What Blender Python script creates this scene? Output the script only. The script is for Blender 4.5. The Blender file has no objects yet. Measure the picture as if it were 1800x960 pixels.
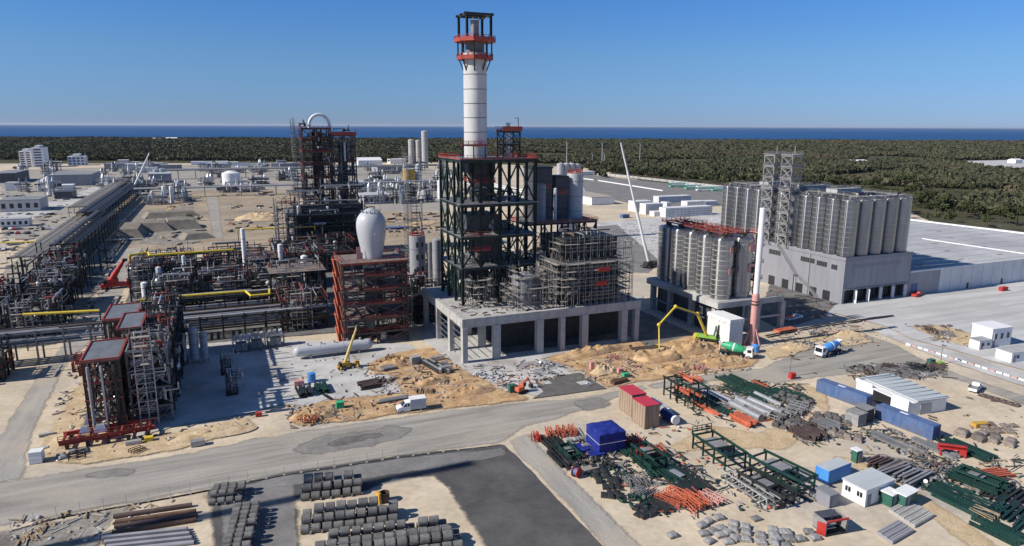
import bpy, math, random
from mathutils import Vector, Matrix, Quaternion, noise
from mathutils.geometry import delaunay_2d_cdt
import numpy as np

# ------------------------------------------------------------------ camera, sky, sun, exposure
SC = bpy.context.scene
COL = SC.collection
RAD = math.radians
FPX, CAM_H = 1212.0, 60.0                     # focal length in pixels of an 1800 wide frame, drone height
PITCH = math.atan(258.5 / FPX)
ROLL = RAD(0.22)
YAW = RAD(22.9)                               # the plant's grid is the world's X and Y; the camera looks across it
cp, sp, cr, sr, cy, sy = (f(a) for a in (PITCH, ROLL, YAW) for f in (math.cos, math.sin))
rotz = Matrix.Rotation(-YAW, 3, 'Z')
fw = rotz @ Vector((0, cp, -sp)); ux = Vector((1, 0, 0)); uu = Vector((0, sp, cp))
right = rotz @ (cr * ux + sr * uu); up = rotz @ (-sr * ux + cr * uu)
cam = bpy.data.objects.new('camera', bpy.data.cameras.new('camera'))
COL.objects.link(cam)
cam.data.sensor_width = 36.0
cam.data.lens = 36.0 * FPX / 1800.0
cam.data.clip_start, cam.data.clip_end = 0.5, 200000.0
m4 = Matrix((right, up, -fw)).transposed().to_4x4()
m4.translation = (0, 0, CAM_H)
cam.matrix_world = m4
SC.camera = cam

SUN_EL = RAD(36.0)
SUN_AZ = RAD(-3.4)                            # direction the shadows run, measured from +X
wd = bpy.data.worlds.new('World'); SC.world = wd; wd.use_nodes = True
nt = wd.node_tree; nt.nodes.clear()
sky = nt.nodes.new('ShaderNodeTexSky'); sky.sky_type = 'NISHITA'; sky.sun_disc = False
sky.sun_elevation = SUN_EL
sky.sun_rotation = math.atan2(-math.cos(SUN_AZ), -math.sin(SUN_AZ))
sky.altitude = 0; sky.air_density = 1.0; sky.dust_density = 0.0; sky.ozone_density = 6.0
hs = nt.nodes.new('ShaderNodeVectorMath'); hs.operation = 'MULTIPLY'      # clear maritime air: a bluer band towards the horizon
tcw = nt.nodes.new('ShaderNodeTexCoord'); sx = nt.nodes.new('ShaderNodeSeparateXYZ'); rw = nt.nodes.new('ShaderNodeValToRGB')
for e, p, c in zip([rw.color_ramp.elements[0], rw.color_ramp.elements[1]] + [rw.color_ramp.elements.new(q) for q in (0.09, 0.17)], (0.0, 0.7, 0.09, 0.17),
                   ((.44, .64, 1.22), (.82, .92, 1.1), (.60, .83, 1.16), (.52, .88, 1.34))):
    e.position = p; e.color = (*c, 1)
nt.links.new(tcw.outputs['Generated'], sx.inputs[0]); nt.links.new(sx.outputs['Z'], rw.inputs[0]); nt.links.new(rw.outputs[0], hs.inputs[1])
bg = nt.nodes.new('ShaderNodeBackground'); bg.inputs['Strength'].default_value = 0.072
wo = nt.nodes.new('ShaderNodeOutputWorld')
nt.links.new(sky.outputs[0], hs.inputs[0]); nt.links.new(hs.outputs[0], bg.inputs['Color'])
nt.links.new(bg.outputs[0], wo.inputs['Surface'])
sl = bpy.data.lights.new('sun', 'SUN'); sl.energy = 4.8; sl.angle = RAD(0.53); sl.color = (1.0, 0.94, 0.85)
so = bpy.data.objects.new('sun', sl); COL.objects.link(so)
so.rotation_mode = 'QUATERNION'
so.rotation_quaternion = Vector((math.cos(SUN_AZ) * math.cos(SUN_EL), math.sin(SUN_AZ) * math.cos(SUN_EL), -math.sin(SUN_EL))).to_track_quat('-Z', 'Y')
so.location = (-200, 100, 300)
vs = SC.view_settings
vs.view_transform = 'Standard'; vs.look = 'None'; vs.gamma = 1.0; vs.exposure = 0.22
vs.use_curve_mapping = False
SC.cycles.max_bounces = 5; SC.cycles.diffuse_bounces = 2; SC.cycles.glossy_bounces = 2
SC.cycles.use_denoising = True

# ------------------------------------------------------------------ measuring from the photograph
def _ray(px, py):
    u = (px - 900) / FPX; v = -(py - 480) / FPX
    u, v = u * cr - v * sr, u * sr + v * cr
    d = rotz @ Vector((u, cp + v * sp, -sp + v * cp))
    return d
def g(px, py, z=0.0):
    """plan position of a point of height z seen at a pixel of the photograph"""
    d = _ray(px, py); k = (z - CAM_H) / d.z
    return (d.x * k, d.y * k)
def gt(px, py, t):
    """(x, z) of a pixel on the upright plane y = t"""
    d = _ray(px, py); k = t / d.y
    return (d.x * k, CAM_H + d.z * k)
def W(x, y):
    """camera-wise ground coordinates (across, away) to plan"""
    v = rotz @ Vector((x, y, 0)); return (v.x, v.y)

# ------------------------------------------------------------------ materials
MATS = {}
def mk(name, col, rough=0.8, metal=0.0, col2=None, var=0.18, scale=0.6, stretch=None, fine=0.12, spec=0.35, objvar=0.0, bump=0.0, col3=None, scale3=0.05, fade=False):
    """a procedural material: broad noise between two tones, a fine grain over it"""
    m = bpy.data.materials.new(name); m.use_nodes = True
    t = m.node_tree; N, L = t.nodes, t.links
    b = N['Principled BSDF']
    b.inputs['Roughness'].default_value = rough; b.inputs['Metallic'].default_value = metal
    b.inputs['Specular IOR Level'].default_value = spec
    tc = N.new('ShaderNodeTexCoord'); src = tc.outputs['Object']
    if stretch:
        mp = N.new('ShaderNodeMapping'); mp.inputs['Scale'].default_value = stretch
        L.new(src, mp.inputs['Vector']); src = mp.outputs[0]
    n1 = N.new('ShaderNodeTexNoise'); n1.inputs['Scale'].default_value = scale; n1.inputs['Detail'].default_value = 6
    n1.inputs['Roughness'].default_value = 0.62
    L.new(src, n1.inputs['Vector'])
    rp = N.new('ShaderNodeValToRGB')
    c2 = col2 or tuple(max(0, c * (1 + var)) for c in col)
    c1 = col if col2 else tuple(c * (1 - var) for c in col)
    rp.color_ramp.elements[0].position = 0.36; rp.color_ramp.elements[0].color = (*c1, 1)
    rp.color_ramp.elements[1].position = 0.64; rp.color_ramp.elements[1].color = (*c2, 1)
    L.new(n1.outputs['Fac'], rp.inputs[0]); out = rp.outputs[0]
    if col3:
        n3 = N.new('ShaderNodeTexNoise'); n3.inputs['Scale'].default_value = scale3; n3.inputs['Detail'].default_value = 5
        n3.inputs['Roughness'].default_value = 0.6
        L.new(tc.outputs['Object'], n3.inputs['Vector'])
        r3 = N.new('ShaderNodeMapRange'); r3.inputs[1].default_value = 0.5; r3.inputs[2].default_value = 0.66
        L.new(n3.outputs['Fac'], r3.inputs[0])
        mx = N.new('ShaderNodeMix'); mx.data_type = 'RGBA'
        L.new(r3.outputs[0], mx.inputs[0]); L.new(out, mx.inputs[6]); mx.inputs[7].default_value = (*col3, 1); out = mx.outputs[2]
    if fine:
        n2 = N.new('ShaderNodeTexNoise'); n2.inputs['Scale'].default_value = scale * 9; n2.inputs['Detail'].default_value = 3
        L.new(tc.outputs['Object'], n2.inputs['Vector'])
        r2 = N.new('ShaderNodeMapRange'); r2.inputs[1].default_value = 0.3; r2.inputs[2].default_value = 0.7
        r2.inputs[3].default_value = 1 - fine; r2.inputs[4].default_value = 1 + fine
        L.new(n2.outputs['Fac'], r2.inputs[0])
        mu = N.new('ShaderNodeVectorMath'); mu.operation = 'SCALE'
        L.new(out, mu.inputs[0]); L.new(r2.outputs[0], mu.inputs['Scale']); out = mu.outputs[0]
    if objvar:
        oi = N.new('ShaderNodeObjectInfo'); r4 = N.new('ShaderNodeMapRange')
        r4.inputs[3].default_value = 1 - objvar; r4.inputs[4].default_value = 1 + objvar
        L.new(oi.outputs['Random'], r4.inputs[0])
        m4_ = N.new('ShaderNodeVectorMath'); m4_.operation = 'SCALE'
        L.new(out, m4_.inputs[0]); L.new(r4.outputs[0], m4_.inputs['Scale']); out = m4_.outputs[0]
    L.new(out, b.inputs['Base Color'])
    if bump:
        bp = N.new('ShaderNodeBump'); bp.inputs['Strength'].default_value = bump; bp.inputs['Distance'].default_value = 0.15
        n5 = N.new('ShaderNodeTexNoise'); n5.inputs['Scale'].default_value = scale * 4; n5.inputs['Detail'].default_value = 5
        L.new(tc.outputs['Object'], n5.inputs['Vector']); L.new(n5.outputs['Fac'], bp.inputs['Height'])
        L.new(bp.outputs[0], b.inputs['Normal'])
    if fade:                                                            # loose ground thins out raggedly at its edge
        at = N.new('ShaderNodeAttribute'); at.attribute_name = 'edge'
        n6 = N.new('ShaderNodeTexNoise'); n6.inputs['Scale'].default_value = 0.9; n6.inputs['Detail'].default_value = 7; n6.inputs['Roughness'].default_value = 0.7
        L.new(tc.outputs['Object'], n6.inputs['Vector'])
        ad = N.new('ShaderNodeMath'); ad.operation = 'ADD'; L.new(at.outputs['Fac'], ad.inputs[0]); L.new(n6.outputs['Fac'], ad.inputs[1])
        r6 = N.new('ShaderNodeMapRange'); r6.inputs[1].default_value = 0.68; r6.inputs[2].default_value = 1.12; L.new(ad.outputs[0], r6.inputs[0])
        tr = N.new('ShaderNodeBsdfTransparent'); ms = N.new('ShaderNodeMixShader')
        L.new(r6.outputs[0], ms.inputs[0]); L.new(tr.outputs[0], ms.inputs[1]); L.new(b.outputs[0], ms.inputs[2])
        L.new(ms.outputs[0], N['Material Output'].inputs['Surface'])
    MATS[name] = m
    return m
mk('sand', (0.50, 0.415, 0.30), 0.95, col2=(0.64, 0.54, 0.405), scale=0.09, fine=0.10, spec=0.1, bump=0.5, col3=(0.42, 0.385, 0.335), scale3=0.021, fade=True)
mk('dirt', (0.40, 0.245, 0.12), 0.95, col2=(0.58, 0.41, 0.24), scale=0.35, fine=0.16, spec=0.1, bump=0.8, col3=(0.34, 0.22, 0.13), scale3=0.2, fade=True)
mk('clearing dirt', (0.30, 0.235, 0.165), 0.95, col2=(0.44, 0.36, 0.265), scale=0.06, fine=0.16, spec=0.1, col3=(0.25, 0.215, 0.175), scale3=0.03, fade=True)
mk('pale dirt', (0.46, 0.34, 0.20), 0.95, col2=(0.60, 0.47, 0.31), scale=0.4, fine=0.14, spec=0.1, bump=0.7, fade=True)
mk('gravel', (0.25, 0.232, 0.205), 0.95, col2=(0.40, 0.373, 0.33), scale=0.55, stretch=(0.07, 0.8, 1), fine=0.10, spec=0.1, bump=0.3, col3=(0.40, 0.36, 0.30), scale3=0.045, fade=True)
mk('gravel lane', (0.30, 0.285, 0.26), 0.95, col2=(0.42, 0.39, 0.34), scale=0.5, stretch=(0.7, 0.12, 1), fine=0.10, spec=0.1, bump=0.3, col3=(0.44, 0.38, 0.30), scale3=0.06, fade=True)
mk('sand ground', (0.50, 0.415, 0.30), 0.95, col2=(0.64, 0.54, 0.405), scale=0.09, fine=0.10, spec=0.1, bump=0.5, col3=(0.42, 0.385, 0.335), scale3=0.021)
mk('dirt heap', (0.40, 0.245, 0.12), 0.95, col2=(0.58, 0.41, 0.24), scale=0.35, fine=0.16, spec=0.1, bump=0.9, col3=(0.34, 0.22, 0.13), scale3=0.2)
mk('pale heap', (0.46, 0.34, 0.20), 0.95, col2=(0.60, 0.47, 0.31), scale=0.4, fine=0.14, spec=0.1, bump=0.8)
mk('track dark', (0.205, 0.192, 0.172), 0.95, col2=(0.275, 0.258, 0.232), scale=0.5, fine=0.15, spec=0.1, fade=True)
mk('track pale', (0.40, 0.375, 0.33), 0.95, col2=(0.47, 0.44, 0.385), scale=0.5, fine=0.1, spec=0.1, fade=True)
mk('damp gravel', (0.20, 0.19, 0.175), 0.9, col2=(0.27, 0.255, 0.235), scale=0.4, fine=0.2, spec=0.1, fade=True)
mk('wet gravel', (0.10, 0.095, 0.088), 0.7, col2=(0.19, 0.18, 0.165), scale=0.35, fine=0.2, spec=0.2, fade=True)
mk('rubble ground', (0.17, 0.155, 0.135), 0.95, col2=(0.36, 0.33, 0.285), scale=0.22, fine=0.25, spec=0.1, bump=0.6, fade=True)
mk('concrete', (0.43, 0.42, 0.405), 0.85, col2=(0.56, 0.55, 0.53), scale=0.12, fine=0.08, spec=0.2, col3=(0.36, 0.34, 0.31), scale3=0.08)
mk('apron', (0.40, 0.395, 0.385), 0.85, col2=(0.55, 0.545, 0.535), scale=0.3, stretch=(0.08, 0.8, 1), fine=0.06, spec=0.2, col3=(0.42, 0.415, 0.40), scale3=0.03)
mk('cast concrete', (0.36, 0.35, 0.33), 0.85, col2=(0.48, 0.465, 0.44), scale=0.5, fine=0.10, spec=0.2)
mk('dark concrete', (0.115, 0.11, 0.10), 0.85, col2=(0.15, 0.145, 0.135), scale=0.5, fine=0.1, spec=0.2)
mk('slab tint', (0.26, 0.26, 0.27), 0.85, col2=(0.33, 0.33, 0.335), scale=0.5, fine=0.1, spec=0.2)
mk('rack tan', (0.34, 0.31, 0.255), 0.7, col2=(0.44, 0.40, 0.34), scale=0.4, objvar=0.2)
mk('earth bank', (0.20, 0.175, 0.145), 0.95, col2=(0.28, 0.245, 0.20), scale=0.3, fine=0.12, spec=0.1)
mk('process floor', (0.12, 0.118, 0.115), 0.9, col2=(0.20, 0.195, 0.185), scale=0.25, fine=0.15, spec=0.1, fade=True)  # floor tone, also laid as painted shade by the table and silos
mk('pit soil', (0.05, 0.036, 0.026), 0.9, col2=(0.09, 0.065, 0.045), scale=0.6, fade=True)
mk('asphalt', (0.076, 0.074, 0.075), 0.9, col2=(0.102, 0.098, 0.096), scale=0.3, fine=0.10, spec=0.2, col3=(0.13, 0.125, 0.12), scale3=0.06)
mk('worn asphalt', (0.17, 0.165, 0.16), 0.9, col2=(0.24, 0.23, 0.22), scale=0.12, fine=0.10, spec=0.2, fade=True)
mk('forest floor', (0.055, 0.060, 0.032), 0.95, col2=(0.10, 0.09, 0.055), scale=0.02, fine=0.2, spec=0.05)
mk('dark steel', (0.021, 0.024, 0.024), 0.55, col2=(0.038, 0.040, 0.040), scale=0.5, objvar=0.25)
mk('furnace steel', (0.008, 0.019, 0.016), 0.5, col2=(0.014, 0.030, 0.025), scale=0.5, objvar=0.25)
mk('green steel', (0.010, 0.040, 0.031), 0.5, col2=(0.019, 0.056, 0.044), scale=0.5, objvar=0.25)
mk('rust steel', (0.10, 0.055, 0.035), 0.7, col2=(0.17, 0.10, 0.065), scale=0.7, objvar=0.3)
mk('brown steel', (0.075, 0.05, 0.045), 0.6, col2=(0.12, 0.085, 0.075), scale=0.6, objvar=0.3)
mk('brown deck', (0.16, 0.125, 0.11), 0.8, col2=(0.23, 0.185, 0.165), scale=0.6)
mk('red primer', (0.30, 0.045, 0.032), 0.6, col2=(0.40, 0.07, 0.048), scale=0.8, objvar=0.2)
mk('dull red', (0.20, 0.04, 0.03), 0.6, col2=(0.29, 0.06, 0.045), scale=0.8, objvar=0.2)
mk('orange primer', (0.44, 0.10, 0.05), 0.6, col2=(0.58, 0.16, 0.085), scale=0.8, objvar=0.2)
mk('grey steel', (0.17, 0.17, 0.175), 0.55, col2=(0.25, 0.25, 0.255), scale=0.6, objvar=0.3)
mk('pale steel', (0.36, 0.355, 0.35), 0.5, metal=0.3, col2=(0.50, 0.49, 0.48), scale=0.6, objvar=0.25)
mk('scaffold tube', (0.20, 0.195, 0.19), 0.5, metal=0.3, col2=(0.33, 0.32, 0.305), scale=1.0, objvar=0.2)
mk('scaffold board', (0.26, 0.225, 0.19), 0.85, col2=(0.36, 0.32, 0.28), scale=1.0, objvar=0.2)
mk('insulation', (0.50, 0.50, 0.50), 0.35, metal=0.6, col2=(0.64, 0.64, 0.64), scale=0.8, objvar=0.15)
mk('silo metal', (0.25, 0.25, 0.248), 0.28, metal=0.9, col2=(0.34, 0.34, 0.337), scale=0.5, stretch=(1, 1, 0.1), fine=0.05, objvar=0.12)
mk('grating', (0.15, 0.16, 0.175), 0.6, metal=0.2, col2=(0.21, 0.22, 0.235), scale=0.6, fine=0.1)
mk('dull silo', (0.32, 0.312, 0.30), 0.31, metal=0.88, col2=(0.43, 0.42, 0.40), scale=0.5, stretch=(1, 1, 0.15), fine=0.05, objvar=0.08)
mk('white paint', (0.74, 0.74, 0.73), 0.5, col2=(0.82, 0.82, 0.81), scale=0.5, fine=0.04)
mk('stack white', (0.50, 0.495, 0.48), 0.6, col2=(0.60, 0.595, 0.58), scale=0.4, stretch=(1, 1, 0.25), fine=0.05)
mk('vessel grey', (0.43, 0.44, 0.455), 0.45, col2=(0.52, 0.53, 0.545), scale=0.25, fine=0.04, stretch=(1, 1, .4))
mk('cladding', (0.235, 0.235, 0.26), 0.6, col2=(0.27, 0.27, 0.295), scale=0.3, stretch=(1, 1, 0.2), fine=0.03)
mk('cladding grey', (0.27, 0.27, 0.29), 0.6, col2=(0.33, 0.33, 0.35), scale=0.3, stretch=(1, 1, 0.2), fine=0.03)
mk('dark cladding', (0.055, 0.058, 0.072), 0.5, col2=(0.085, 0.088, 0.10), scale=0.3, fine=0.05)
mk('pale wall', (0.60, 0.60, 0.60), 0.7, col2=(0.70, 0.70, 0.695), scale=0.2, fine=0.04)
mk('pale roof', (0.36, 0.36, 0.355), 0.7, col2=(0.50, 0.50, 0.495), scale=0.05, fine=0.06, col3=(0.44, 0.44, 0.44), scale3=0.02)
mk('steel roof', (0.42, 0.46, 0.47), 0.45, col2=(0.52, 0.55, 0.55), scale=0.2, stretch=(0.3, 2, 1), fine=0.04)
mk('grey roof', (0.20, 0.205, 0.215), 0.7, col2=(0.27, 0.275, 0.285), scale=0.1, fine=0.05)
mk('yellow', (0.62, 0.46, 0.04), 0.5, col2=(0.74, 0.56, 0.07), scale=0.6)
mk('pale yellow', (0.62, 0.47, 0.16), 0.55, col2=(0.70, 0.55, 0.22), scale=0.6)
mk('amber', (0.50, 0.29, 0.04), 0.55, col2=(0.62, 0.38, 0.07), scale=0.6)
mk('machine red', (0.42, 0.032, 0.025), 0.5, col2=(0.52, 0.05, 0.04), scale=0.6)
mk('crimson', (0.46, 0.035, 0.065), 0.6, col2=(0.54, 0.055, 0.085), scale=0.6)
mk('dusty pink', (0.42, 0.27, 0.25), 0.8, col2=(0.48, 0.33, 0.31), scale=0.6)
mk('pink primer', (0.56, 0.27, 0.24), 0.6, col2=(0.64, 0.34, 0.30), scale=0.6)
mk('container blue', (0.065, 0.12, 0.26), 0.6, col2=(0.11, 0.17, 0.32), scale=0.7, stretch=(1, 1, 0.3), fine=.2, col3=(.11, .13, .2), scale3=.4)
mk('sky blue', (0.06, 0.25, 0.62), 0.5, col2=(0.09, 0.30, 0.68), scale=0.5)
mk('tarp blue', (0.010, 0.020, 0.17), 0.5, col2=(0.025, 0.042, 0.26), scale=0.8, fine=0.1, bump=0.4)
mk('mixer green', (0.04, 0.36, 0.17), 0.45, col2=(0.06, 0.44, 0.22), scale=0.6)
mk('lime', (0.20, 0.42, 0.05), 0.5, col2=(0.28, 0.50, 0.09), scale=0.6)
mk('cabin green', (0.03, 0.11, 0.08), 0.5, col2=(0.05, 0.15, 0.11), scale=0.6)
mk('bus green', (0.16, 0.50, 0.30), 0.45, col2=(0.22, 0.58, 0.37), scale=0.6)
mk('crate wood', (0.30, 0.215, 0.15), 0.8, col2=(0.38, 0.285, 0.21), scale=0.8, stretch=(1.5, 1.5, 0.2))
mk('timber', (0.30, 0.22, 0.14), 0.85, col2=(0.42, 0.32, 0.22), scale=0.8, objvar=0.25)
mk('wrap grey', (0.22, 0.215, 0.21), 0.6, col2=(0.33, 0.325, 0.315), scale=0.9, objvar=0.3, bump=0.6)
mk('wrap dark', (0.085, 0.08, 0.078), 0.7, col2=(0.15, 0.14, 0.135), scale=0.9, objvar=0.35, bump=0.6)
mk('wrap brown', (0.17, 0.14, 0.12), 0.7, col2=(0.26, 0.22, 0.19), scale=0.9, objvar=0.3, bump=0.6)
mk('ring concrete', (0.13, 0.125, 0.12), 0.85, col2=(0.20, 0.195, 0.185), scale=0.9, objvar=0.18)
mk('rubber', (0.02, 0.02, 0.021), 0.85)
mk('glass', (0.02, 0.025, 0.032), 0.12, spec=0.6, fine=0)
mk('office glass', (0.03, 0.06, 0.16), 0.15, spec=0.6, fine=0)
mk('bark', (0.06, 0.045, 0.032), 0.9, col2=(0.10, 0.075, 0.055), scale=2)
mk('pine needles', (0.040, 0.052, 0.020), 0.85, col2=(0.080, 0.088, 0.036), scale=0.35, objvar=0.35, spec=0.15)
mk('far forest', (0.062, 0.070, 0.037), 0.9, col2=(0.108, 0.106, 0.062), scale=0.035, spec=0.1, fine=0.35, col3=(0.115, 0.095, 0.062), scale3=0.0035)
mk('shrub leaves', (0.05, 0.07, 0.025), 0.85, col2=(0.09, 0.11, 0.04), scale=0.8, spec=0.15)
mk('window dark', (0.03, 0.03, 0.034), 0.4)
mk('sea', (0.008, 0.066, 0.19), 0.75, col2=(0.016, 0.092, 0.25), scale=0.0004, stretch=(1, 1.6, 1), spec=0.08, fine=0.05)
mk('beach', (0.5, 0.46, 0.38), 0.95)

for nm in ('silo metal', 'dull silo'):                                   # ring corrugation: the sheet spreads its glint up and down
    t_ = MATS[nm].node_tree; b_ = t_.nodes['Principled BSDF']; tg = t_.nodes.new('ShaderNodeTangent')
    tg.direction_type = 'RADIAL'; tg.axis = 'Z'; t_.links.new(tg.outputs[0], b_.inputs['Tangent'])
    b_.inputs['Anisotropic'].default_value = 0.9; b_.inputs['Anisotropic Rotation'].default_value = 0.25
# ------------------------------------------------------------------ mesh building
class MB:
    def __init__(s): s.v = []; s.f = []; s.sm = []
    def add(s, vs, fs, smooth=False):
        o = len(s.v); s.v.extend(vs); s.f.extend([tuple(i + o for i in f) for f in fs]); s.sm.extend([smooth] * len(fs)); return s
    def box(s, x0, y0, z0, x1, y1, z1):
        return s.add([(x0, y0, z0), (x1, y0, z0), (x1, y1, z0), (x0, y1, z0), (x0, y0, z1), (x1, y0, z1), (x1, y1, z1), (x0, y1, z1)],
                     [(0, 3, 2, 1), (4, 5, 6, 7), (0, 1, 5, 4), (1, 2, 6, 5), (2, 3, 7, 6), (3, 0, 4, 7)])
    def cbox(s, cx, cy_, z0, lx, ly, h, rot=0.0):
        c, n = math.cos(rot), math.sin(rot)
        q = [(cx + a * lx / 2 * c - b * ly / 2 * n, cy_ + a * lx / 2 * n + b * ly / 2 * c) for a, b in ((-1, -1), (1, -1), (1, 1), (-1, 1))]
        return s.prism(q, z0, z0 + h)
    def prism(s, q, z0, z1):
        n = len(q)
        return s.add([(x, y, z0) for x, y in q] + [(x, y, z1) for x, y in q],
                     [tuple(range(n - 1, -1, -1)), tuple(range(n, 2 * n))] + [(i, (i + 1) % n, n + (i + 1) % n, n + i) for i in range(n)])
    def frame(s, p, q):
        d = (Vector(q) - Vector(p)); L = d.length; d = d / max(L, 1e-6)
        a = Vector((0, 0, 1)) if abs(d.z) < 0.98 else Vector((1, 0, 0))
        u = d.cross(a).normalized(); w = u.cross(d)
        return d, u, w, L
    def bar(s, p, q, w, h=None):
        h = h or w; p, q = Vector(p), Vector(q); d, u, k, L = s.frame(p, q)
        vs = [tuple(e + u * (a * w / 2) + k * (b * h / 2)) for e in (p, q) for a, b in ((-1, -1), (1, -1), (1, 1), (-1, 1))]
        return s.add(vs, [(0, 1, 2, 3), (7, 6, 5, 4), (0, 4, 5, 1), (1, 5, 6, 2), (2, 6, 7, 3), (3, 7, 4, 0)])
    def ibeam(s, p, q, w, h):
        p, q = Vector(p), Vector(q); d, u, k, L = s.frame(p, q); t = min(w, h) * 0.16
        pr = [(-w/2, -h/2), (w/2, -h/2), (w/2, -h/2+t), (t/2, -h/2+t), (t/2, h/2-t), (w/2, h/2-t), (w/2, h/2), (-w/2, h/2), (-w/2, h/2-t), (-t/2, h/2-t), (-t/2, -h/2+t), (-w/2, -h/2+t)]
        vs = [tuple(e + u * a + k * b) for e in (p, q) for a, b in pr]
        n = 12
        return s.add(vs, [tuple(range(n)), tuple(range(2*n-1, n-1, -1))] + [(i, n+i, n+(i+1) % n, (i+1) % n) for i in range(n)])
    def tube(s, p, q, r, n=8, r2=None, caps=True, hollow=False):
        p, q = Vector(p), Vector(q); d, u, k, L = s.frame(p, q); r2 = r if r2 is None else r2
        cs = [(math.cos(2*math.pi*i/n), math.sin(2*math.pi*i/n)) for i in range(n)]
        A = [tuple(p + u*(a*r) + k*(b*r)) for a, b in cs]; B = [tuple(q + u*(a*r2) + k*(b*r2)) for a, b in cs]
        s.add(A + B, [(i, n+i, n+(i+1) % n, (i+1) % n) for i in range(n)], True)
        if hollow:
            A2 = [tuple(p + u*(a*r*.84) + k*(b*r*.84)) for a, b in cs]; B2 = [tuple(q + u*(a*r2*.84) + k*(b*r2*.84)) for a, b in cs]
            s.add(A2 + B2, [((i+1) % n, n+(i+1) % n, n+i, i) for i in range(n)], True)
            s.add(A + A2, [((i+1) % n, n+(i+1) % n, n+i, i) for i in range(n)])
            s.add(B + B2, [(i, n+i, n+(i+1) % n, (i+1) % n) for i in range(n)])
        elif caps:
            s.add(A, [tuple(range(n))]); s.add(B, [tuple(range(n-1, -1, -1))])
        return s
    def path(s, pts, r, n=7):
        for a, b in zip(pts, pts[1:]): s.tube(a, b, r, n)
        for p in pts[1:-1]: s.ball(p, r * 1.02, n)
        return s
    def ball(s, c, r, n=8, m=5, sz=1.0):
        vs = []; fs = []
        for j in range(m + 1):
            a = math.pi * j / m - math.pi / 2
            for i in range(n):
                b = 2 * math.pi * i / n
                vs.append((c[0] + r*math.cos(a)*math.cos(b), c[1] + r*math.cos(a)*math.sin(b), c[2] + r*sz*math.sin(a)))
        for j in range(m):
            for i in range(n):
                fs.append((j*n+i, j*n+(i+1) % n, (j+1)*n+(i+1) % n, (j+1)*n+i))
        return s.add(vs, fs, True)
    def lathe(s, cx, cy_, prof, n=24, smooth_all=False):
        """prof: [(r, z)] from bottom to top; sharp between bands unless smooth_all"""
        cs = [(math.cos(2*math.pi*i/n), math.sin(2*math.pi*i/n)) for i in range(n)]
        ring = lambda r, z: [(cx + a*r, cy_ + b*r, z) for a, b in cs]
        if smooth_all:
            vs = []
            for r, z in prof: vs += ring(max(r, 1e-3), z)
            s.add(vs, [(j*n+i, j*n+(i+1) % n, (j+1)*n+(i+1) % n, (j+1)*n+i) for j in range(len(prof)-1) for i in range(n)], True)
        else:
            for (r1, z1), (r2, z2) in zip(prof, prof[1:]):
                s.add(ring(max(r1, 1e-3), z1) + ring(max(r2, 1e-3), z2), [(i, (i+1) % n, n+(i+1) % n, n+i) for i in range(n)], True)
        return s
    def mesh(s, name, mat, off=(0, 0, 0)):
        me = bpy.data.meshes.new(name)
        if any(off): vs = [(x - off[0], y - off[1], z - off[2]) for x, y, z in s.v]
        else: vs = s.v
        me.from_pydata(vs, [], s.f)
        me.polygons.foreach_set('use_smooth', s.sm)
        me.materials.append(MATS[mat] if isinstance(mat, str) else mat)
        me.update()
        return me

def tag(o, label=None, cat=None, group=None, kind=None):
    if label: o['label'] = label
    if cat: o['category'] = cat
    if group: o['group'] = group
    if kind: o['kind'] = kind
    return o
def thing(name, label, cat, loc=(0, 0, 0), rz=0.0, group=None):
    """an Empty at the thing's base that parents its parts"""
    o = bpy.data.objects.new(name, None); COL.objects.link(o)
    o.location = loc; o.rotation_euler = (0, 0, rz); o.empty_display_size = 0.3
    return tag(o, label, cat, group, 'thing')
def part(name, mb, mat, parent, label=None, ab=True):
    """a mesh under a thing; ab: its points are plan coordinates, else the thing's own"""
    if not mb.f: return None
    off = tuple(root_loc(parent)) if ab else (0, 0, 0)
    o = bpy.data.objects.new(name, mb.mesh(name, mat, off)); COL.objects.link(o); o.parent = parent
    if label: o['label'] = label
    return o
def root_loc(o):
    while o.parent: o = o.parent
    return o.location
def solo(name, mb, mat, label, cat, loc=(0, 0, 0), rz=0.0, group=None, kind=None):
    o = bpy.data.objects.new(name, mb.mesh(name, mat)); COL.objects.link(o)
    o.location = loc; o.rotation_euler = (0, 0, rz)
    return tag(o, label, cat, group, kind or 'thing')
def stuff(name, mb, mat, label=None):
    o = bpy.data.objects.new(name, mb.mesh(name, mat)); COL.objects.link(o); o['kind'] = 'stuff'
    if label: o['label'] = label
    return o
def dup(root, loc, rz=0.0, label=None, group=None, scale=None):
    """a copy of a thing, its parts and their sub-parts"""
    r = root.copy(); COL.objects.link(r); r.location = loc; r.rotation_euler = (0, 0, rz)
    if label: r['label'] = label
    if group: r['group'] = group
    if scale: r.scale = scale if isinstance(scale, tuple) else (scale,) * 3
    for ch in KIDS(root):
        c = ch.copy(); COL.objects.link(c); c.parent = r
        for gch in KIDS(ch):
            d = gch.copy(); COL.objects.link(d); d.parent = c
    return r
_kids = {}
def KIDS(o):
    if o.name not in _kids: _kids[o.name] = list(o.children)
    return _kids[o.name]

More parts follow.
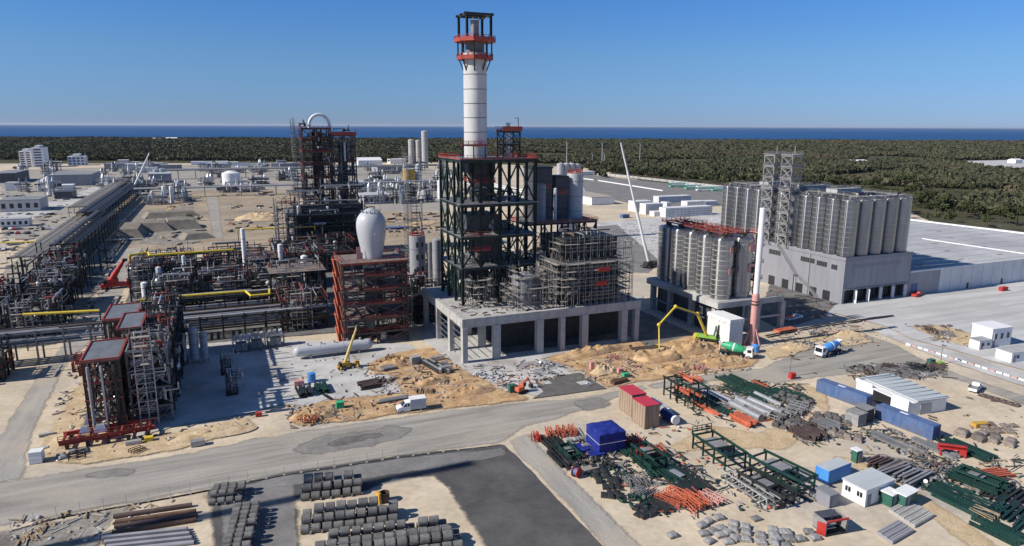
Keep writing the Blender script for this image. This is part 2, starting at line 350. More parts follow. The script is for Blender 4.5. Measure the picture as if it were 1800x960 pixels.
# ------------------------------------------------------------------ ground
for nm in ('sand', 'dirt', 'pale dirt', 'gravel', 'gravel lane', 'wet gravel', 'rubble ground', 'worn asphalt', 'forest floor', 'process floor'):
    pass
_level = [0.0]
def ragged(q, step=2.0, amp=0.5, seed=0):
    out = []
    n = len(q)
    for i in range(n):
        a, b = Vector(q[i]), Vector(q[(i + 1) % n]); L = (b - a).length; k = max(1, int(L / step))
        d = (b - a) / max(L, 1e-6); nn = Vector((-d.y, d.x))
        for j in range(k):
            p = a + (b - a) * (j / k)
            w = noise.noise(Vector((p.x * 0.23, p.y * 0.23, seed * 3.1))) + 0.6 * noise.noise(Vector((p.x * 0.9, p.y * 0.9, seed * 1.7)))
            out.append(tuple(p + nn * (w * amp)))
    return out
SOFT = {'sand': 1.6, 'dirt': 1.8, 'pale dirt': 1.8, 'gravel': 2.2, 'gravel lane': 1.6, 'wet gravel': 1.5, 'damp gravel': 1.6, 'rubble ground': 2.0, 'worn asphalt': 1.0, 'process floor': 1.2, 'track dark': .45, 'track pale': .45, 'pit soil': .8, 'clearing dirt': 4.0}
def sheet(name, pts, mat, px=True, amp=0.6, step=1.6, z=None):
    """a flat patch of ground, each a few millimetres to centimetres above the one before"""
    _level[0] += 0.003
    q = [g(*p) for p in pts] if px else pts
    if amp: q = ragged(q, step, amp, len(COL.objects))
    area = sum(q[i][0] * q[(i+1) % len(q)][1] - q[(i+1) % len(q)][0] * q[i][1] for i in range(len(q)))
    if area < 0: q = q[::-1]
    zz = _level[0] if z is None else z
    mb = MB(); n = len(q); w = SOFT.get(mat, 0) * (1 if len(q) > 12 else .6)
    if not w: mb.add([(x, y, zz) for x, y in q], [tuple(range(n))])
    else:
        # a ring of points a little way in, so that the cover can thin out towards its edge
        Q = np.array(q); A_ = Q; B_ = np.roll(Q, -1, 0)
        def dist(p):
            ab = B_ - A_; tt = np.clip(((p - A_) * ab).sum(1) / np.maximum((ab ** 2).sum(1), 1e-9), 0, 1)
            return np.sqrt((((A_ + ab * tt[:, None]) - p) ** 2).sum(1)).min()
        pts = [Vector(p) for p in q]
        for i in range(n):
            e = Q[(i + 1) % n] - Q[i - 1]; L_ = math.hypot(*e)
            if L_ < 1e-6: continue
            p = Q[i] + np.array((-e[1], e[0])) / L_ * w
            if dist(p) > .7 * w: pts.append(Vector(p))
        vv, ee, ff, *_ = delaunay_2d_cdt(pts, [(i, (i + 1) % n) for i in range(n)], [], 1, 1e-4)
        edge_v = [min(1.0, dist(np.array(p)) / w) for p in vv]
        mb.add([(p.x, p.y, zz) for p in vv], [tuple(f) for f in ff])
    me = mb.mesh(name, mat)
    if w:
        at = me.attributes.new('edge', 'FLOAT', 'POINT'); at.data.foreach_set('value', edge_v)
    o = bpy.data.objects.new(name, me); COL.objects.link(o); o['kind'] = 'structure'
    return o
mb = MB(); q = [W(-6000, -300), W(6000, -300), W(6000, 3010), W(-6000, 3010)]
mb.add([(x, y, 0) for x, y in q], [(0, 1, 2, 3)])
o = bpy.data.objects.new('ground', mb.mesh('ground', 'sand ground')); COL.objects.link(o); o['kind'] = 'structure'
mb = MB(); q = [W(-90000, 2900), W(90000, 2900), W(90000, 130000), W(-90000, 130000)]
mb.add([(x, y, -2.0) for x, y in q], [(0, 1, 2, 3)])
o = bpy.data.objects.new('sea', mb.mesh('sea', 'sea')); COL.objects.link(o); o['kind'] = 'structure'

sheet('forest_floor', [W(-5800, 1150), W(-700, 1080), W(-120, 1160), W(120, 1020), W(150, 760), W(320, 640), W(420, 520), W(560, 600), W(900, 760), W(2500, 900), W(5800, 900), W(5800, 2990), W(-5800, 2990)], 'forest floor', px=False, amp=14, step=30)
sheet('forest_floor', [(1595, 372), (1650, 392), (1800, 408), (1990, 430), (2300, 420), (2300, 330), (1800, 318), (1640, 325), (1500, 330)], 'forest floor', amp=4, step=8)
sheet('beach', [W(-1750, 2890), W(-1350, 2905), W(-1350, 2990), W(-1750, 2990)], 'beach', px=False, amp=10, step=30)
sheet('sand_clearing', [(1620, 284), (1800, 281), (1900, 281), (1900, 312), (1800, 308), (1700, 292)], 'apron', amp=8, step=20)
# far yards and roads
sheet('car_park', [(1015, 305), (1290, 335), (1290, 362), (1150, 366), (1030, 342)], 'worn asphalt', amp=1, step=10)
sheet('far_yard', [(0, 300), (240, 292), (520, 285), (790, 300), (790, 372), (620, 372), (520, 345), (290, 360), (235, 352), (120, 420), (0, 420)], 'gravel', amp=3, step=10)
sheet('far_road', [(0, 392), (40, 392), (185, 338), (205, 318), (190, 318), (110, 350), (0, 372)], 'concrete', amp=1, step=6)
sheet('dirt_patch', [(225, 342), (360, 334), (525, 332), (525, 440), (400, 446), (260, 440), (150, 440), (190, 385)], 'clearing dirt', amp=3, step=6)
sheet('rubble_ground', [(235, 372), (340, 362), (365, 420), (300, 432), (190, 424)], 'rubble ground', amp=3, step=5)
sheet('dirt_patch', [(630, 372), (785, 372), (785, 440), (640, 440)], 'clearing dirt', amp=3, step=6)
sheet('rubble_ground', [(60, 450), (140, 432), (215, 430), (200, 470), (130, 560), (20, 570)], 'rubble ground', amp=2, step=4)
sheet('yard_road', [(360, 345), (385, 345), (395, 420), (372, 420)], 'gravel', amp=1, step=4)
sheet('access_road', [(30, 455), (95, 430), (150, 425), (0, 540), (0, 480)], 'gravel', amp=1, step=4)
sheet('storage_apron', [(1040, 392), (1120, 385), (1270, 372), (1270, 470), (1150, 470), (1075, 430)], 'concrete', amp=1, step=4)
sheet('yard_road', [(1030, 400), (1085, 395), (1165, 462), (1140, 480), (1060, 480), (1030, 440)], 'worn asphalt', amp=.6, step=4)
# roads of the works
sheet('road', [(45, 838), (150, 822), (300, 800), (450, 768), (640, 740), (770, 722), (950, 702), (1010, 700), (1130, 676), (1250, 655), (1330, 648), (1400, 618), (1480, 592), (1530, 588), (1575, 605), (1640, 640), (1720, 668), (1800, 695), (1920, 730), (1920, 760), (1800, 715), (1690, 672), (1600, 646), (1500, 660), (1420, 668), (1365, 676), (1290, 668), (1180, 682), (1110, 690), (1060, 715), (930, 752), (880, 782), (700, 805), (500, 836), (300, 876), (100, 912), (0, 930), (-120, 955), (-120, 860)], 'gravel', amp=0.7)
sheet('road', [(-120, 880), (-10, 775), (62, 660), (150, 560), (180, 500), (205, 440), (255, 432), (215, 520), (175, 590), (120, 640), (62, 760), (45, 842)], 'gravel lane', amp=0.7)
sheet('yard_lane', [(1135, 800), (1250, 745), (1330, 760), (1440, 720), (1400, 690), (1362, 676), (1400, 668), (1455, 690), (1470, 740), (1390, 790), (1480, 800), (1520, 812), (1640, 875), (1760, 960), (1900, 1040), (1800, 1040), (1640, 920), (1540, 840), (1440, 800), (1330, 790)], 'pale dirt', amp=0.6)
sheet('damp_patch', [(500, 796), (560, 766), (620, 758), (690, 748), (750, 750), (700, 774), (640, 788), (570, 802)], 'damp gravel', amp=1.0, step=.8)
sheet('wet_patch', [(560, 783), (600, 770), (650, 760), (700, 757), (680, 768), (640, 776), (590, 789)], 'wet gravel', amp=1.0, step=.8)
sheet('damp_patch', [(140, 836), (200, 818), (262, 822), (230, 840), (170, 846)], 'damp gravel', amp=0.9, step=.8)
sheet('damp_patch', [(1000, 708), (1060, 696), (1085, 712), (1030, 726)], 'damp gravel', amp=0.8, step=.8)
for k, (pa, pb) in enumerate([((60, 868), (500, 800)), ((60, 880), (640, 790)), ((330, 850), (900, 748)), ((480, 812), (940, 736)), ((700, 772), (1100, 700)), ((980, 722), (1330, 662)), ((1000, 738), (1300, 672)), ((1320, 668), (1560, 630)), ((1380, 650), (1590, 650)), ((20, 850), (70, 680)), ((35, 860), (85, 690)), ((10, 800), (60, 690))]):
    (xa, ya), (xb, yb) = g(*pa), g(*pb); dx, dy = xb - xa, yb - ya; L_ = math.hypot(dx, dy); nx_, ny_ = -dy / L_, dx / L_
    for s in (-.95, .95):
        q = [(xa + nx_*(s-.32), ya + ny_*(s-.32)), (xb + nx_*(s-.32), yb + ny_*(s-.32)), (xb + nx_*(s+.32), yb + ny_*(s+.32)), (xa + nx_*(s+.32), ya + ny_*(s+.32))]
        sheet('tyre_track', q, 'track dark' if k % 3 else 'track pale', px=False, amp=.07, step=1.5)
# yards along the near side
sheet('rubble_ground', [(-60, 940), (110, 912), (200, 893), (320, 872), (365, 862), (340, 880), (240, 900), (185, 960), (170, 1010), (-60, 1010)], 'rubble ground', amp=1.0)
sheet('asphalt_yard', [(368, 862), (500, 833), (700, 802), (885, 783), (905, 800), (1060, 964), (1090, 1000), (330, 1000)], 'asphalt', amp=0.25)
sheet('asphalt_yard', [(372, 866), (500, 838), (520, 850), (530, 1000), (390, 1000), (385, 900)], 'worn asphalt', amp=0.3)
sheet('asphalt_yard', [(374, 864), (500, 836), (700, 806), (880, 787), (893, 800), (760, 830), (650, 842), (520, 856), (430, 866), (415, 884), (400, 894)], 'worn asphalt', amp=0.8)
sheet('sand_patch', [(172, 962), (190, 905), (240, 896), (345, 875), (362, 862), (372, 870), (388, 960), (395, 1000), (160, 1000)], 'sand', amp=0.5)
sheet('sand_patch', [(497, 842), (512, 836), (522, 850), (534, 872), (640, 862), (690, 842), (768, 834), (795, 858), (815, 890), (850, 940), (885, 1000), (520, 1000), (518, 905)], 'sand', amp=0.5)
sheet('lane', [(890, 775), (930, 756), (965, 800), (1060, 890), (1130, 960), (1170, 1000), (1085, 1000), (1040, 945), (960, 855), (905, 800)], 'gravel lane', amp=0.4)
sheet('sand_verge', [(880, 786), (893, 780), (960, 852), (1050, 950), (1090, 1000), (1075, 1000), (1040, 960), (950, 862)], 'sand', amp=0.35)
# concrete floors
sheet('concrete_floor', [(303, 752), (440, 727), (500, 710), (545, 716), (600, 704), (720, 690), (715, 660), (640, 660), (655, 640), (745, 625), (720, 606), (500, 598), (400, 590), (325, 590), (240, 620), (235, 770)], 'concrete', amp=0.1, step=4)
sheet('concrete_floor', [(800, 640), (820, 652), (880, 680), (952, 700), (1012, 660), (950, 632), (1130, 596), (1130, 520), (760, 520), (745, 600)], 'concrete', amp=0.15, step=3)
sheet('floor_panel', [(900, 642), (940, 635), (958, 645), (915, 652)], 'slab tint', amp=0)
sheet('floor_panel', [(958, 633), (1000, 640), (975, 650), (945, 640)], 'slab tint', amp=0)
sheet('floor_panel', [(935, 652), (960, 648), (985, 658), (940, 662)], 'slab tint', amp=0)
sheet('dark_floor', [(938, 668), (1020, 656), (1066, 684), (935, 702), (955, 690)], 'dark concrete', amp=0.15, step=1.5)
sheet('floor_patch', [(952, 672), (964, 670), (970, 675), (957, 677)], 'apron', amp=0)
sheet('floor_patch', [(1012, 673), (1030, 670), (1040, 675), (1021, 678)], 'apron', amp=0)
sheet('apron', [(1405, 565), (1440, 543), (1590, 512), (1800, 488), (1990, 470), (2100, 640), (1990, 705), (1800, 652), (1690, 620), (1600, 596), (1560, 575), (1470, 552)], 'apron', amp=0.3, step=3)
sheet('concrete_lane', [(1560, 577), (1600, 598), (1690, 622), (1800, 655), (1990, 710), (1990, 730), (1800, 680), (1660, 634), (1590, 606), (1540, 585)], 'concrete', amp=0.2, step=3)
sheet('dirt_patch', [(1598, 575), (1640, 570), (1690, 580), (1740, 600), (1700, 612), (1650, 598)], 'pale dirt', amp=0.8)
sheet('excavated_ground', [(505, 755), (520, 722), (560, 705), (640, 695), (700, 690), (690, 665), (655, 658), (640, 640), (700, 618), (760, 610), (815, 650), (880, 682), (945, 702), (880, 712), (760, 724), (640, 740)], 'dirt', amp=0.9)
sheet('excavated_ground', [(950, 632), (1010, 615), (1100, 600), (1200, 590), (1290, 600), (1340, 620), (1330, 645), (1240, 658), (1130, 674), (1065, 684), (1020, 655)], 'dirt', amp=0.9)
sheet('excavated_ground', [(1340, 615), (1440, 585), (1500, 580), (1540, 600), (1500, 612), (1440, 600), (1400, 625), (1350, 640)], 'pale dirt', amp=0.9)
sheet('pit', [(1100, 612), (1150, 606), (1188, 613), (1200, 632), (1165, 640), (1130, 628)], 'pit soil', amp=0.5, step=.8)  # flat patch of dark soil, the hole's shaded depth put into its colour
sheet('painted_shade', [(1352, 498), (1478, 532), (1452, 556), (1400, 572), (1362, 575), (1330, 560)], 'process floor', amp=.6)  # dark sheet, shade painted on the ground beside the packing building
sheet('sand_patch', [(48, 815), (75, 770), (140, 665), (165, 640), (175, 700), (140, 770), (250, 772), (440, 732), (455, 755), (300, 797), (150, 820)], 'pale dirt', amp=0.6)
# the trench across the apron, a flat strip with its dark depth painted on
def mound(name, label, px, py, rx, ry, h, mat='dirt', rot=0.0, seed=0, pit=0.0, n=44):
    cx, cy_ = g(px, py); rnd = random.Random(seed)
    mb = MB(); vs = []; fs = []; m = 18
    for j in range(m + 1):
        f = j / m
        for i in range(n):
            a = 2 * math.pi * i / n
            wob = 1 + 0.28 * noise.noise(Vector((math.cos(a) * 1.3 + seed, math.sin(a) * 1.3, seed * .7)))
            x, y = rx * f * math.cos(a) * wob, ry * f * math.sin(a) * wob
            prof = (1 - f * f) ** 1.1 if not pit else max(0.0, math.sin(math.pi * min(1, f ** 2.2))) * 1.0
            z = h * prof * (1 + 0.6 * noise.noise(Vector((x * 0.5 + seed, y * 0.5, 0)))) + h * 0.5 * prof * noise.noise(Vector((x * 1.5, y * 1.5, seed))) + h * .25 * prof * noise.noise(Vector((x * 3.5, y * 3.5, seed)))
            vs.append((x, y, max(z, 0.02 if j < m else -0.15) + (0.05 if j < m else 0)))
    for j in range(m):
        for i in range(n): fs.append((j*n+i, j*n+(i+1) % n, (j+1)*n+(i+1) % n, (j+1)*n+i)[::-1])
    mb.add(vs, fs, True)
    return solo(name, mb, {'dirt': 'dirt heap', 'pale dirt': 'pale heap'}[mat], label, 'earth mound', (cx, cy_, _level[0]), rot)
mound('dirt_mound', 'long ridge of orange dirt dug up in front of the table columns', 1040, 622, 12, 2.6, 1.5, 'dirt', RAD(3), 1)
mound('dirt_mound', 'dark dirt rim around the pump hose excavation', 1155, 628, 6.5, 4.5, 1.1, 'dirt', 0, 2, pit=1)
mound('dirt_mound', 'broad heap of orange dirt behind the green mixer', 1215, 618, 8, 3.5, 2.2, 'dirt', RAD(-8), 3)
mound('dirt_mound', 'low pinkish spoil heap beside the green mixer', 1265, 640, 7, 2.6, 1.2, 'dirt', RAD(-12), 4)
mound('dirt_mound', 'spoil heap just below the excavation, by the road', 1195, 650, 9, 2.2, 1.1, 'dirt', RAD(2), 5)
mound('dirt_mound', 'pale yellow sand heap beside the dark new slab', 1062, 655, 3.4, 2.0, 1.5, 'pale dirt', 0, 6)
mound('dirt_mound', 'orange dirt heap with broken formwork at the concrete floor corner', 545, 735, 4.6, 2.0, 1.2, 'dirt', RAD(-4), 7)
mound('dirt_mound', 'dirt heap behind the white van', 830, 690, 6.5, 2.4, 1.0, 'dirt', RAD(4), 8)
mound('dirt_mound', 'brown dirt heap right of the yellow crane', 700, 640, 5.5, 3.0, 1.3, 'dirt', 0, 9)
mound('dirt_mound', 'dirt bank beside the long white girders', 760, 672, 5, 2.2, 0.9, 'dirt', RAD(20), 10)
mound('dirt_mound', 'sand bank at the road bend under the front steelwork', 130, 770, 6, 3.2, 0.6, 'pale dirt', RAD(60), 11)
mound('dirt_mound', 'flat sand heap along the road edge, below the blue shaded floor', 370, 765, 9, 2.4, 0.6, 'pale dirt', RAD(2), 12)
mound('dirt_mound', 'spoil heap left of the blue mixer truck', 1400, 612, 4.6, 2.8, 0.8, 'pale dirt', 0, 13)
mound('dirt_mound', 'flat spoil heap behind the blue mixer truck', 1492, 590, 5.5, 2.8, 0.9, 'pale dirt', RAD(-10), 14)
for i, (px, py, rx, ry, h, lab) in enumerate([
    (455, 385, 16, 14, 3.4, 'tan sand heap left of the tall dark tower'),
    (300, 378, 12, 10, 3.0, 'grey gravel heap behind the flat topped earth banks'), (735, 395, 22, 8, 1.0, 'long low sand bank behind the egg shaped vessel')]):
    mound('dirt_mound', lab, px, py, rx, ry, h, 'pale dirt', RAD(20 * i), 20 + i)
for i, (px, py, lx, ly, h, lab) in enumerate([(232, 412, 15, 34, 5.0, 'flat topped grey earth bank nearest the dark rack in the far clearing'), (272, 404, 20, 20, 5.0, 'flat topped grey earth bank, second from the dark rack'),
        (318, 400, 22, 20, 5.5, 'flat topped grey earth bank, third from the dark rack'), (300, 380, 34, 18, 3.5, 'broad low grey bank behind the flat topped banks'), (345, 418, 16, 14, 3.0, 'small grey bank at the right end of the flat topped banks')]):
    x, y = g(px, py); mb = MB(); a, b = lx / 2, ly / 2; c = min(a, b) * .42
    mb.add([(-a, -b, -.1), (a, -b, -.1), (a, b, -.1), (-a, b, -.1), (-a + c, -b + c, h), (a - c, -b + c, h * .92), (a - c, b - c, h), (-a + c, b - c, h * 1.05)], [(4, 5, 6, 7), (0, 1, 5, 4), (1, 2, 6, 5), (2, 3, 7, 6), (3, 0, 4, 7)])
    solo('earth_bank', mb, 'earth bank', lab, 'earth bank', (x, y, 0), RAD(4 * i))
sheet('process_floor', [(-84, 215), (-45, 218), (-44, 300), (-50, 345), (-56, 420), (-76, 420), (-72, 335)], 'rubble ground', px=False, amp=1.0)
sheet('process_floor', [(-33, 205), (27, 200), (70, 198), (76, 262), (74, 352), (20, 352), (18, 305), (-34, 300)], 'process floor', px=False, amp=.5)
sheet('painted_shade', [(66, 163), (106, 163), (106, 199), (66, 199)], 'process floor', px=False, amp=.3)  # dark sheet painting in the shade under the table
sheet('painted_shade', [(106, 154), (126, 158), (126, 205), (106, 205)], 'process floor', px=False, amp=.5)  # dark sheet painting in the shadow right of the table
mb = MB(); p = [(1345, 594), (1400, 582), (1450, 573), (1500, 567), (1530, 562), (1570, 557)]
pts = [g(*a) for a in p]
for (x0, y0), (x1, y1) in zip(pts, pts[1:]):
    for k in range(6):
        a, b = k / 6, (k + 1) / 6
        w0 = 0.55 + .3 * noise.noise(Vector((x0 + a * 9, y0, 0)))
        mb.add([(x0 + (x1-x0)*a, y0 + (y1-y0)*a - w0, .55), (x0 + (x1-x0)*b, y0 + (y1-y0)*b - w0, .55), (x0 + (x1-x0)*b, y0 + (y1-y0)*b + w0, .55), (x0 + (x1-x0)*a, y0 + (y1-y0)*a + w0, .55)], [(0, 1, 2, 3)])
o = bpy.data.objects.new('open_trench', mb.mesh('open_trench', 'rubber')); COL.objects.link(o); o['kind'] = 'structure'  # flat black strip paints the trench's shaded inside

# ------------------------------------------------------------------ forest
def clump_crown(n, r, h, seed, leaf):
    """a pine crown: a domed, uneven cloud of small leaf-clump faces"""
    rnd = np.random.RandomState(seed)
    lob = [(rnd.uniform(-.5, .5) * r, rnd.uniform(-.5, .5) * r, rnd.uniform(.35, .85) * h, rnd.uniform(.35, .6) * r) for _ in range(6)]
    P = []
    for i in range(n):
        lx, ly, lz, lr = lob[i % 6]
        d = rnd.normal(size=3); d /= np.linalg.norm(d); d *= rnd.uniform(.6, 1.0) * lr
        P.append((lx + d[0], ly + d[1], lz + d[2] * .7))
    vs = []; fs = []
    for p in P:
        a = rnd.normal(size=3); a /= np.linalg.norm(a); b = np.cross(a, rnd.normal(size=3)); b /= np.linalg.norm(b)
        s1, s2 = leaf * rnd.uniform(.6, 1.2), leaf * rnd.uniform(.5, 1.0)
        k = len(vs)
        for u, w in ((-1, -.6), (1, -.7), (.5, 1), (-.6, .8)): vs.append(tuple(np.array(p) + a * (u * s1) + b * (w * s2)))
        fs.append((k, k+1, k+2, k+3))
    return vs, fs
PROTO = []
for i in range(3):
    t = thing('pine_tree', '', 'tree')
    vs, fs = clump_crown(230, 3.4, 6.5, i, 0.62)
    c = MB(); c.add([(x, y, z + 3.2) for x, y, z in vs], fs)
    k = MB(); k.tube((0, 0, 0), (0.15, .1, 4.2), .24, 6, r2=.17); k.tube((.15, .1, 4.2), (0, 0, 8.3), .17, 6, r2=.05)
    for j in range(5): a = j * 1.3; k.tube((.1, .1, 4 + j * .7), (1.9 * math.cos(a), 1.9 * math.sin(a), 5.0 + j * .75), .08, 4, r2=.03)
    part('trunk', k, 'bark', t, ab=False); part('crown', c, 'pine needles', t, ab=False)
    PROTO.append(t)
rnd = random.Random(5)
edge = []
def along(pts, n, spread, z=0):
    P = [g(*p) for p in pts]; L = [math.dist(a, b) for a, b in zip(P, P[1:])]; T = sum(L)
    for i in range(n):
        d = (i + rnd.random()) / n * T
        for (a, b), l in zip(zip(P, P[1:]), L):
            if d <= l: break
            d -= l
        f = d / l; nx, ny = -(b[1]-a[1]) / l, (b[0]-a[0]) / l; k = rnd.random() ** 1.4 * spread
        edge.append((a[0] + (b[0]-a[0])*f + nx*k, a[1] + (b[1]-a[1])*f + ny*k))
along([(1830, 399), (1800, 397), (1735, 388), (1680, 374), (1640, 360), (1605, 346)], 105, 55)
along([(1800, 350), (1700, 340), (1640, 330), (1560, 318)], 30, 40)
along([(1540, 330), (1270, 321), (1180, 315), (1100, 308), (1030, 302)], 105, 45)
along([(780, 290), (620, 285)], 12, 30)
used = [False] * 3
near_label = 'bushy green pine in the ragged edge of the coastal wood'
edge_trees = []
for i, (x, y) in enumerate(edge):
    k = i % 3
    sc = rnd.uniform(.75, 1.3)
    if not used[k]: o = PROTO[k]; used[k] = True
    else: o = dup(PROTO[k], (0, 0, 0))
    o.location = (x, y, 0); o.rotation_euler = (0, 0, rnd.uniform(0, 6.3)); o.scale = (sc, sc, sc * rnd.uniform(.85, 1.15))
    o['label'] = near_label; o['group'] = 'pines along the edge of the wood'
# the wood behind them: one mass of crowns right to the dunes
def cw(px, py):
    X, Y = g(px, py); v = rotz.inverted() @ Vector((X, Y, 0)); return (v.x, v.y)
CLR = [cw(1628, 284), cw(1800, 280), cw(1960, 280), cw(1960, 316), cw(1800, 310), cw(1690, 293)]
CL2 = [cw(1490, 282), cw(1560, 284), cw(1560, 291), cw(1490, 291)]
def clear(x, y):
    for P_ in (CLR, CL2):
        ins = False; j = len(P_) - 1
        for i in range(len(P_)):
            if (P_[i][1] > y) != (P_[j][1] > y) and x < (P_[j][0]-P_[i][0]) * (y-P_[i][1]) / (P_[j][1]-P_[i][1]) + P_[i][0]: ins = not ins
            j = i
        if ins: return True
    return False
def forest_mass(regions, seed):
    R = np.random.RandomState(seed)
    base = []
    for i in range(4):
        vs, fs = clump_crown(40, 1.0, 1.7, 40 + i, .46); base.append((np.array(vs), np.array(fs)))
    V = []; F = []; off = 0
    for (poly_, n, r0, r1, h0, h1) in regions:
        xs = [p[0] for p in poly_]; ys = [p[1] for p in poly_]
        k = 0; tries = 0
        while k < n and tries < n * 6:
            tries += 1
            x, y = R.uniform(min(xs), max(xs)), R.uniform(min(ys), max(ys))
            ins = False; j = len(poly_) - 1
            for i in range(len(poly_)):
                if (poly_[i][1] > y) != (poly_[j][1] > y) and x < (poly_[j][0]-poly_[i][0]) * (y-poly_[i][1]) / (poly_[j][1]-poly_[i][1]) + poly_[i][0]: ins = not ins
                j = i
            if not ins or clear(x, y): continue
            dens = noise.noise(Vector((x * .006, y * .006, 1.3)))
            if dens < -0.34: continue
            k += 1
            r = R.uniform(r0, r1); h = R.uniform(h0, h1) * (1 + .25 * dens)
            v, f = base[R.randint(4)]
            a = R.uniform(0, 6.3); ca, sa = math.cos(a), math.sin(a)
            X, Y = W(x, y)
            V.append(np.stack([(v[:, 0]*ca - v[:, 1]*sa)*r + X, (v[:, 0]*sa + v[:, 1]*ca)*r + Y, v[:, 2]*h*.62], 1)); F.append(f + off); off += len(v)
    V = np.concatenate(V); F = np.concatenate(F)
    me = bpy.data.meshes.new('forest')
    me.vertices.add(len(V)); me.vertices.foreach_set('co', V.astype(np.float32).ravel())
    me.loops.add(F.size); me.loops.foreach_set('vertex_index', F.astype(np.int32).ravel())
    me.polygons.add(len(F)); me.polygons.foreach_set('loop_start', np.arange(0, F.size, 4, dtype=np.int32))
    me.update(calc_edges=True); me.materials.append(MATS['far forest'])
    o = bpy.data.objects.new('forest', me); COL.objects.link(o); o['kind'] = 'stuff'; o['label'] = 'wide dark green pine wood between the works and the sea'
forest_mass([
    ([cw(1605, 352), cw(1660, 370), cw(1740, 384), cw(1800, 394), cw(1900, 400), (520, 470), (640, 640), (480, 650), (360, 560)], 900, 3.0, 5.0, 5.5, 9),
    ([cw(1030, 300), cw(1180, 313), cw(1270, 319), cw(1520, 326), (560, 640), (760, 900), (300, 1150), (110, 1050), (110, 800)], 4200, 3.0, 5.2, 6, 9.5),
    ([(560, 640), (760, 720), (1100, 800), (1100, 1150), (300, 1150), (400, 860)], 4200, 3.2, 5.6, 5, 9),
    ([(-1300, 1250), (-700, 1170), (-120, 1190), (120, 1120), (1400, 1120), (1500, 1700), (-1500, 1700)], 20000, 3.6, 6.8, 5, 8.5),
    ([(-1500, 1700), (1500, 1700), (2500, 2960), (-2500, 2930)], 24000, 6.5, 11, 6.5, 10)], 9)
# ------------------------------------------------------------------ steel structures
def rail_mb(mb, pts, h=1.1, post=2.0, w=0.09, kick=True):
    for a, b in zip(pts, pts[1:]):
        L = math.dist(a[:2], b[:2]); k = max(1, round(L / post))
        for i in range(k + 1):
            f = i / k; p = [a[j] + (b[j] - a[j]) * f for j in range(3)]
            mb.bar(p, (p[0], p[1], p[2] + h), w)
        for z in (h, h * .55): mb.bar((a[0], a[1], a[2] + z), (b[0], b[1], b[2] + z), w)
        if kick: mb.bar((a[0], a[1], a[2] + .15), (b[0], b[1], b[2] + .15), w * .6, .3)
    return mb
def loop(x0, y0, x1, y1, z): return [(x0, y0, z), (x1, y0, z), (x1, y1, z), (x0, y1, z), (x0, y0, z)]
def steel(root, x0, y0, x1, y1, z0, lev, nx, ny, cw_=0.45, col='dark steel', deck='grey steel', rail='red primer', brace=True, decks=None, rails=None, faces='fl', bw=0.22, beam=.5, inner=True, kick=True):
    """columns, deck beams, decks, handrails and cross bracing of a steel tower, each a part"""
    top = lev[-1]
    xs = [x0 + (x1 - x0) * i / nx for i in range(nx + 1)]; ys = [y0 + (y1 - y0) * i / ny for i in range(ny + 1)]
    for i, x in enumerate(xs):
        for j, y in enumerate(ys):
            if not inner and 0 < i < nx and 0 < j < ny: continue
            part('column', MB().ibeam((x, y, z0), (x, y, top), cw_, cw_), col, root)
    for k, z in enumerate(lev):
        m = MB()
        for x in xs: m.bar((x, y0, z - beam / 2), (x, y1, z - beam / 2), cw_ * .55, beam)
        for y in ys: m.bar((x0, y, z - beam / 2 - .004), (x1, y, z - beam / 2 - .004), cw_ * .55, beam)
        part('floor_beam', m, col, root)
        if decks is None or k in decks:
            part('deck', MB().box(x0 - .5, y0 - .5, z + .01, x1 + .5, y1 + .5, z + .09), deck, root)
        if rails is None or k in rails:
            part('handrail', rail_mb(MB(), loop(x0 - .45, y0 - .45, x1 + .45, y1 + .45, z + .09), kick=kick), rail, root)
    if brace:
        zz = [z0] + list(lev)
        for a, b in zip(zz, zz[1:]):
            if b - a < 1.2: continue
            b2 = b - beam
            if 'f' in faces:
                for i in range(nx):
                    part('brace', MB().bar((xs[i], y0, a), (xs[i+1], y0, b2), bw).bar((xs[i], y0 + .25, b2), (xs[i+1], y0 + .25, a), bw), col, root)
            if 'l' in faces:
                for i in range(ny):
                    part('brace', MB().bar((x0, ys[i], a), (x0, ys[i+1], b2), bw).bar((x0 + .25, ys[i], b2), (x0 + .25, ys[i+1], a), bw), col, root)
            if 'b' in faces:
                for i in range(nx):
                    part('brace', MB().bar((xs[i], y1, a), (xs[i+1], y1, b2), bw).bar((xs[i], y1 + .25, b2), (xs[i+1], y1 + .25, a), bw), col, root)
            if 'r' in faces:
                for i in range(ny):
                    part('brace', MB().bar((x1, ys[i], a), (x1, ys[i+1], b2), bw).bar((x1 + .25, ys[i], b2), (x1 + .25, ys[i+1], a), bw), col, root)
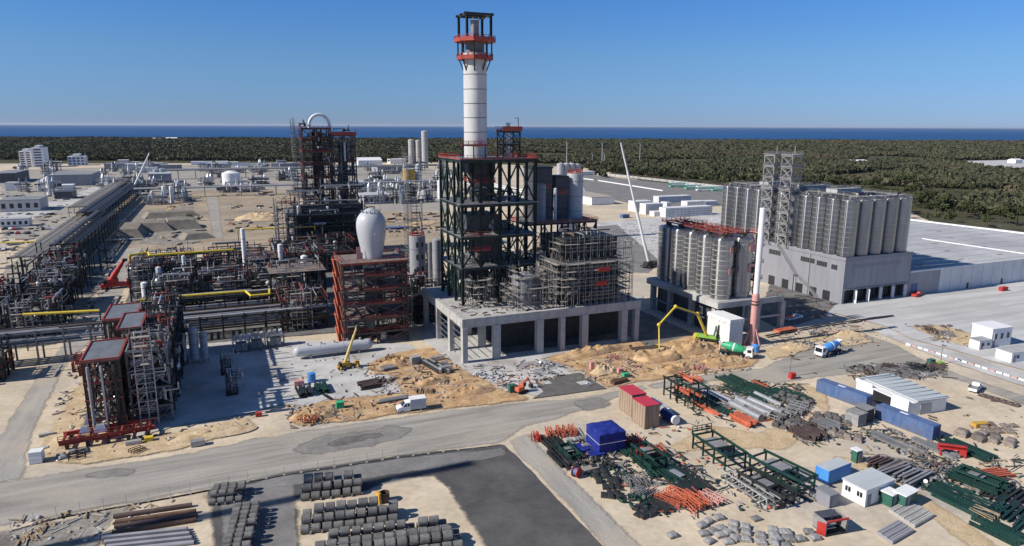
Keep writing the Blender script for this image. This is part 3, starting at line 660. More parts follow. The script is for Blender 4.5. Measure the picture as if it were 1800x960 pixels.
def clutter(root, x0, y0, x1, y1, lev, seed, npipe=30, nvert=10, nves=5, mats=('grey steel', 'dark steel', 'pale steel', 'insulation', 'grey steel', 'brown steel', 'rust steel', 'dark steel', 'dull red', 'dark steel', 'scaffold tube'), rs=(.1, .28)):
    """the pipes, drums and exchangers that fill a process floor"""
    r = random.Random(seed)
    for i in range(npipe):
        z = r.choice(lev) + r.uniform(.4, 3.2); rad = r.uniform(*rs); m = MB()
        if r.random() < .6:
            a, b = sorted((r.uniform(x0, x1), r.uniform(x0, x1))); y = r.uniform(y0, y1)
            if b - a < 2: b = a + 2.5
            m.path([(a, y, z - r.uniform(.5, 2)), (a, y, z), (b, y, z), (b, y, z + r.uniform(-2, 2))], rad, 6)
        else:
            a, b = sorted((r.uniform(y0, y1), r.uniform(y0, y1))); x = r.uniform(x0, x1)
            if b - a < 2: b = a + 2.5
            m.path([(x, a, z - r.uniform(.5, 2)), (x, a, z), (x, b, z), (x, b, z + r.uniform(-2, 2))], rad, 6)
        part('pipe', m, r.choice(mats), root)
    for i in range(nvert):
        x, y = r.uniform(x0, x1), r.uniform(y0, y1); za = r.choice(lev[:-1] or lev); h = r.uniform(3, 9); rad = r.uniform(*rs) * 1.1
        part('riser', MB().tube((x, y, za), (x, y, min(za + h, lev[-1] + 2.5)), rad, 7), r.choice(mats), root)
    for i in range(nves):
        x, y = r.uniform(x0 + 1, x1 - 1), r.uniform(y0 + 1, y1 - 1); z = r.choice(lev[:-1] or lev) + .1; rad = r.uniform(.5, 1.1)
        if r.random() < .55:
            h = r.uniform(2, 4.5)
            m = MB().lathe(x, y, [(rad * .8, z), (rad, z + .5), (rad, z + h), (rad * .7, z + h + rad * .4), (0, z + h + rad * .55)], 12)
            part('drum', m, r.choice(('insulation', 'pale steel', 'grey steel')), root)
        else:
            l = r.uniform(2.5, 5)
            m = MB().tube((x - l/2, y, z + rad + .5), (x + l/2, y, z + rad + .5), rad, 12)
            m.ball((x - l/2, y, z + rad + .5), rad * .98, 12, 6).ball((x + l/2, y, z + rad + .5), rad * .98, 12, 6)
            m.box(x - l*.3, y - rad*.7, z, x - l*.3 + .3, y + rad*.7, z + rad).box(x + l*.3, y - rad*.7, z, x + l*.3 + .3, y + rad*.7, z + rad)
            part('exchanger', m, r.choice(('insulation', 'pale steel', 'grey steel')), root)
def scaffold(root, x0, y0, x1, y1, z0, z1, sides='flrb', bay=2.0, lift=2.0, w=.1, seed=0, off=0.0, boards=True, mat='scaffold tube'):
    """one part per side of a tube scaffold, and one part for each lift of boards"""
    r = random.Random(seed)
    def side(a, b, nrm):
        m = MB(); L = math.dist(a, b); n = max(1, round(L / bay)); d = ((b[0]-a[0])/L, (b[1]-a[1])/L)
        for k in (0, 1.1):
            for i in range(n + 1):
                x, y = a[0] + d[0]*L*i/n + nrm[0]*k, a[1] + d[1]*L*i/n + nrm[1]*k
                m.bar((x, y, z0), (x, y, z1 + r.choice((r.uniform(-2.5, 0), r.uniform(0, 2.2)))), w)
            z = z0 + lift
            while z < z1 + .1:
                f0, f1 = (0, 1) if r.random() < .6 else sorted((r.random() * .5, .5 + r.random() * .5))
                A1 = (a[0] + (b[0]-a[0])*f0, a[1] + (b[1]-a[1])*f0); B1 = (a[0] + (b[0]-a[0])*f1, a[1] + (b[1]-a[1])*f1)
                m.bar((A1[0] + nrm[0]*k, A1[1] + nrm[1]*k, z), (B1[0] + nrm[0]*k, B1[1] + nrm[1]*k, z), w)
                if r.random() < .6: m.bar((A1[0] + nrm[0]*k, A1[1] + nrm[1]*k, z + 1), (B1[0] + nrm[0]*k, B1[1] + nrm[1]*k, z + 1), w * .8)
                if k == 0:
                    for i in range(n):
                        if r.random() < .28:
                            p = (a[0] + d[0]*L*i/n, a[1] + d[1]*L*i/n, z - lift); q = (a[0] + d[0]*L*(i+1)/n, a[1] + d[1]*L*(i+1)/n, z)
                            m.bar(p, q, w * .8)
                z += lift
        part('scaffold_side', m, mat, root)
        if boards:
            z = z0 + lift
            while z < z1 + .1:
                m = MB()
                for i in range(n):
                    if r.random() < .62:
                        p = (a[0] + d[0]*L*i/n, a[1] + d[1]*L*i/n); q = (a[0] + d[0]*L*(i+1)/n, a[1] + d[1]*L*(i+1)/n)
                        m.prism([p, q, (q[0]+nrm[0]*1.0, q[1]+nrm[1]*1.0), (p[0]+nrm[0]*1.0, p[1]+nrm[1]*1.0)], z, z + .06)
                part('board_lift', m, 'scaffold board', root)
                z += lift
    if 'f' in sides: side((x0, y0 - 1.1), (x1, y0 - 1.1), (0, 1))
    if 'l' in sides: side((x0 - 1.1, y0), (x0 - 1.1, y1), (1, 0))
    if 'r' in sides: side((x1, y0), (x1, y1), (1, 0))
    if 'b' in sides: side((x0, y1), (x1, y1), (0, 1))

# ---- the concrete table
TZ = 11.6
def dark(x0, y0, x1, y1): pass
t = thing('concrete_table', 'pale cast concrete table on thick square columns under the tall furnace tower', 'structure', (54, 160, 0))
m = MB(); m2 = MB()
for k in range(18): m.box(54.6 + k * 2.95, 160.17, TZ - 2.05, 54.63 + k * 2.95, 160.197, TZ + .2)
for k in range(13): m2.box(53.97, 161.6 + k * 2.95, TZ - 2.05, 53.997, 161.63 + k * 2.95, TZ + .2)
part('formwork_joint', m, 'dark concrete', t); part('formwork_joint', m2, 'dark concrete', t)
part('slab', MB().box(54.4, 160.6, TZ - .5, 107, 199, TZ), 'cast concrete', t)
m = MB().box(54.0, 160.2, TZ - 2.1, 107.4, 161.3, TZ + .25); part('front_beam', m, 'cast concrete', t)
part('side_beam', MB().box(54.0, 161.3, TZ - 2.1, 55.1, 199, TZ + .25), 'cast concrete', t)
part('side_beam', MB().box(106.4, 161.3, TZ - 2.1, 107.5, 199, TZ + .25), 'cast concrete', t)
for y in (172, 184): part('cross_beam', MB().box(55.1, y, TZ - 2.0, 106.4, y + 1, TZ - .5), 'cast concrete', t)
for y in (160.25, 171.2, 183.2, 196):
    for i, x in enumerate((54.05, 62.6, 75.0, 82.0, 88.6, 101.2, 105.6)):
        if i and y > 190: continue
        part('column', MB().box(x + .003, y - .25, 0, x + (1.9 if i in (1, 2, 4, 5) else 1.35), y + 1.5, TZ - 2.1 if y > 161 else TZ - 2.1), 'cast concrete', t)
part('wall_panel', MB().box(66.0, 168.5, 0, 105.2, 168.9, TZ - 2.1), 'dark steel', t)  # dark panel added to deepen the shade under the table
for k in range(5):
    part('formwork_rail', MB().bar((55, 163, 2 + k * 1.6), (55, 183, 2 + k * 1.6), .12), 'grey steel', t)

# ---- furnace tower
FX0, FX1, FY0, FY1 = 59.0, 80.6, 174.2, 193.0
t = thing('furnace_tower', 'tallest dark green steel tower, red railed top deck, carrying the white chimney', 'tower', (FX0, FY0, TZ))
lev = [22.0, 30.6, 39.3, 51.2]
steel(t, FX0, FY0, FX1, FY1, TZ, lev, 4, 3, .62, 'furnace steel', 'grey steel', 'red primer', True, rails=[3], bw=.34, beam=.8, faces='fl', inner=True)
for i in range(4): part('brace', MB().bar((FX0 + i * 5.4, FY1, TZ), (FX0 + i * 5.4 + 5.4, FY1, 21), .27).bar((FX0 + i * 5.4 + 5.4, FY1, TZ), (FX0 + i * 5.4, FY1, 21), .27), 'furnace steel', t)
part('handrail', rail_mb(MB(), loop(63.2, 179, 70.4, 188.6, 45.0), w=.12), 'red primer', t)
part('landing', MB().box(63.0, 178.8, 44.7, 70.6, 180.2, 44.95), 'red primer', t)
part('handrail', rail_mb(MB(), [(60, 174.0, 30.8), (67, 174.0, 30.8)], w=.1), 'orange primer', t)
part('handrail', rail_mb(MB(), [(62, 174.0, 26.6), (67, 174.0, 26.6)], w=.1), 'machine red', t)
part('gallery', MB().box(FX0 - 1.2, FY0 - 1.2, 39.4, FX1 + .5, FY0 + .4, 39.65), 'grey steel', t)
SX, SY = 66.9, 185.0
part('duct', MB().lathe(SX + .9, 184.2, [(3.0, 39.5), (3.0, 42.4), (3.5, 42.4), (3.5, 43), (2.7, 43.4), (2.9, 46), (3.6, 47), (3.6, 51)], 24), 'dark cladding', t)
part('duct', MB().box(63.4, 181.2, 47.2, 71.4, 188.2, 51.0), 'dark cladding', t)
part('firebox', MB().box(62.5, 180, 31.5, 72.0, 190, 35.6), 'dark cladding', t)
clutter(t, 60.5, 176, 79.5, 191, [12, 22.1, 30.7, 39.4], 3, 40, 18, 6, mats=('dark steel', 'furnace steel', 'grey steel', 'dark steel', 'brown steel', 'pale steel'))
clutter(t, 60.5, 174.5, 79.5, 191, [12, 15, 22.1], 4, 40, 16, 6, mats=('dark steel', 'dark steel', 'grey steel', 'pale steel'))
for (a, b, c, d, e, f) in ((61, 183, 12, 70, 191, 20.5), (66, 180, 22.5, 73, 189, 29), (74.5, 186, 12, 79.8, 192, 21)): part('heater_box', MB().box(a, b, c, d, e, f), 'dark cladding', t)
# stair and instrument tower standing on the top deck
t2 = thing('lift_tower', 'small square steel tower with red top standing on the furnace deck beside the chimney', 'tower', (74.6, 183.0, 51.3))
steel(t2, 74.6, 183, 79.6, 188, 51.3, [55, 58.6], 1, 1, .3, 'dark steel', 'grey steel', 'red primer', True, rails=[1], faces='flbr', bw=.16)
part('toe_board', MB().box(74.1, 182.5, 58.7, 80.1, 182.6, 59.9), 'red primer', t2)
part('vent', MB().lathe(77, 185.5, [(.55, 51.4), (.55, 60.4), (.7, 60.4), (.7, 60.9), (0, 60.95)], 12), 'insulation', t2)
part('davit', MB().path([(79.5, 184, 58.6), (79.5, 184, 62.2), (78.4, 184, 62.2)], .1, 5), 'dark steel', t2)
# ---- chimney
t = thing('chimney', 'tall white ringed chimney with a red railed head and an open steel frame on top', 'chimney', (SX, SY, 51.3))
part('shaft', MB().lathe(SX, SY, [(3.2, 51.3), (3.2, 79.4)], 48), 'stack white', t)
for i, z in enumerate((54.6, 58.3, 62.2, 66.0, 69.8, 73.7)):
    part('ring_seam', MB().lathe(SX, SY, [(3.2, z - .06), (3.27, z - .06), (3.27, z + .06), (3.2, z + .06)], 48), 'dark steel', t)
part('upper_shaft', MB().lathe(SX, SY, [(2.6, 79.2), (2.6, 83.4), (0, 83.4)], 32), 'grey steel', t)
def oct_(r, z, n=8): return [(SX + r * math.cos(math.pi / 8 + i * 2 * math.pi / n), SY + r * math.sin(math.pi / 8 + i * 2 * math.pi / n), z) for i in range(n + 1)]
for z, r in ((78.0, 5.0), (82.6, 5.7)):
    part('platform', MB().prism([p[:2] for p in oct_(r, 0)[:-1]], z - .45, z), 'red primer', t)
    m = MB(); rail_mb(m, oct_(r - .1, z), w=.13, post=1.6)
    part('handrail', m, 'red primer', t)
    m = MB()
    for p in oct_(r - .1, z)[:-1]: m.bar((p[0], p[1], z + .1), (p[0] + (SX - p[0]) * .0001, p[1], z + .62), 1.2 if False else .12)
    for a, b in zip(oct_(r - .08, z), oct_(r - .08, z)[1:]): m.bar((a[0], a[1], z + .3), (b[0], b[1], z + .3), .05, .45)
    part('toe_board', m, 'red primer', t)
m = MB()
for p in oct_(4.6, 78)[:-1]: part('post', MB().bar(p, (p[0], p[1], 82.2), .32), 'dark steel', t)
for p in oct_(4.3, 77.6)[:-1]:
    q = (SX + (p[0] - SX) * .72, SY + (p[1] - SY) * .72, 74.6)
    part('bracket', MB().bar(p, q, .3), 'dark steel', t)
for dx in (-3.4, 3.4):
    for dy in (-3.4, 3.4):
        part('frame_post', MB().ibeam((SX + dx, SY + dy, 82.6), (SX + dx, SY + dy, 89.2), .6, .6), 'dark steel', t)
m = MB()
for dy in (-3.4, 0, 3.4): m.bar((SX - 4.2, SY + dy, 89.1), (SX + 4.2, SY + dy, 89.1), .45, .6)
for dx in (-3.4, 3.4): m.bar((SX + dx, SY - 3.9, 89.12), (SX + dx, SY + 3.9, 89.12), .45, .6)
part('top_frame', m, 'dark steel', t)
part('ladder', MB().bar((SX - .8, SY - 1, 83), (SX - .8, SY - 1, 88.6), .12).bar((SX + .8, SY - 1, 83), (SX + .8, SY - 1, 88.6), .12).bar((SX - .8, SY - 1, 85), (SX + .8, SY - 1, 85), .12).bar((SX - .8, SY - 1, 86.6), (SX + .8, SY - 1, 86.6), .12).bar((SX - .8, SY - 1, 88.2), (SX + .8, SY - 1, 88.2), .12), 'pale steel', t)
part('inner_pipe', MB().lathe(SX, SY, [(1.1, 83.4), (1.1, 87.6), (1.4, 87.8), (0, 88)], 16), 'grey steel', t)
t = thing('inlet_platform', 'small red railed platform round the foot of the white chimney', 'platform', (SX, SY, 51.3))
part('deck', MB().box(SX - 5.6, SY - 4.6, 54.6, SX + 1.8, SY - 3.4, 54.8), 'red primer', t)
part('handrail', rail_mb(MB(), [(SX - 5.6, SY - 4.6, 54.8), (SX + 1.8, SY - 4.6, 54.8)], w=.14), 'red primer', t)
for dx in (-5.2, -2, 1.4): part('leg', MB().bar((SX + dx, SY - 4, 51.3), (SX + dx, SY - 4, 54.6), .25), 'dark steel', t)

# ---- annex with dark casings, right of the furnace
t = thing('reactor_annex', 'red railed steel platform behind the scaffolded unit, right of the furnace tower', 'platform', (84, 186, TZ))
steel(t, 84.2, 188, 108, 203, TZ, [20, 31.0], 4, 2, .5, 'dark steel', 'grey steel', 'orange primer', True, rails=[1], faces='flr')
clutter(t, 85, 189, 107, 202, [12, 20], 8, 24, 10, 5)
def casing(x0, y0, x1, y1, z0, z1, label, mat='dark cladding', cap='dark steel'):
    t = thing('furnace_casing', label, 'furnace', (x0, y0, z0))
    part('shell', MB().box(x0, y0, z0, x1, y1, z1), mat, t)
    part('cap', MB().box(x0 - .25, y0 - .25, z1 + .002, x1 + .25, y1 + .25, z1 + .5), cap, t)
    m = MB()
    for k in range(1, 4): m.box(x0 - .12, y0 - .12, z0 + (z1-z0)*k/4, x1 + .12, y1 + .12, z0 + (z1-z0)*k/4 + .2)
    part('stiffener', m, cap, t)
    part('handrail', rail_mb(MB(), [(x0 + .5, y0 - .5, z0 + (z1-z0)*.62), (x1 - .5, y0 - .5, z0 + (z1-z0)*.62)], w=.12), 'orange primer', t)
    return t
casing(88.8, 194, 95.4, 201, 31.1, 47.2, 'tall dark box casing next to the furnace tower')
casing(97.2, 195, 101.4, 201, 31.1, 44.2, 'shorter dark box casing between the tall casing and the grey cylinder')
def cyl(name, label, cat, x, y, r, z0, z1, mat, rings=4, dome=.3, rail=None, ringmat='grey steel', n=32):
    t = thing(name, label, cat, (x, y, z0))
    part('shell', MB().lathe(x, y, [(r, z0), (r, z1)], n), mat, t)
    part('roof', MB().lathe(x, y, [(r, z1), (r * .3, z1 + r * dome), (0, z1 + r * dome * 1.1)], n), mat, t)
    for k in range(rings):
        z = z0 + (z1 - z0) * (k + .5) / rings
        part('hoop', MB().lathe(x, y, [(r, z - .08), (r + .05, z - .08), (r + .05, z + .08), (r, z + .08)], n), ringmat, t)
    if rail:
        part('handrail', rail_mb(MB(), [(x + r * .9 * math.cos(i * math.pi / 5), y + r * .9 * math.sin(i * math.pi / 5), z1 + .2) for i in range(11)], w=.12), rail, t)
    return t
cyl('dark_cylinder', 'slim grey cylinder in front of the tall dark casing', 'vessel', 90.8, 192.3, 1.5, 31.1, 42.5, 'cladding grey')
cyl('pale_cylinder', 'pale grey cylinder with red rail at the far right of the annex platform', 'vessel', 104.8, 196.5, 2.6, 31.1, 45.2, 'vessel grey', 3, .2, 'red primer')
cyl('dark_cylinder', 'thin white standpipe between the two dark casings', 'vessel', 96.3, 193.6, .55, 31.1, 41, 'white paint', 2)
for i, (px, py, lab) in enumerate([(985, 288, 'first'), (995, 288, 'second'), (1005, 288, 'third'), (1015, 289, 'last')]):
    x, z = gt(px, py, 330)
    cyl('far_silo', f'{lab} of the four pale silos in a row behind the annex cylinder', 'silo', x, 330, 1.9, 0, z, 'pale steel', 3)

# ---- scaffolded unit on the right of the table
t = thing('boiler_block', 'dark boxy unit wrapped in scaffolding on the right of the concrete table', 'industrial unit', (82, 161, TZ))
part('casing', MB().box(84.5, 163.5, TZ + .3, 101.5, 178, 24), 'dark steel', t)
part('upper_casing', MB().box(86, 167, 24, 103, 181, 29.5), 'dark steel', t)
for k, z in enumerate((15.5, 19.5, 23.5)):
    part('deck', MB().box(82.6, 161.6, z, 103.2, 179.5, z + .12), 'grey steel', t)
clutter(t, 84, 164, 102, 180, [TZ + .3, 16, 20, 24.2, 29.6], 12, 40, 16, 6, rs=(.1, .3))
for (x, z) in ((93.2, 21.2), (92.4, 17.4)):
    part('red_guard', rail_mb(MB(), [(x, 159.85, z), (x + 3.4, 159.85, z)], w=.16, post=.8), 'machine red', t)
    part('red_panel', MB().box(x, 159.8, z + .2, x + 3.4, 159.84, z + 1.0), 'machine red', t)
t = thing('scaffolding', 'dense pale tube scaffolding boxed round the dark unit on the table', 'scaffolding', (82, 161, TZ))
scaffold(t, 82.2, 161.4, 104, 181, TZ, 24.4, 'flr', 1.8, 2.0, .11, 1)
scaffold(t, 85, 165, 106, 183, 24.4, 30, 'fl', 2.2, 2.0, .1, 2)
scaffold(t, 80.5, 166, 88, 175, TZ, 21, 'fl', 2.0, 1.8, .1, 6)
t = thing('scaffolding', 'lower scaffold left of the boxed unit, round a rounded casing', 'scaffolding', (70.5, 163, TZ))
scaffold(t, 70.6, 164, 79.4, 173, TZ, 17.5, 'fl', 1.8, 1.9, .11, 3)
scaffold(t, 73, 168, 80, 176, TZ, 22.5, 'flr', 1.9, 1.9, .1, 13)
cyl('rounded_casing', 'rounded grey casing inside the lower scaffold', 'vessel', 75.6, 170.5, 3.4, TZ, 19.5, 'grey steel', 4)
t = thing('scaffolding', 'slim scaffold cage standing by the left furnace leg on the table', 'scaffolding', (60.5, 171, TZ))
scaffold(t, 60.6, 171, 65.5, 174, TZ, 19.5, 'flr', 1.5, 1.9, .09, 4)
t = thing('scaffolding', 'tall thin scaffold tower at the left rear of the furnace', 'scaffolding', (57.5, 222, 0))
scaffold(t, 57.5, 222, 61, 227, 0, 51, 'fl', 1.8, 2.0, .12, 5, boards=False)
cyl('grey_column', 'slim grey column in the shade left of the furnace tower', 'vessel', gt(768, 450, 206)[0], 206, 1.4, 0, 25, 'cladding grey')
cyl('grey_column', 'thin scaffolded pipe left of the furnace tower', 'vessel', gt(756, 450, 208)[0], 208, .7, 0, 24, 'grey steel')
# loose gear lying on the table deck
r = random.Random(77)
for i in range(84):
    x, y = r.uniform(55.6, 82), r.uniform(161.8, 176)
    if r.random() < .55:
        l = r.uniform(.8, 2.6); a = r.choice((0, math.pi/2)) + r.uniform(-.2, .2)
        solo('formwork_panel', MB().cbox(0, 0, 0, l, .5, .12).cbox(0, 0, .12, l, .08, .12).cbox(0, .2, .12, l, .06, .1), r.choice(('timber', 'pale steel', 'grey steel', 'cast concrete')), 'small panel or formwork board lying loose on the table top', 'panel', (x, y, TZ), a, 'loose boards on the concrete table')
    else:
        solo('bar_bundle', MB().tube((-.9, 0, .08), (.9, 0, .08), .08, 5).tube((-.9, .17, .08), (.9, .17, .08), .08, 5).tube((-.9, .08, .22), (.9, .08, .22), .08, 5), r.choice(('rust steel', 'grey steel', 'brown steel')), 'short bundle of bars lying on the table top', 'bars', (x, y, TZ), r.uniform(0, 3), 'bar bundles on the concrete table')
m = MB()
for i in range(60):
    x, y = r.uniform(55, 108), 159.0; 
# ---- egg vessel tower
t = thing('egg_tower', 'dark steel tower with orange rails and zigzag stairs carrying the egg shaped vessel', 'tower', (28.6, 185, 0))
el = [3.6, 7.6, 11.6, 15.6, 19.6, 23.4]
steel(t, 28.8, 185.4, 46.2, 198.6, 0, el, 2, 2, .42, 'brown steel', 'brown deck', 'red primer', True, rails=[0, 1, 2, 3, 4], decks=[1, 3, 5], faces='flr', bw=.24, kick=False)
part('handrail', rail_mb(MB(), loop(28.4, 185, 46.6, 199, 23.5), w=.08, kick=False), 'red primer', t)
part('edge_beam', MB().bar((28.2, 184.85, 23.3), (46.8, 184.85, 23.3), .08, .5), 'red primer', t)
for a, b in zip([0] + el, el):
    k = el.index(b)
    y0, y1 = 186.4, 192.6
    m = MB().bar((27.6, y0, a), (27.6, y1, b), .9, .14); m.bar((27.1, y0, a + 1), (27.1, y1, b + 1), .14).bar((28.1, y0, a + 1), (28.1, y1, b + 1), .14).bar((27.08, y0, a + .4), (27.08, y1, b + .4), .06, .9)
    part('stair', m, 'orange primer', t)
    part('landing', MB().box(27.0, y1 - .8 if y1 < y0 else y1, b - .05, 28.2, y1 if y1 < y0 else y1 + 1.4, b), 'orange primer', t)
part('base_wall', MB().box(29.2, 192, .02, 45.8, 192.3, 3.4), 'dark steel', t)
clutter(t, 30, 186.5, 45.5, 197.5, [0.2] + el[:-1], 21, 30, 8, 5, mats=('grey steel', 'dark steel', 'green steel', 'pale steel', 'brown steel'))
r = random.Random(3)
for z in el[1:5]:
    part('red_panel', MB().box(34.5, 184.72, z + .1, 34.5 + r.uniform(8, 11.5), 184.8, z + .6), 'dull red', t)
t = thing('egg_vessel', 'smooth pale grey egg shaped vessel standing on the orange railed tower', 'vessel', (38.2, 192, 23.5))
EX, EY = 38.2, 192.0
prof = [(2.8, 21.0), (2.9, 24), (3.15, 25.6), (3.42, 27.3), (3.75, 29), (4.02, 30.6), (4.15, 32.2), (4.1, 33.4), (3.8, 34.7), (3.1, 35.8), (2.0, 36.7), (.9, 37.4), (.01, 37.7)]
part('shell', MB().lathe(EX, EY, prof, 48, True), 'vessel grey', t)
part('lower_column', MB().lathe(EX, EY, [(2.6, 8), (2.6, 20.6), (2.2, 21.2)], 32), 'dark cladding', t)
part('weld_band', MB().lathe(EX, EY, [(3.9, 31.9), (4.06, 31.9), (4.08, 32.1), (3.9, 32.1)], 48), 'vessel grey', t)
part('manway', MB().tube((EX + .6, EY - 3.7, 30.6), (EX + .65, EY - 4.15, 30.65), .62, 18), 'vessel grey', t)
for i in range(14):
    a = 2 * math.pi * i / 14
    part('nozzle', MB().tube((EX + 2.5*math.cos(a), EY + 2.5*math.sin(a), 36.1), (EX + 2.6*math.cos(a), EY + 2.6*math.sin(a), 36.9), .16, 6), 'grey steel', t)
part('lifting_lug', MB().bar((EX - 1.1, EY, 37.0), (EX - 1.1, EY, 37.9), .2).bar((EX + 1.1, EY, 37.0), (EX + 1.1, EY, 37.9), .2).bar((EX - 1.2, EY, 37.8), (EX + 1.2, EY, 37.8), .25), 'dark steel', t)
part('whip_aerial', MB().tube((EX + 2.8, EY, 36.6), (EX + 2.8, EY, 45), .06, 5), 'pale steel', t)
t = thing('pink_guard', 'pink primed guard panels beside the foot of the egg shaped vessel', 'guard', (34, 190, 23.5))
part('panel', MB().box(33.4, 190, 23.6, 34.6, 190.1, 27), 'pink primer', t)
part('panel', MB().box(33.9, 190.3, 23.6, 35.2, 190.4, 25.4), 'pink primer', t)
TNX = gt(734, 450, 214)[0]
t = cyl('slotted_tank', 'pale slotted upright tank just right of the egg vessel tower', 'tank', TNX, 214, 2.6, 0, 25.4, 'cladding grey', 3, .15, 'red primer')
m = MB()
for z in (10, 14, 18, 22):
    for a in (-1.2, -.5):
        x, y = TNX + 2.62 * math.sin(a + .9), 214 - 2.62 * math.cos(a + .9)
        m.cbox(x, y, z, .7, .12, 1.6, a + .9)
part('slot', m, 'window dark', t)
# ---- the tall dark process tower with the arched pipe
t = thing('process_tower', 'tallest dark pipe filled tower, with the white arched pipe on its roof', 'tower', (36, 334, 0))
tl = [5, 10, 15, 20, 25, 30.5, 36, 42, 48, 53.5, 58.5]
steel(t, 36.5, 334, 49.2, 346, 0, tl, 2, 2, .5, 'brown steel', 'dark steel', 'red primer', True, rails=[6, 7, 8, 9, 10], decks=[1, 3, 5, 7, 10], faces='fl', bw=.3)
part('core', MB().box(41.5, 340.5, 0, 46, 344, 57), 'dark steel', t)
scaffold(t, 36.5, 333.5, 49.2, 335, 2, 57, 'f', 3.2, 2.6, .13, 91, mat='brown steel')
clutter(t, 36, 332.5, 49.5, 340, tl, 31, 52, 26, 14, rs=(.16, .5), mats=('grey steel', 'dark steel', 'brown steel', 'red primer', 'insulation', 'dark steel'))
m = MB(); pts = [(40.3, 338, 58)]
for i in range(15):
    a = math.pi - math.pi * i / 14
    pts.append((44.9 + 4.6 * math.cos(a), 338, 60.0 + 4.9 * math.sin(a)))
pts.append((49.5, 338, 57)); m.path(pts, .72, 10)
part('arched_pipe', m, 'white paint', t)
part('scaffold_side', MB().add([], []), 'scaffold tube', t)
t = thing('scaffolding', 'pale scaffold stair up the left side of the tallest dark process tower', 'scaffolding', (33.5, 335, 0))
scaffold(t, 33.2, 333, 35.9, 340, 0, 61.5, 'fl', 2.4, 2.4, .13, 8)
t = thing('process_tower', 'dark pipe filled tower with red top rail, joined to the tallest one', 'tower', (49.8, 334, 0))
tl = [6, 12, 18, 24, 30.5, 37, 43.5, 50, 55.4]
steel(t, 50.2, 334, 60.4, 345, 0, tl, 2, 2, .5, 'brown steel', 'dark steel', 'red primer', True, rails=[8, 6, 4], decks=[1, 3, 5, 8], faces='fl', bw=.3)
part('core', MB().box(53.5, 340, 0, 57.5, 344, 52), 'dark steel', t)
scaffold(t, 50.2, 333.5, 60.4, 335, 2, 53, 'f', 3.4, 2.6, .13, 92, mat='grey steel')
part('toe_board', MB().box(49.6, 333.4, 55.4, 61, 333.5, 57), 'red primer', t)
clutter(t, 50, 332.5, 61, 340, tl, 32, 46, 22, 12, rs=(.16, .5), mats=('grey steel', 'dark steel', 'brown steel', 'insulation', 'dark steel'))
t = thing('process_block', 'wide dark lower block of pipes and decks around the foot of the two tall towers', 'process unit', (26, 322, 0))
tl = [5, 10, 15, 20, 25, 30]
steel(t, 27, 322, 62, 333, 0, tl[:4], 5, 1, .5, 'dark steel', 'dark steel', 'grey steel', True, rails=[1, 3], faces='fl', bw=.25)
part('core', MB().box(30, 327, 0, 61, 333, 24), 'dark cladding', t)
clutter(t, 26, 320, 63, 332, tl, 33, 90, 40, 20, rs=(.15, .4), mats=('grey steel', 'dark steel', 'dark steel', 'insulation', 'brown steel'))
t = thing('scaffolding', 'pale red tinted scaffold stack at the left foot of the tall dark towers', 'scaffolding', (22, 320, 0))
scaffold(t, 22.5, 318, 30, 326, 0, 27, 'fl', 1.8, 2.2, .15, 9)
part('toe_board', rail_mb(MB(), [(22.5, 316.6, 26.5), (30, 316.6, 26.5)], w=.2), 'red primer', t)

# ---- process modules in the middle left
def module(label, x0, y0, x1, y1, lev, nx, ny, seed, rail='dull red', rails=(0,), np_=62, nr=30, nv=10, col='dark steel', extra=None, deck='dark steel', topdeck=False):
    t = thing('process_module', label, 'process unit', (x0, y0, 0))
    steel(t, x0, y0, x1, y1, 0, lev, nx, ny, .42, col, deck, rail, True, rails=list(rails), decks=[k for k in range(len(lev)) if topdeck or k < len(lev) - 1], faces='fl', bw=.18, inner=False, kick=False)
    scaffold(t, x0 + (x1-x0)*.1*(seed % 4), y0 - .8, x0 + (x1-x0)*(.45 + .1*(seed % 4)), y0 + 3, 0, lev[-1] + 1.5 * (seed % 3), 'f', 1.6, 1.9, .1, seed, mat=('grey steel', 'scaffold tube', 'pale steel')[seed % 3])
    clutter(t, x0, y0 - .6, x1, y1, [0] + lev, seed, min(np_, 92), nr, nv, rs=(.1, .3))
    return t
module('dark pipe module behind the red crane, at the left end of the process rows', -31, 262, -20, 276, [4, 8, 12], 3, 2, 41, rails=(2,))
module('dark pipe module with a red walkway half way up, second in the rear process row', -19, 262, -6, 276, [4, 8, 12], 3, 2, 42, rails=(1,))
module('dark hollow looking module with black bays, third in the rear process row', -5, 264, 6, 278, [5, 10], 2, 2, 43, np_=20, nv=3, rails=())
module('red decked pipe module right of the black bays in the rear process row', 7, 262, 20, 278, [4, 8, 12.5], 3, 2, 44, rails=(0, 1, 2), deck='brown steel', topdeck=True)
module('dark pipe module with white columns at the right end of the rear process row', 21, 262, 34, 278, [4, 8, 12.5], 3, 2, 45, rails=(1, 2))
module('low pipe module in front of the red crane, behind the pipe bridge', -24, 240, -10, 252, [4, 7.5, 10], 3, 2, 46, rails=())
module('low pipe module in the middle of the front process row', -9, 240, 6, 252, [4, 7.5, 10], 3, 2, 47, rails=())
module('low pipe module at the right end of the front process row', 7, 240, 24, 252, [4, 8, 11], 3, 2, 48, rails=(1,))
module('dark pipe module at the rear left, behind the hollow black bays', -30, 284, -12, 298, [4, 8, 11], 3, 2, 53, rails=(2,))
module('dark pipe module at the rear, behind the red decked module', -8, 284, 14, 298, [4, 8, 11], 3, 2, 54, rails=(1,))
module('pink decked module with flat top left of the egg vessel tower', 12.5, 224, 29, 238, [4, 8, 14.4], 3, 2, 49, rails=(), deck='brown deck', topdeck=True)
module('dark pipe module left of the egg vessel tower, under the yellow pipe end', 14, 208, 27, 222, [4, 8.5], 3, 2, 50, rails=(1,))
module('dark pipe block behind the flat topped pink module', 18, 290, 50, 306, [4, 8, 12], 5, 2, 51, rails=(2,), np_=60, nr=30, nv=12)
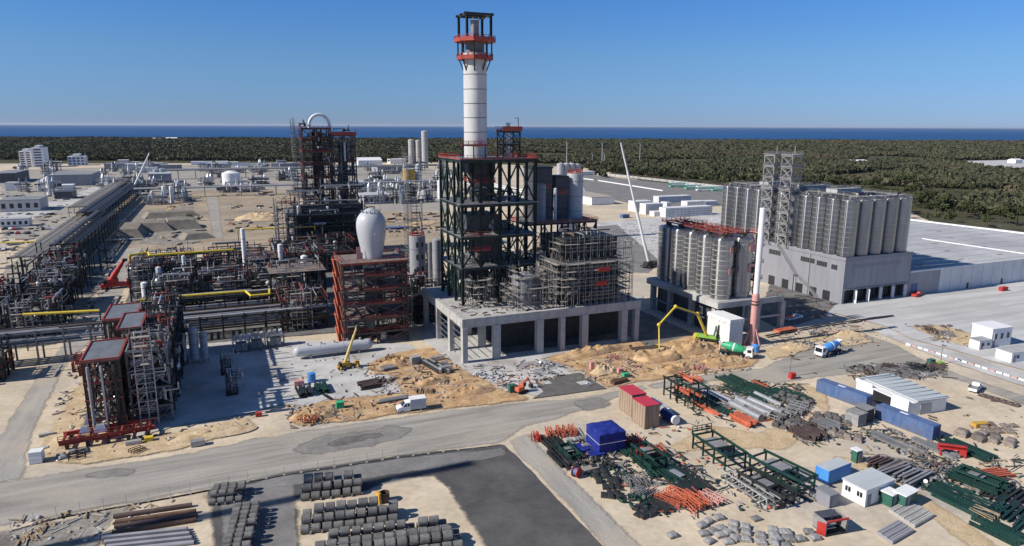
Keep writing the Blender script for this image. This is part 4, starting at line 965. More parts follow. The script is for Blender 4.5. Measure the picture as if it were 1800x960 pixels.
module('dark pipe module in the shade between the egg tower and the concrete table', 47.8, 200, 53.5, 212, [4, 8, 12], 2, 2, 61, rails=(1,))
module('dark pipe module with a red walkway at the left of the furnace foot', 54.5, 205, 66, 218, [4, 8, 12], 2, 2, 62, rails=(2,))
module('dark pipe block behind the egg vessel, toward the furnace tower', 50, 240, 68, 262, [4, 8, 12], 3, 2, 52, rails=(2,), np_=44)
for i, (px, py, y, z1, r_, lab) in enumerate([(278, 470, 262, 0, .9, 'slim white column rising through the left end of the process rows'), (322, 450, 264, 0, .6, 'thin white vent pipe left of the black bays'), (426, 402, 270, 0, .8, 'slim white column on the red decked module'),
        (492, 430, 262, 0, .9, 'tall slim white column left of the flat topped pink module'), (534, 450, 240, 0, 1.1, 'short white drum column beside the egg vessel tower'), (253, 497, 246, 0, 1.0, 'stubby white upright drum near the red crane')]):
    x, z = gt(px, py, y)
    cyl('white_column', lab, 'column', x, y, r_, 0, z, 'white paint', 3)
# ---- long pipe rack with the yellow gas pipe
def pipe_rack(label, x0, x1, y0, y1, zs, n, pipes, seed, col='dark steel', axis='x', mats=('grey steel', 'pale steel', 'dark steel', 'insulation', 'grey steel', 'rust steel'), cw_=.4, name='pipe_rack', rs=(.14, .36)):
    r = random.Random(seed)
    t = thing(name, label, 'pipe rack', (x0, y0, 0))
    A, B = (x0, x1) if axis == 'x' else (y0, y1); C, D = (y0, y1) if axis == 'x' else (x0, x1)
    pt = (lambda a, c, z: (a, c, z)) if axis == 'x' else (lambda a, c, z: (c, a, z))
    for i in range(n + 1):
        a = A + (B - A) * i / n; m = MB()
        for c in (C, D): m.bar(pt(a, c, 0), pt(a, c, zs[-1] + .6), cw_)
        for z in zs: m.bar(pt(a, C - .4, z - .2), pt(a, D + .4, z - .2), cw_ * .8, .4)
        part('bent', m, col, t)
    for z in zs:
        for c in (C, D): part('rack_beam', MB().bar(pt(A, c, z - .21), pt(B, c, z - .21), .25, .42), col, t)
        k = pipes
        for i in range(k):
            rad = r.uniform(*rs); c = C + (D - C) * (i + .5) / k + r.uniform(-.1, .1)
            a, b = A - r.uniform(0, 3), B + r.uniform(0, 3)
            if r.random() < .3: b = A + (B - A) * r.uniform(.4, .9)
            part('pipe', MB().tube(pt(a, c, z + rad), pt(b, c, z + rad), rad, 7), r.choice(mats), t)
    return t
pipe_rack('long dark pipe rack running behind the blue shaded floor to the egg vessel tower', -24, 27, 224, 231, [4.5, 8.2], 9, 7, 61)
pipe_rack('dark front pipe rack along the back edge of the concrete floor', -14, 27, 206, 214, [3.6, 6.6], 7, 7, 62)
pipe_rack('pipe bridge crossing the left road beneath a yellow pipe', -64, -28, 201, 207, [5.5, 8.4], 6, 8, 63, 'grey steel', name='pipe_bridge')
PALE = ('rack tan', 'rack tan', 'rack tan', 'scaffold board', 'pale steel')
pipe_rack('long pale rack of many parallel pipes, near half, on the left of the works', -81, -71.5, 335, 530, [6.6], 13, 18, 64, 'rack tan', 'y', PALE, rs=(.22, .3))
pipe_rack('long pale rack of many parallel pipes, far half running toward the wood', -93, -82, 530, 830, [6.6], 16, 16, 68, 'rack tan', 'y', PALE, rs=(.25, .36))
pipe_rack('dark half built rack between the pale rack and the left road', -69, -58, 345, 470, [5, 9.5], 12, 16, 65, 'dark steel', 'y', ('dark steel', 'dark steel', 'grey steel', 'rust steel'))
pipe_rack('black scaffolded rack running away along the far clearing', -79, -66, 472, 690, [5, 9], 14, 18, 66, 'dark steel', 'y', ('dark steel', 'grey steel', 'dark cladding'))
module('dark unfinished pipe module at the left edge, in front of the half built racks', -70, 226, -58, 244, [4, 8], 3, 2, 55, rails=())
module('dark unfinished pipe module under the left end of the yellow bridge pipe', -57, 228, -46, 246, [4, 8], 3, 2, 56, rails=())
module('dark unfinished pipe module behind the left edge one', -72, 250, -60, 272, [4, 8], 3, 2, 57, rails=())
module('dark unfinished pipe module beside the left road, below the half built rack', -59, 252, -49, 276, [4, 8, 10], 3, 3, 58, rails=())
module('dark unfinished pipe module at the head of the half built rack', -66, 284, -52, 312, [4, 8], 3, 3, 59, rails=())
module('dark unfinished pipe module touching the near end of the pale rack', -68, 316, -55, 338, [4, 8], 3, 3, 48, rails=())
module('dark tangle of posts and pipes at the near left edge, by the left road', -64, 190, -51, 199, [3, 6], 2, 2, 60, rails=(0,))
r = random.Random(8)
for i in range(96):
    x, y = r.uniform(-74, -47), r.uniform(222, 345)
    h = r.uniform(8, 12.5)
    solo('rack_post', MB().ibeam((0, 0, 0), (0, 0, h), .35, .35).bar((-.5, 0, h - .6), (.5, 0, h - .6), .2), 'dark steel', 'bare dark post standing up out of the unfinished racks on the left', 'steel post', (x, y, 0), 0, 'posts of the unfinished racks')
def pipe(label, pts, r_, mat, name='gas_pipe', cat='pipe', legs=True):
    t = thing(name, label, cat, (pts[0][0], pts[0][1], 0))
    part('pipe_run', MB().path(pts, r_, 8), mat, t)
    L = 0
    for a, b in zip(pts, pts[1:]):
        d = math.dist(a, b); n = int(d / 4)
        for i in range(n):
            f = (i + .5) / n; p = [a[j] + (b[j]-a[j])*f for j in range(3)]
            if abs(a[2] - b[2]) < .5: part('shoe', MB().box(p[0] - .2, p[1] - .3, p[2] - r_ - .25, p[0] + .2, p[1] + .3, p[2] - r_ + .1), 'dark steel', t)
    if legs:
        for a in (pts[0], pts[-1]):
            if a[2] > 2: part('prop', MB().bar((a[0], a[1], 0), (a[0], a[1], a[2] - r_), .3), 'dark steel', t)
    return t
def gz(px, py, z): x, y = g(px, py, z); return (x, y, z)
pipe('yellow pipe on the pipe bridge over the left road', [gz(40, 553, 10.2), gz(175, 546, 10.2)], .38, 'yellow')
pipe('yellow pipe along the front pipe rack ending in a dip near the egg tower', [gz(244, 528, 9.6), gz(300, 522, 9.6), gz(432, 512, 9.6), gz(441, 520, 9.6), gz(474, 517, 9.6), gz(474, 509, 9.6)], .36, 'yellow')
pipe('yellow pipe on top of the rear process row, dropping at its left end', [gz(230, 471, 10), gz(228, 449, 15.6), gz(261, 444, 15.6), gz(263, 449, 15.6), gz(410, 439, 15.6)], .42, 'yellow')
pipe('yellow pipe below the tall dark towers, dropping at its right end', [gz(418, 404, 15), gz(553, 398, 15), gz(555, 438, 3)], .36, 'yellow')
pipe('yellow pipe far left, running from the edge to the pale rack', [gz(-30, 428, 5), gz(75, 424, 5)], .3, 'yellow')
pipe('short yellow pipe between the egg tower and the shaded column', [gz(722, 486, 6), gz(762, 483, 6)], .34, 'yellow')
pipe('pale sewer pipe lying along the edge of the far clearing', [gz(152, 424, .6), gz(250, 420, .6)], .5, 'pale steel', legs=False)

# ---- front left steelwork
def deck_tower(label, x0, x1, y0, y1, zt, seed, low=(5, 10), ny=2):
    t = thing('grating_tower', label, 'steel structure', (x0, y0, 0))
    steel(t, x0, y0, x1, y1, 0, list(low) + [zt], 2, ny, .5, 'brown steel', 'grey steel', 'red primer', True, rails=(), decks=[len(low)], faces='fl', bw=.22)
    part('grating', MB().box(x0, y0, zt + .095, x1, y1, zt + .13), 'grating', t)
    m = MB()
    for a, b in zip(loop(x0 - .3, y0 - .3, x1 + .3, y1 + .3, zt)[:-1], loop(x0 - .3, y0 - .3, x1 + .3, y1 + .3, zt)[1:]): m.bar((a[0], a[1], a[2] + .1), (b[0], b[1], b[2] + .1), .3, .5)
    part('edge_girder', m, 'red primer', t)
    for z in low: part('red_beam', MB().bar((x0 - .3, y0 - .4, z), (x1 + .3, y0 - .4, z), .2, .35), 'dull red', t)
    part('side_panel', MB().box(x1 - .3, y0 + .2, low[0], x1 - .2, y1 - .2, zt - 1.2), 'dark cladding', t)
    for k in range(3): part('grey_leg', MB().tube((x0 + .8 + k * (x1-x0-1.6)/2, y0 - .55, 0), (x0 + .8 + k * (x1-x0-1.6)/2, y0 - .55, zt - 1), (.3, .22, .36)[k], 10), ('grey steel', 'pale steel', 'dark steel')[k], t)
    clutter(t, x0 + .5, y0 + .3, x1 - .5, y1, [0] + list(low) + [zt - 4], seed, 26, 10, 5)
    return t
deck_tower('steel tower with a blue grey grating top and red edge beams, nearest the road', -27, -21, 148, 161, 15.4, 71, (3.5, 7.5, 11), 2)
deck_tower('middle steel tower with a red framed grating, a step higher than the front left one', -22.2, -18.2, 162.0, 175, 17.4, 72, (4, 9), 1)
deck_tower('rear steel tower with a grey grating top, beside the pipe bridge', -26.8, -20.6, 176, 190, 16.2, 73, (4, 8, 12), 2)
for (px, py, lab) in [(222, 700, 'thick black upright pipe beside the front left steel tower')]:
    x, y = g(px, 735); t = thing('black_riser', lab, 'pipe', (x, y, 0)); part('pipe_run', MB().tube((x, y, 0), (x, y, 15), .85, 14), 'dark steel', t); part('collar', MB().tube((x, y, 7), (x, y, 7.4), 1.1, 14), 'red primer', t)
module('grey pipe module with many small pipes right of the front left steel tower', -19.8, 150, -12.6, 161, [4, 8, 12, 16], 2, 2, 74, rails=(), np_=70, nr=30, nv=6, col='grey steel')
module('dark pipe module in the middle of the left edge of the shaded floor', -17.6, 163, -12.2, 176, [4, 8, 12, 16.5], 2, 2, 76, rails=(), np_=60)
module('dark tall pipe module at the rear left corner of the shaded floor', -19.8, 178, -12, 200, [4, 8, 12, 16], 2, 3, 75, rails=(), np_=80, col='dark steel')
t = thing('skid_frame', 'low red steel base frame with dark feet at the road corner', 'skid', (-31, 143, 0))
for k in (0, 1): part('skid_beam', MB().ibeam((-31.5, 142.6 + k * 4.6, 1.6), (-15.5, 144.2 + k * 4.6, 1.6), .5, .8), 'red primer', t)
for i in range(7): part('cross_beam', MB().bar((-31 + i * 2.4, 142.8, 1.58), (-31 + i * 2.4, 147.2, 1.58), .3, .5), 'red primer', t)
for i in range(5):
    for k in (0, 1): part('foot', MB().box(-30.6 + i * 3.4, 142.7 + k * 4.6, 0, -30 + i * 3.4, 143.3 + k * 4.6, 1.2), 'dark steel', t)
part('handrail', rail_mb(MB(), [(-31.5, 142.3, 2), (-16, 143.8, 2)], w=.09), 'red primer', t)
r = random.Random(12)
for i, (px, py, sx, sy_, sz, lab) in enumerate([(165, 742, 3, 2.4, 2.4, 'equipment wrapped in pale foil on the red base frame, largest of three'), (178, 757, 2.4, 1.8, 1.3, 'small foil wrapped unit at the front of the red base frame'), (150, 760, 1.8, 1.6, 1.2, 'foil wrapped unit at the left end of the red base frame')]):
    x, y = g(px, py, 1.9); m = MB()
    t = thing('wrapped_unit', lab, 'wrapped equipment', (x, y, 1.95))
    q = [(x + sx/2*a, y + sy_/2*b) for a, b in ((-1, -1), (1, -1), (1, 1), (-1, 1))]
    m.add([(*q[0], 1.95), (*q[1], 1.95), (*q[2], 1.95), (*q[3], 1.95), (x - sx*.32, y - sy_*.25, 1.95 + sz), (x + sx*.3, y - sy_*.3, 1.95 + sz*.9), (x + sx*.25, y + sy_*.3, 1.95 + sz), (x - sx*.3, y + sy_*.3, 1.95 + sz*.85)], [(0, 3, 2, 1), (4, 5, 6, 7), (0, 1, 5, 4), (1, 2, 6, 5), (2, 3, 7, 6), (3, 0, 4, 7)])
    part('foil_cover', m, 'insulation', t); part('strap', MB().box(x - sx*.52, y - .1, 1.96, x + sx*.52, y + .1, 2.05), 'dark steel', t)
t = thing('red_cage_pile', 'jumble of red primed frames left of the front left steel tower', 'steel frame', (-33, 172, 0))
r = random.Random(5)
for k in range(4):
    x, y = g(*[(128, 655), (140, 662), (133, 640), (150, 648)][k])
    m = MB(); rail_mb(m, [(x, y, 0), (x + 2.4, y, 0), (x + 2.4, y + 2.2, 0), (x, y + 2.2, 0), (x, y, 0)], h=2.4, post=1.2, w=.18)
    part('cage', m, 'red primer', t)
t = thing('shade_wall', 'dark clad wall added to cast shade along the left side of the shaded floor', 'wall', (-12.4, 162, 0))  # wall added to make the shade on the floor more solid
part('panel', MB().box(-12.6, 163, 3, -12.35, 199, 14.5), 'dark cladding', t)
part('rail', MB().box(-12.8, 162.5, 14.52, -12.2, 199.5, 14.9), 'grey steel', t)
for k in range(7): part('post', MB().box(-12.85, 163 + k * 6 - .15, 0, -12.62, 163 + k * 6 + .15, 14.5), 'dark steel', t)
# upright drums and skids on the blue shaded floor
for px, top, rr, lab in [(319, 588, .75, 'slim white upright vessel, leftmost of three on the shaded floor'), (338, 578, 1.15, 'stout white upright vessel, middle and tallest of three on the shaded floor'), (356, 584, .9, 'white upright vessel, rightmost of three on the shaded floor')]:
    y = 187.0; x, z = gt(px, top, y)
    t = cyl('upright_vessel', lab, 'vessel', x, y, rr, 1.2, z, 'vessel grey', 3)
    for a in (0, 2.1, 4.2): part('leg', MB().bar((x + rr*.85*math.cos(a), y + rr*.85*math.sin(a), 0), (x + rr*.85*math.cos(a), y + rr*.85*math.sin(a), 2), .18), 'grey steel', t)
for i, (px, py, lab) in enumerate([(425, 618, 'pale insulated machine skid, leftmost on the back of the concrete floor'), (452, 613, 'pale insulated machine skid, second from left on the back of the concrete floor'), (485, 608, 'pale insulated machine skid with pipes, nearest the long horizontal vessel')]):
    x, y = g(px, py); t = thing('machine_skid', lab, 'machine', (x, y, 0))
    part('base_frame', MB().box(x - 2.4, y - 1.6, 0, x + 2.4, y + 1.6, .5), 'grey steel', t)
    steel(t, x - 2.2, y - 1.4, x + 2.2, y + 1.4, .5, [3.4], 2, 1, .2, 'grey steel', 'grey steel', 'grey steel', True, rails=(), decks=(), faces='fl', bw=.1, beam=.2)
    for k in range(3): part('cooler', MB().add([(x - 2 + k*1.4, y - 1.2, 3.42), (x - .9 + k*1.4, y - 1.2, 3.42), (x - .9 + k*1.4, y + 1.2, 3.42), (x - 2 + k*1.4, y + 1.2, 3.42), (x - 1.9 + k*1.4, y - 1.0, 4.5 + .3*(k % 2)), (x - 1.1 + k*1.4, y - .9, 4.6), (x - 1.0 + k*1.4, y + 1.0, 4.7), (x - 1.8 + k*1.4, y + .9, 4.5)], [(4, 5, 6, 7), (0, 1, 5, 4), (1, 2, 6, 5), (2, 3, 7, 6), (3, 0, 4, 7)]), 'pale steel', t)
    part('fan_box', MB().box(x - 1.4, y - 1.2, .6, x + 1.4, y + 1.2, 2.6), 'pale steel', t)
for i, (px, py, lab) in enumerate([(408, 690, 'small brown pump skid standing at the edge of the shade'), (398, 655, 'dark pipe skid in the shade, behind the small pump skid')]):
    x, y = g(px, py); t = thing('pump_skid', lab, 'machine', (x, y, 0))
    part('base_frame', MB().box(x - 1.3, y - 2.4, 0, x + 1.3, y + 2.4, .4), 'dark steel', t)
    steel(t, x - 1.1, y - 2.2, x + 1.1, y + 2.2, .4, [2.2, 4.2], 1, 2, .18, 'brown steel', 'grey steel', 'brown steel', True, rails=(), decks=(), faces='fl', bw=.1, beam=.18)
    clutter(t, x - 1.1, y - 2, x + 1.1, y + 2, [.5, 2.2], 90 + i, 14, 6, 0, rs=(.08, .16), mats=('pale steel', 'grey steel', 'insulation'))
# horizontal vessel
t = thing('horizontal_vessel', 'long pale grey vessel lying on saddles below the egg vessel tower', 'vessel', (15, 181.4, 0))
VX0, VX1, VY, VR = 15.6, 33.6, 180.0, 1.4
m = MB().tube((VX0, VY, 2.1), (VX1, VY, 2.1), VR, 28); m.ball((VX0, VY, 2.1), VR * .995, 28, 10).ball((VX1, VY, 2.1), VR * .995, 28, 10)
part('shell', m, 'vessel grey', t)
for x in (18.5, 31): part('saddle', MB().box(x - .3, VY - 1.3, 0, x + .3, VY + 1.2, 1.15), 'cast concrete', t)
for i in range(5): part('nozzle', MB().tube((18 + i * 3.4, VY, 3.4), (18 + i * 3.4, VY, 4.0), .22, 8).tube((18 + i*3.4, VY, 3.95), (18 + i*3.4, VY, 4.08), .34, 8), 'pale steel', t)
part('weld_band', MB().tube((21, VY, 2.1), (21.15, VY, 2.1), VR + .03, 28).tube((27, VY, 2.1), (27.15, VY, 2.1), VR + .03, 28), 'pale steel', t)
# ------------------------------------------------------------------ right hand side: silos, packing building, warehouse
WZ_ = 9.2
BX0, BX1, BY0, BY1 = 194.6, 227.0, 168.4, 236.0
BZ = 16.2
t = thing('packing_building', 'grey clad building with open loading bays under the big silo block', 'building', (BX0, BY0, 0))
for side in (0, 1):
    pass
part('wall', MB().box(BX0, BY0 + .3, 0, BX0 + .3, BY1, BZ - .3), 'cladding', t)
bay = [(BX0 + 1.0 + i * 6.15, BX0 + 1.0 + i * 6.15 + 4.6) for i in range(5)]
m = MB().box(BX0, BY0, 4.9, BX1, BY0 + .3, BZ - .3)
xs = [BX0] + [v for b in bay for v in b] + [BX1]
for a, b in zip(xs[::2], xs[1::2]): m.box(a, BY0, 0, b, BY0 + .3, 4.9)
part('wall', m, 'cladding grey', t)
part('wall', MB().box(BX1 - .3, BY0 + .3, 0, BX1, BY1, BZ - .3), 'cladding', t)
part('roof', MB().box(BX0 - .15, BY0 - .15, BZ - .3, BX1 + .15, BY1, BZ), 'pale roof', t)
part('parapet', MB().box(BX0 - .2, BY0 - .2, BZ - .9, BX1 + .2, BY0 - .152, BZ + .35).box(BX0 - .2, BY0 - .152, BZ - .9, BX0 - .152, BY1, BZ + .35), 'cladding', t)
for i, (a, b) in enumerate(bay):
    part('loading_bay', MB().box(a + .004, BY0 + 1.6, 0, b - .004, BY0 + 1.75, 4.9), 'window dark', t)
    part('bay_fin', MB().prism([(b, BY0), (b + .5, BY0), (b + .3, BY0 - 1.0)], 0, 4.6), 'white paint', t)
part('canopy', MB().box(BX0 + .6, BY0 - .35, 5.0, BX1 - .4, BY0 - .004, 5.3), 'cladding', t)
for y0, y1, z0, z1 in [(171.5, 174, 11.6, 13.3), (176, 180.5, 11.8, 13.5), (181.5, 188, 12, 13.7), (198, 204, 12, 13.8)]:
    w = part('window', MB().box(BX0 - .06, y0, z0, BX0 - .003, y1, z1), 'window dark', t)
    m = MB(); n = max(2, int((y1 - y0) / .8))
    for k in range(n + 1): m.box(BX0 - .1, y0 + (y1-y0)*k/n - .05, z0, BX0 - .062, y0 + (y1-y0)*k/n + .05, z1)
    part('mullion', m, 'grey steel', w)
part('window_strip', MB().box(BX0 + 4, BY0 - .05, 12.6, BX0 + 27, BY0 - .003, 13.8), 'cladding', t)
for y in (173.5, 179.5, 186, 193, 200): part('door', MB().box(BX0 - .08, y, 0, BX0 - .004, y + 3.2, 3.6), 'window dark', t)
part('downpipe', MB().tube((BX0 - .12, 183.5, 0), (BX0 - .12, 183.5, 15.6), .1, 6), 'grey steel', t)
m = MB()
for k in range(23): m.box(BX0 - .03, BY0 + .6 + k * 2.95, 0, BX0 - .003, BY0 + .64 + k * 2.95, BZ - .95)
for k in range(11): m.box(BX0 + 1.2 + k * 2.95, BY0 - .03, 5.4, BX0 + 1.24 + k * 2.95, BY0 - .003, BZ - .95)
for z in (7.6, 10.4): m.box(BX0 - .034, BY0 + .1, z, BX0 - .004, BY1, z + .04)
part('panel_joint', m, 'grey steel', t)
t2 = thing('outside_stair', 'long grey steel stair climbing the sunlit wall of the packing building', 'stairs', (193, 182, 0))
m = MB(); zz = [(199.5, 16.0), (189.5, 6.6), (181, 2.0), (178.4, .1)]
for (ya, za), (yb, zb) in zip(zz, zz[1:]):
    for dx in (-.9, -.25): m.bar((BX0 + dx, ya, za), (BX0 + dx, yb, zb), .12, .3); m.bar((BX0 + dx, ya, za + 1), (BX0 + dx, yb, zb + 1), .08)
    for k in range(10): m.bar((BX0 - .9, ya + (yb-ya)*k/10, za + (zb-za)*k/10), (BX0 - .25, ya + (yb-ya)*k/10, za + (zb-za)*k/10), .2, .05)
part('flight', m, 'grey steel', t2)
part('landing', MB().box(BX0 - 1.3, 188.6, 6.5, BX0 - .15, 190.4, 6.62), 'grey steel', t2)
part('landing_post', MB().bar((BX0 - 1.2, 189.5, 0), (BX0 - 1.2, 189.5, 6.5), .2), 'dark steel', t2)
# the silo block
NX, NY, SR = 5, 11, 2.95
lab_row = ['nearest', 'second', 'third', 'fourth', 'fifth', 'sixth', 'seventh', 'eighth', 'ninth', 'tenth', 'farthest']
lab_col = ['sunlit left', 'second', 'middle', 'fourth', 'shaded right']
pr = None
for j in range(NY):
    for i in range(NX):
        if 0 < i < NX - 1 and 0 < j < NY - 1: continue
        x = BX0 + 3.5 + i * (BX1 - BX0 - 7.0) / (NX - 1); y = BY0 + 3.5 + j * 6.1
        lab = f'tall shiny silo of the big block, {lab_row[j]} in the {lab_col[i]} row'
        if pr is None:
            pr = thing('silo', lab, 'silo', (x, y, BZ), 0, 'big block of tall silos')
            H = 19.2
            part('shell', MB().lathe(0, 0, [(SR, .3), (SR, H)], 40), 'silo metal', pr, ab=False)
            part('skirt', MB().lathe(0, 0, [(SR - .15, 0), (SR - .15, .3), (SR, .3)], 40), 'dark steel', pr, ab=False)
            part('roof', MB().lathe(0, 0, [(SR, H), (SR - .1, H + .15), (.6, H + .9), (.6, H + 1.2), (0, H + 1.2)], 40), 'silo metal', pr, ab=False)
            for k in range(1, 11): part('hoop', MB().lathe(0, 0, [(SR, H*k/11 - .04), (SR + .03, H*k/11 - .04), (SR + .03, H*k/11 + .04), (SR, H*k/11 + .04)], 40), 'pale steel', pr, ab=False)
            part('seam_pipe', MB().tube((-SR - .12, -.9, .3), (-SR - .12, -.9, H), .09, 6), 'insulation', pr, ab=False)
            part('handrail', rail_mb(MB(), [(SR * .97 * math.cos(a * math.pi / 6), SR * .97 * math.sin(a * math.pi / 6), H + .15) for a in range(13)], w=.07, h=1.2, post=1.6), 'scaffold tube', pr, ab=False)
        else:
            dup(pr, (x, y, BZ), 0, lab, 'big block of tall silos')
t = thing('silo_walkway', 'grey railed walkway with ducts across the tops of the big silo block', 'walkway', (BX0, BY0, BZ + 20))
for j in range(0, NY):
    y = BY0 + 3.5 + j * 6.1
    if j % 2 == 0: part('cross_walk', MB().box(BX0 + 3, y - .6, BZ + 20.5, BX1 - 3, y + .6, BZ + 20.62), 'pale steel', t)
for x in (BX0 + 7, BX1 - 7):
    part('long_walk', MB().box(x - .7, BY0 + 3, BZ + 20.64, x + .7, BY1 - 2, BZ + 20.76), 'pale steel', t)
    part('handrail', rail_mb(MB(), [(x - .7, BY0 + 3, BZ + 20.7), (x - .7, BY1 - 2, BZ + 20.7)], w=.08, post=3), 'scaffold tube', t)
for y, lab in ((182, 0), (196, 1), (216, 2)):
    part('duct_box', MB().box(BX0 + 8, y, BZ + 20.8, BX0 + 20, y + 5, BZ + 22), 'pale roof', t)
    part('handrail', rail_mb(MB(), loop(BX0 + 8, y, BX0 + 20, y + 5, BZ + 22), w=.08), 'scaffold tube', t)
# stair towers rising in front of the silos
for lab, px0, px1, y0 in [('left one of the twin grey steel stair towers against the big silos', 1354, 1382, 203.5), ('right one of the twin grey steel stair towers against the big silos', 1390, 1414, 194.5)]:
    x0 = BX0 - .9; y1 = y0 + 5.2
    t = thing('stair_tower', lab, 'tower', (x0, y0, BZ))
    lv = [BZ + 4.2 * k for k in range(1, 9)]
    steel(t, x0 - 4.2 + 3.6, y0, x0 + 3.8, y1, BZ, lv, 1, 1, .26, 'pale steel', 'pale steel', 'scaffold tube', True, rails=list(range(len(lv))), decks=list(range(len(lv))), faces='fl', bw=.14)
    for a, b in zip([BZ] + lv, lv): part('stair', MB().bar((x0 - .2, y0 + .6, a), (x0 - .2, y1 - .6, b), .9, .16), 'grey steel', t)
    part('mast', MB().tube((x0 + 2, y0 + 2, lv[-1]), (x0 + 2, y0 + 2, lv[-1] + 3.4), .12, 6), 'pale steel', t)
# ---- low warehouse
WZ = 9.2
q = [(227.2, 168.3), (470, 168.3), (470, 200), g(1900, 424, WZ), g(1800, 411, WZ), g(1700, 399, WZ), g(1592, 386, WZ), (380, 330), (227.2, 300)]
q = [(227.2, 168.3), (480, 168.3), g(1900, 423, WZ), g(1800, 411, WZ), g(1592, 386, WZ), (227.2, 300)]
t = thing('warehouse', 'huge low warehouse with a flat pale roof, right of the packing building', 'building', (227.2, 168.3, 0))
part('roof', MB().prism(q, WZ - .3, WZ), 'pale roof', t)
m_j = MB()
for k in range(40): m_j.box(243.2 + k * 6, 168.365, .02, 243.26 + k * 6, 168.397, WZ - .5)
m_s = MB()
for k in range(12): m_s.bar((228, 172 + k * 9, WZ + .02), (430 - k * 4, 172 + k * 9, WZ + .02), .12, .06)
part('roof_seam', m_s, 'cladding', t)
part('wall', MB().box(227.2, 168.4, 0, 480, 168.8, WZ - .3), 'pale wall', t)
part('wall_panel', MB().box(227.25, 168.28, .02, 243, 168.39, WZ - .4), 'cladding grey', t)
part('roof_edge', MB().bar((*g(1592, 386, WZ), WZ + .3), (*g(1900, 423, WZ), WZ + .3), 1.4, .6), 'white paint', t)
part('roof_ridge', MB().bar((*g(1622, 420, WZ), WZ + .15), (*g(1860, 455, WZ), WZ + .15), .9, .3), 'white paint', t)
part('gutter', MB().box(227.2, 168.2, WZ - .5, 480, 168.34, WZ + .15), 'pale wall', t)
part('panel_joint', m_j, 'grey steel', t)
for i in range(24):
    x = 240 + (i * 37) % 160; y = 176 + (i * 53) % 66
    part('skylight', MB().box(x, y, WZ + .003, x + 3.6, y + .7, WZ + .14), 'cladding', t)
for x in (259, 279): part('door', MB().box(x, 168.25, 0, x + .9, 168.39, 2.3), 'window dark', t)
for x in (231, ): part('blue_gate', MB().box(228.2, 168.2, 0, 231.6, 168.275, 4.6), 'container blue', t)
# ---- small silo group on its own table
KX0, KX1, KY0, KY1, KZ = 130.0, 144.4, 154.5, 190.0, 10.6
t = thing('silo_table', 'pale concrete table on legs under the red railed silos', 'structure', (KX0, KY0, 0))
part('slab', MB().box(KX0, KY0, KZ - 1.3, KX1, KY1, KZ), 'concrete', t)
part('ledge', MB().box(KX0 - .8, KY0 - .8, KZ - 1.9, KX1 + 9.5, KY0, KZ - .2), 'cast concrete', t)
part('side_beam', MB().box(KX0 - .8, KY0, KZ - 1.9, KX0 - .003, KY1, KZ - .15), 'concrete', t)
for x in (143.6, 153.2): part('column', MB().box(x, KY0 - .75, 0, x + 1.6, KY0 + .6, KZ - 1.9), 'cast concrete', t)
part('tie_beam', MB().box(KX0, KY0 - .5, 4.2, 153.2, KY0 - .1, 4.7), 'cast concrete', t)
for y in (156, 167, 178, 187.5):
    for x in (KX0 + .2, KX0 + 12.6): part('column', MB().box(x, y, 0, x + 1.5, y + 1.5, KZ - 1.3), 'cast concrete', t)
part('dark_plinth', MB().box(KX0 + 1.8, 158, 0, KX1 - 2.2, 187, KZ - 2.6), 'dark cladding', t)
part('cable_tray', MB().box(KX0 - .8, 160, 4.2, KX0 - .1, 187, 4.5), 'pale steel', t)
pr = None
names = ['nearest', 'second', 'third', 'fourth', 'farthest']
for j in range(5):
    for i in range(2):
        x, y = KX0 + 3.6 + i * 7.0, KY0 + 3.8 + j * 6.75
        if j > 3: pass
        lab = f'shiny hooped silo of the red railed group, {names[j]} in the {("left", "right")[i]} row'
        if pr is None:
            pr = thing('hooped_silo', lab, 'silo', (x, y, KZ), 0, 'red railed silo group')
            R_, H = 3.1, 17.4
            part('shell', MB().lathe(0, 0, [(R_ - .2, 0), (R_ - .2, 1.2), (R_, 1.6), (R_, H)], 40), 'dull silo', pr, ab=False)
            part('roof', MB().lathe(0, 0, [(R_, H), (R_ - .4, H + .5), (.9, H + .9)], 40), 'dull silo', pr, ab=False)
            part('hatch', MB().lathe(0, 0, [(.95, H + .8), (.95, H + 1.5), (0, H + 1.55)], 16), 'dark steel', pr, ab=False)
            for k in range(1, 12): part('hoop', MB().lathe(0, 0, [(R_, H*k/12 - .08), (R_ + .045, H*k/12 - .08), (R_ + .045, H*k/12 + .08), (R_, H*k/12 + .08)], 40), 'pale steel', pr, ab=False)
            for z in (7.5, 13.8):
                part('bracket_box', MB().box(1.4, -3.4, z, 2.4, -2.6, z + 2.0), 'dark steel', pr, ab=False)
                part('red_panel', MB().cbox(.7, -3.02, z + .2, 1.6, .12, 1.5, .2), 'pink primer', pr, ab=False)
        else: dup(pr, (x, y, KZ), 0, lab, 'red railed silo group')
t = thing('silo_catwalk', 'red primed railings and catwalks over the tops of the smaller silos', 'walkway', (KX0 + 2, KY0 + 2, KZ + 19))
for k, x in enumerate((KX0 + 3.6, KX0 + 7.1, KX0 + 10.6)):
    part('walk', MB().box(x - .7, KY0 + 2, KZ + 19.0, x + .7, KY1 - 2, KZ + 19.1), 'brown steel', t)
    part('handrail', rail_mb(MB(), [(x - .7, KY0 + 2, KZ + 19.1), (x - .7, KY1 - 2, KZ + 19.1)], w=.09), 'dull red', t)
for y in (157, 164, 171, 178, 187):
    part('handrail', rail_mb(MB(), [(KX0 + 2, y, KZ + 19.1), (KX0 + 13, y, KZ + 19.1)], w=.09), 'dull red', t)
t = thing('gantry_stair', 'pink and dark steel stair gantry on the right side of the smaller silos', 'stairs', (KX0 + 14, 156, KZ))
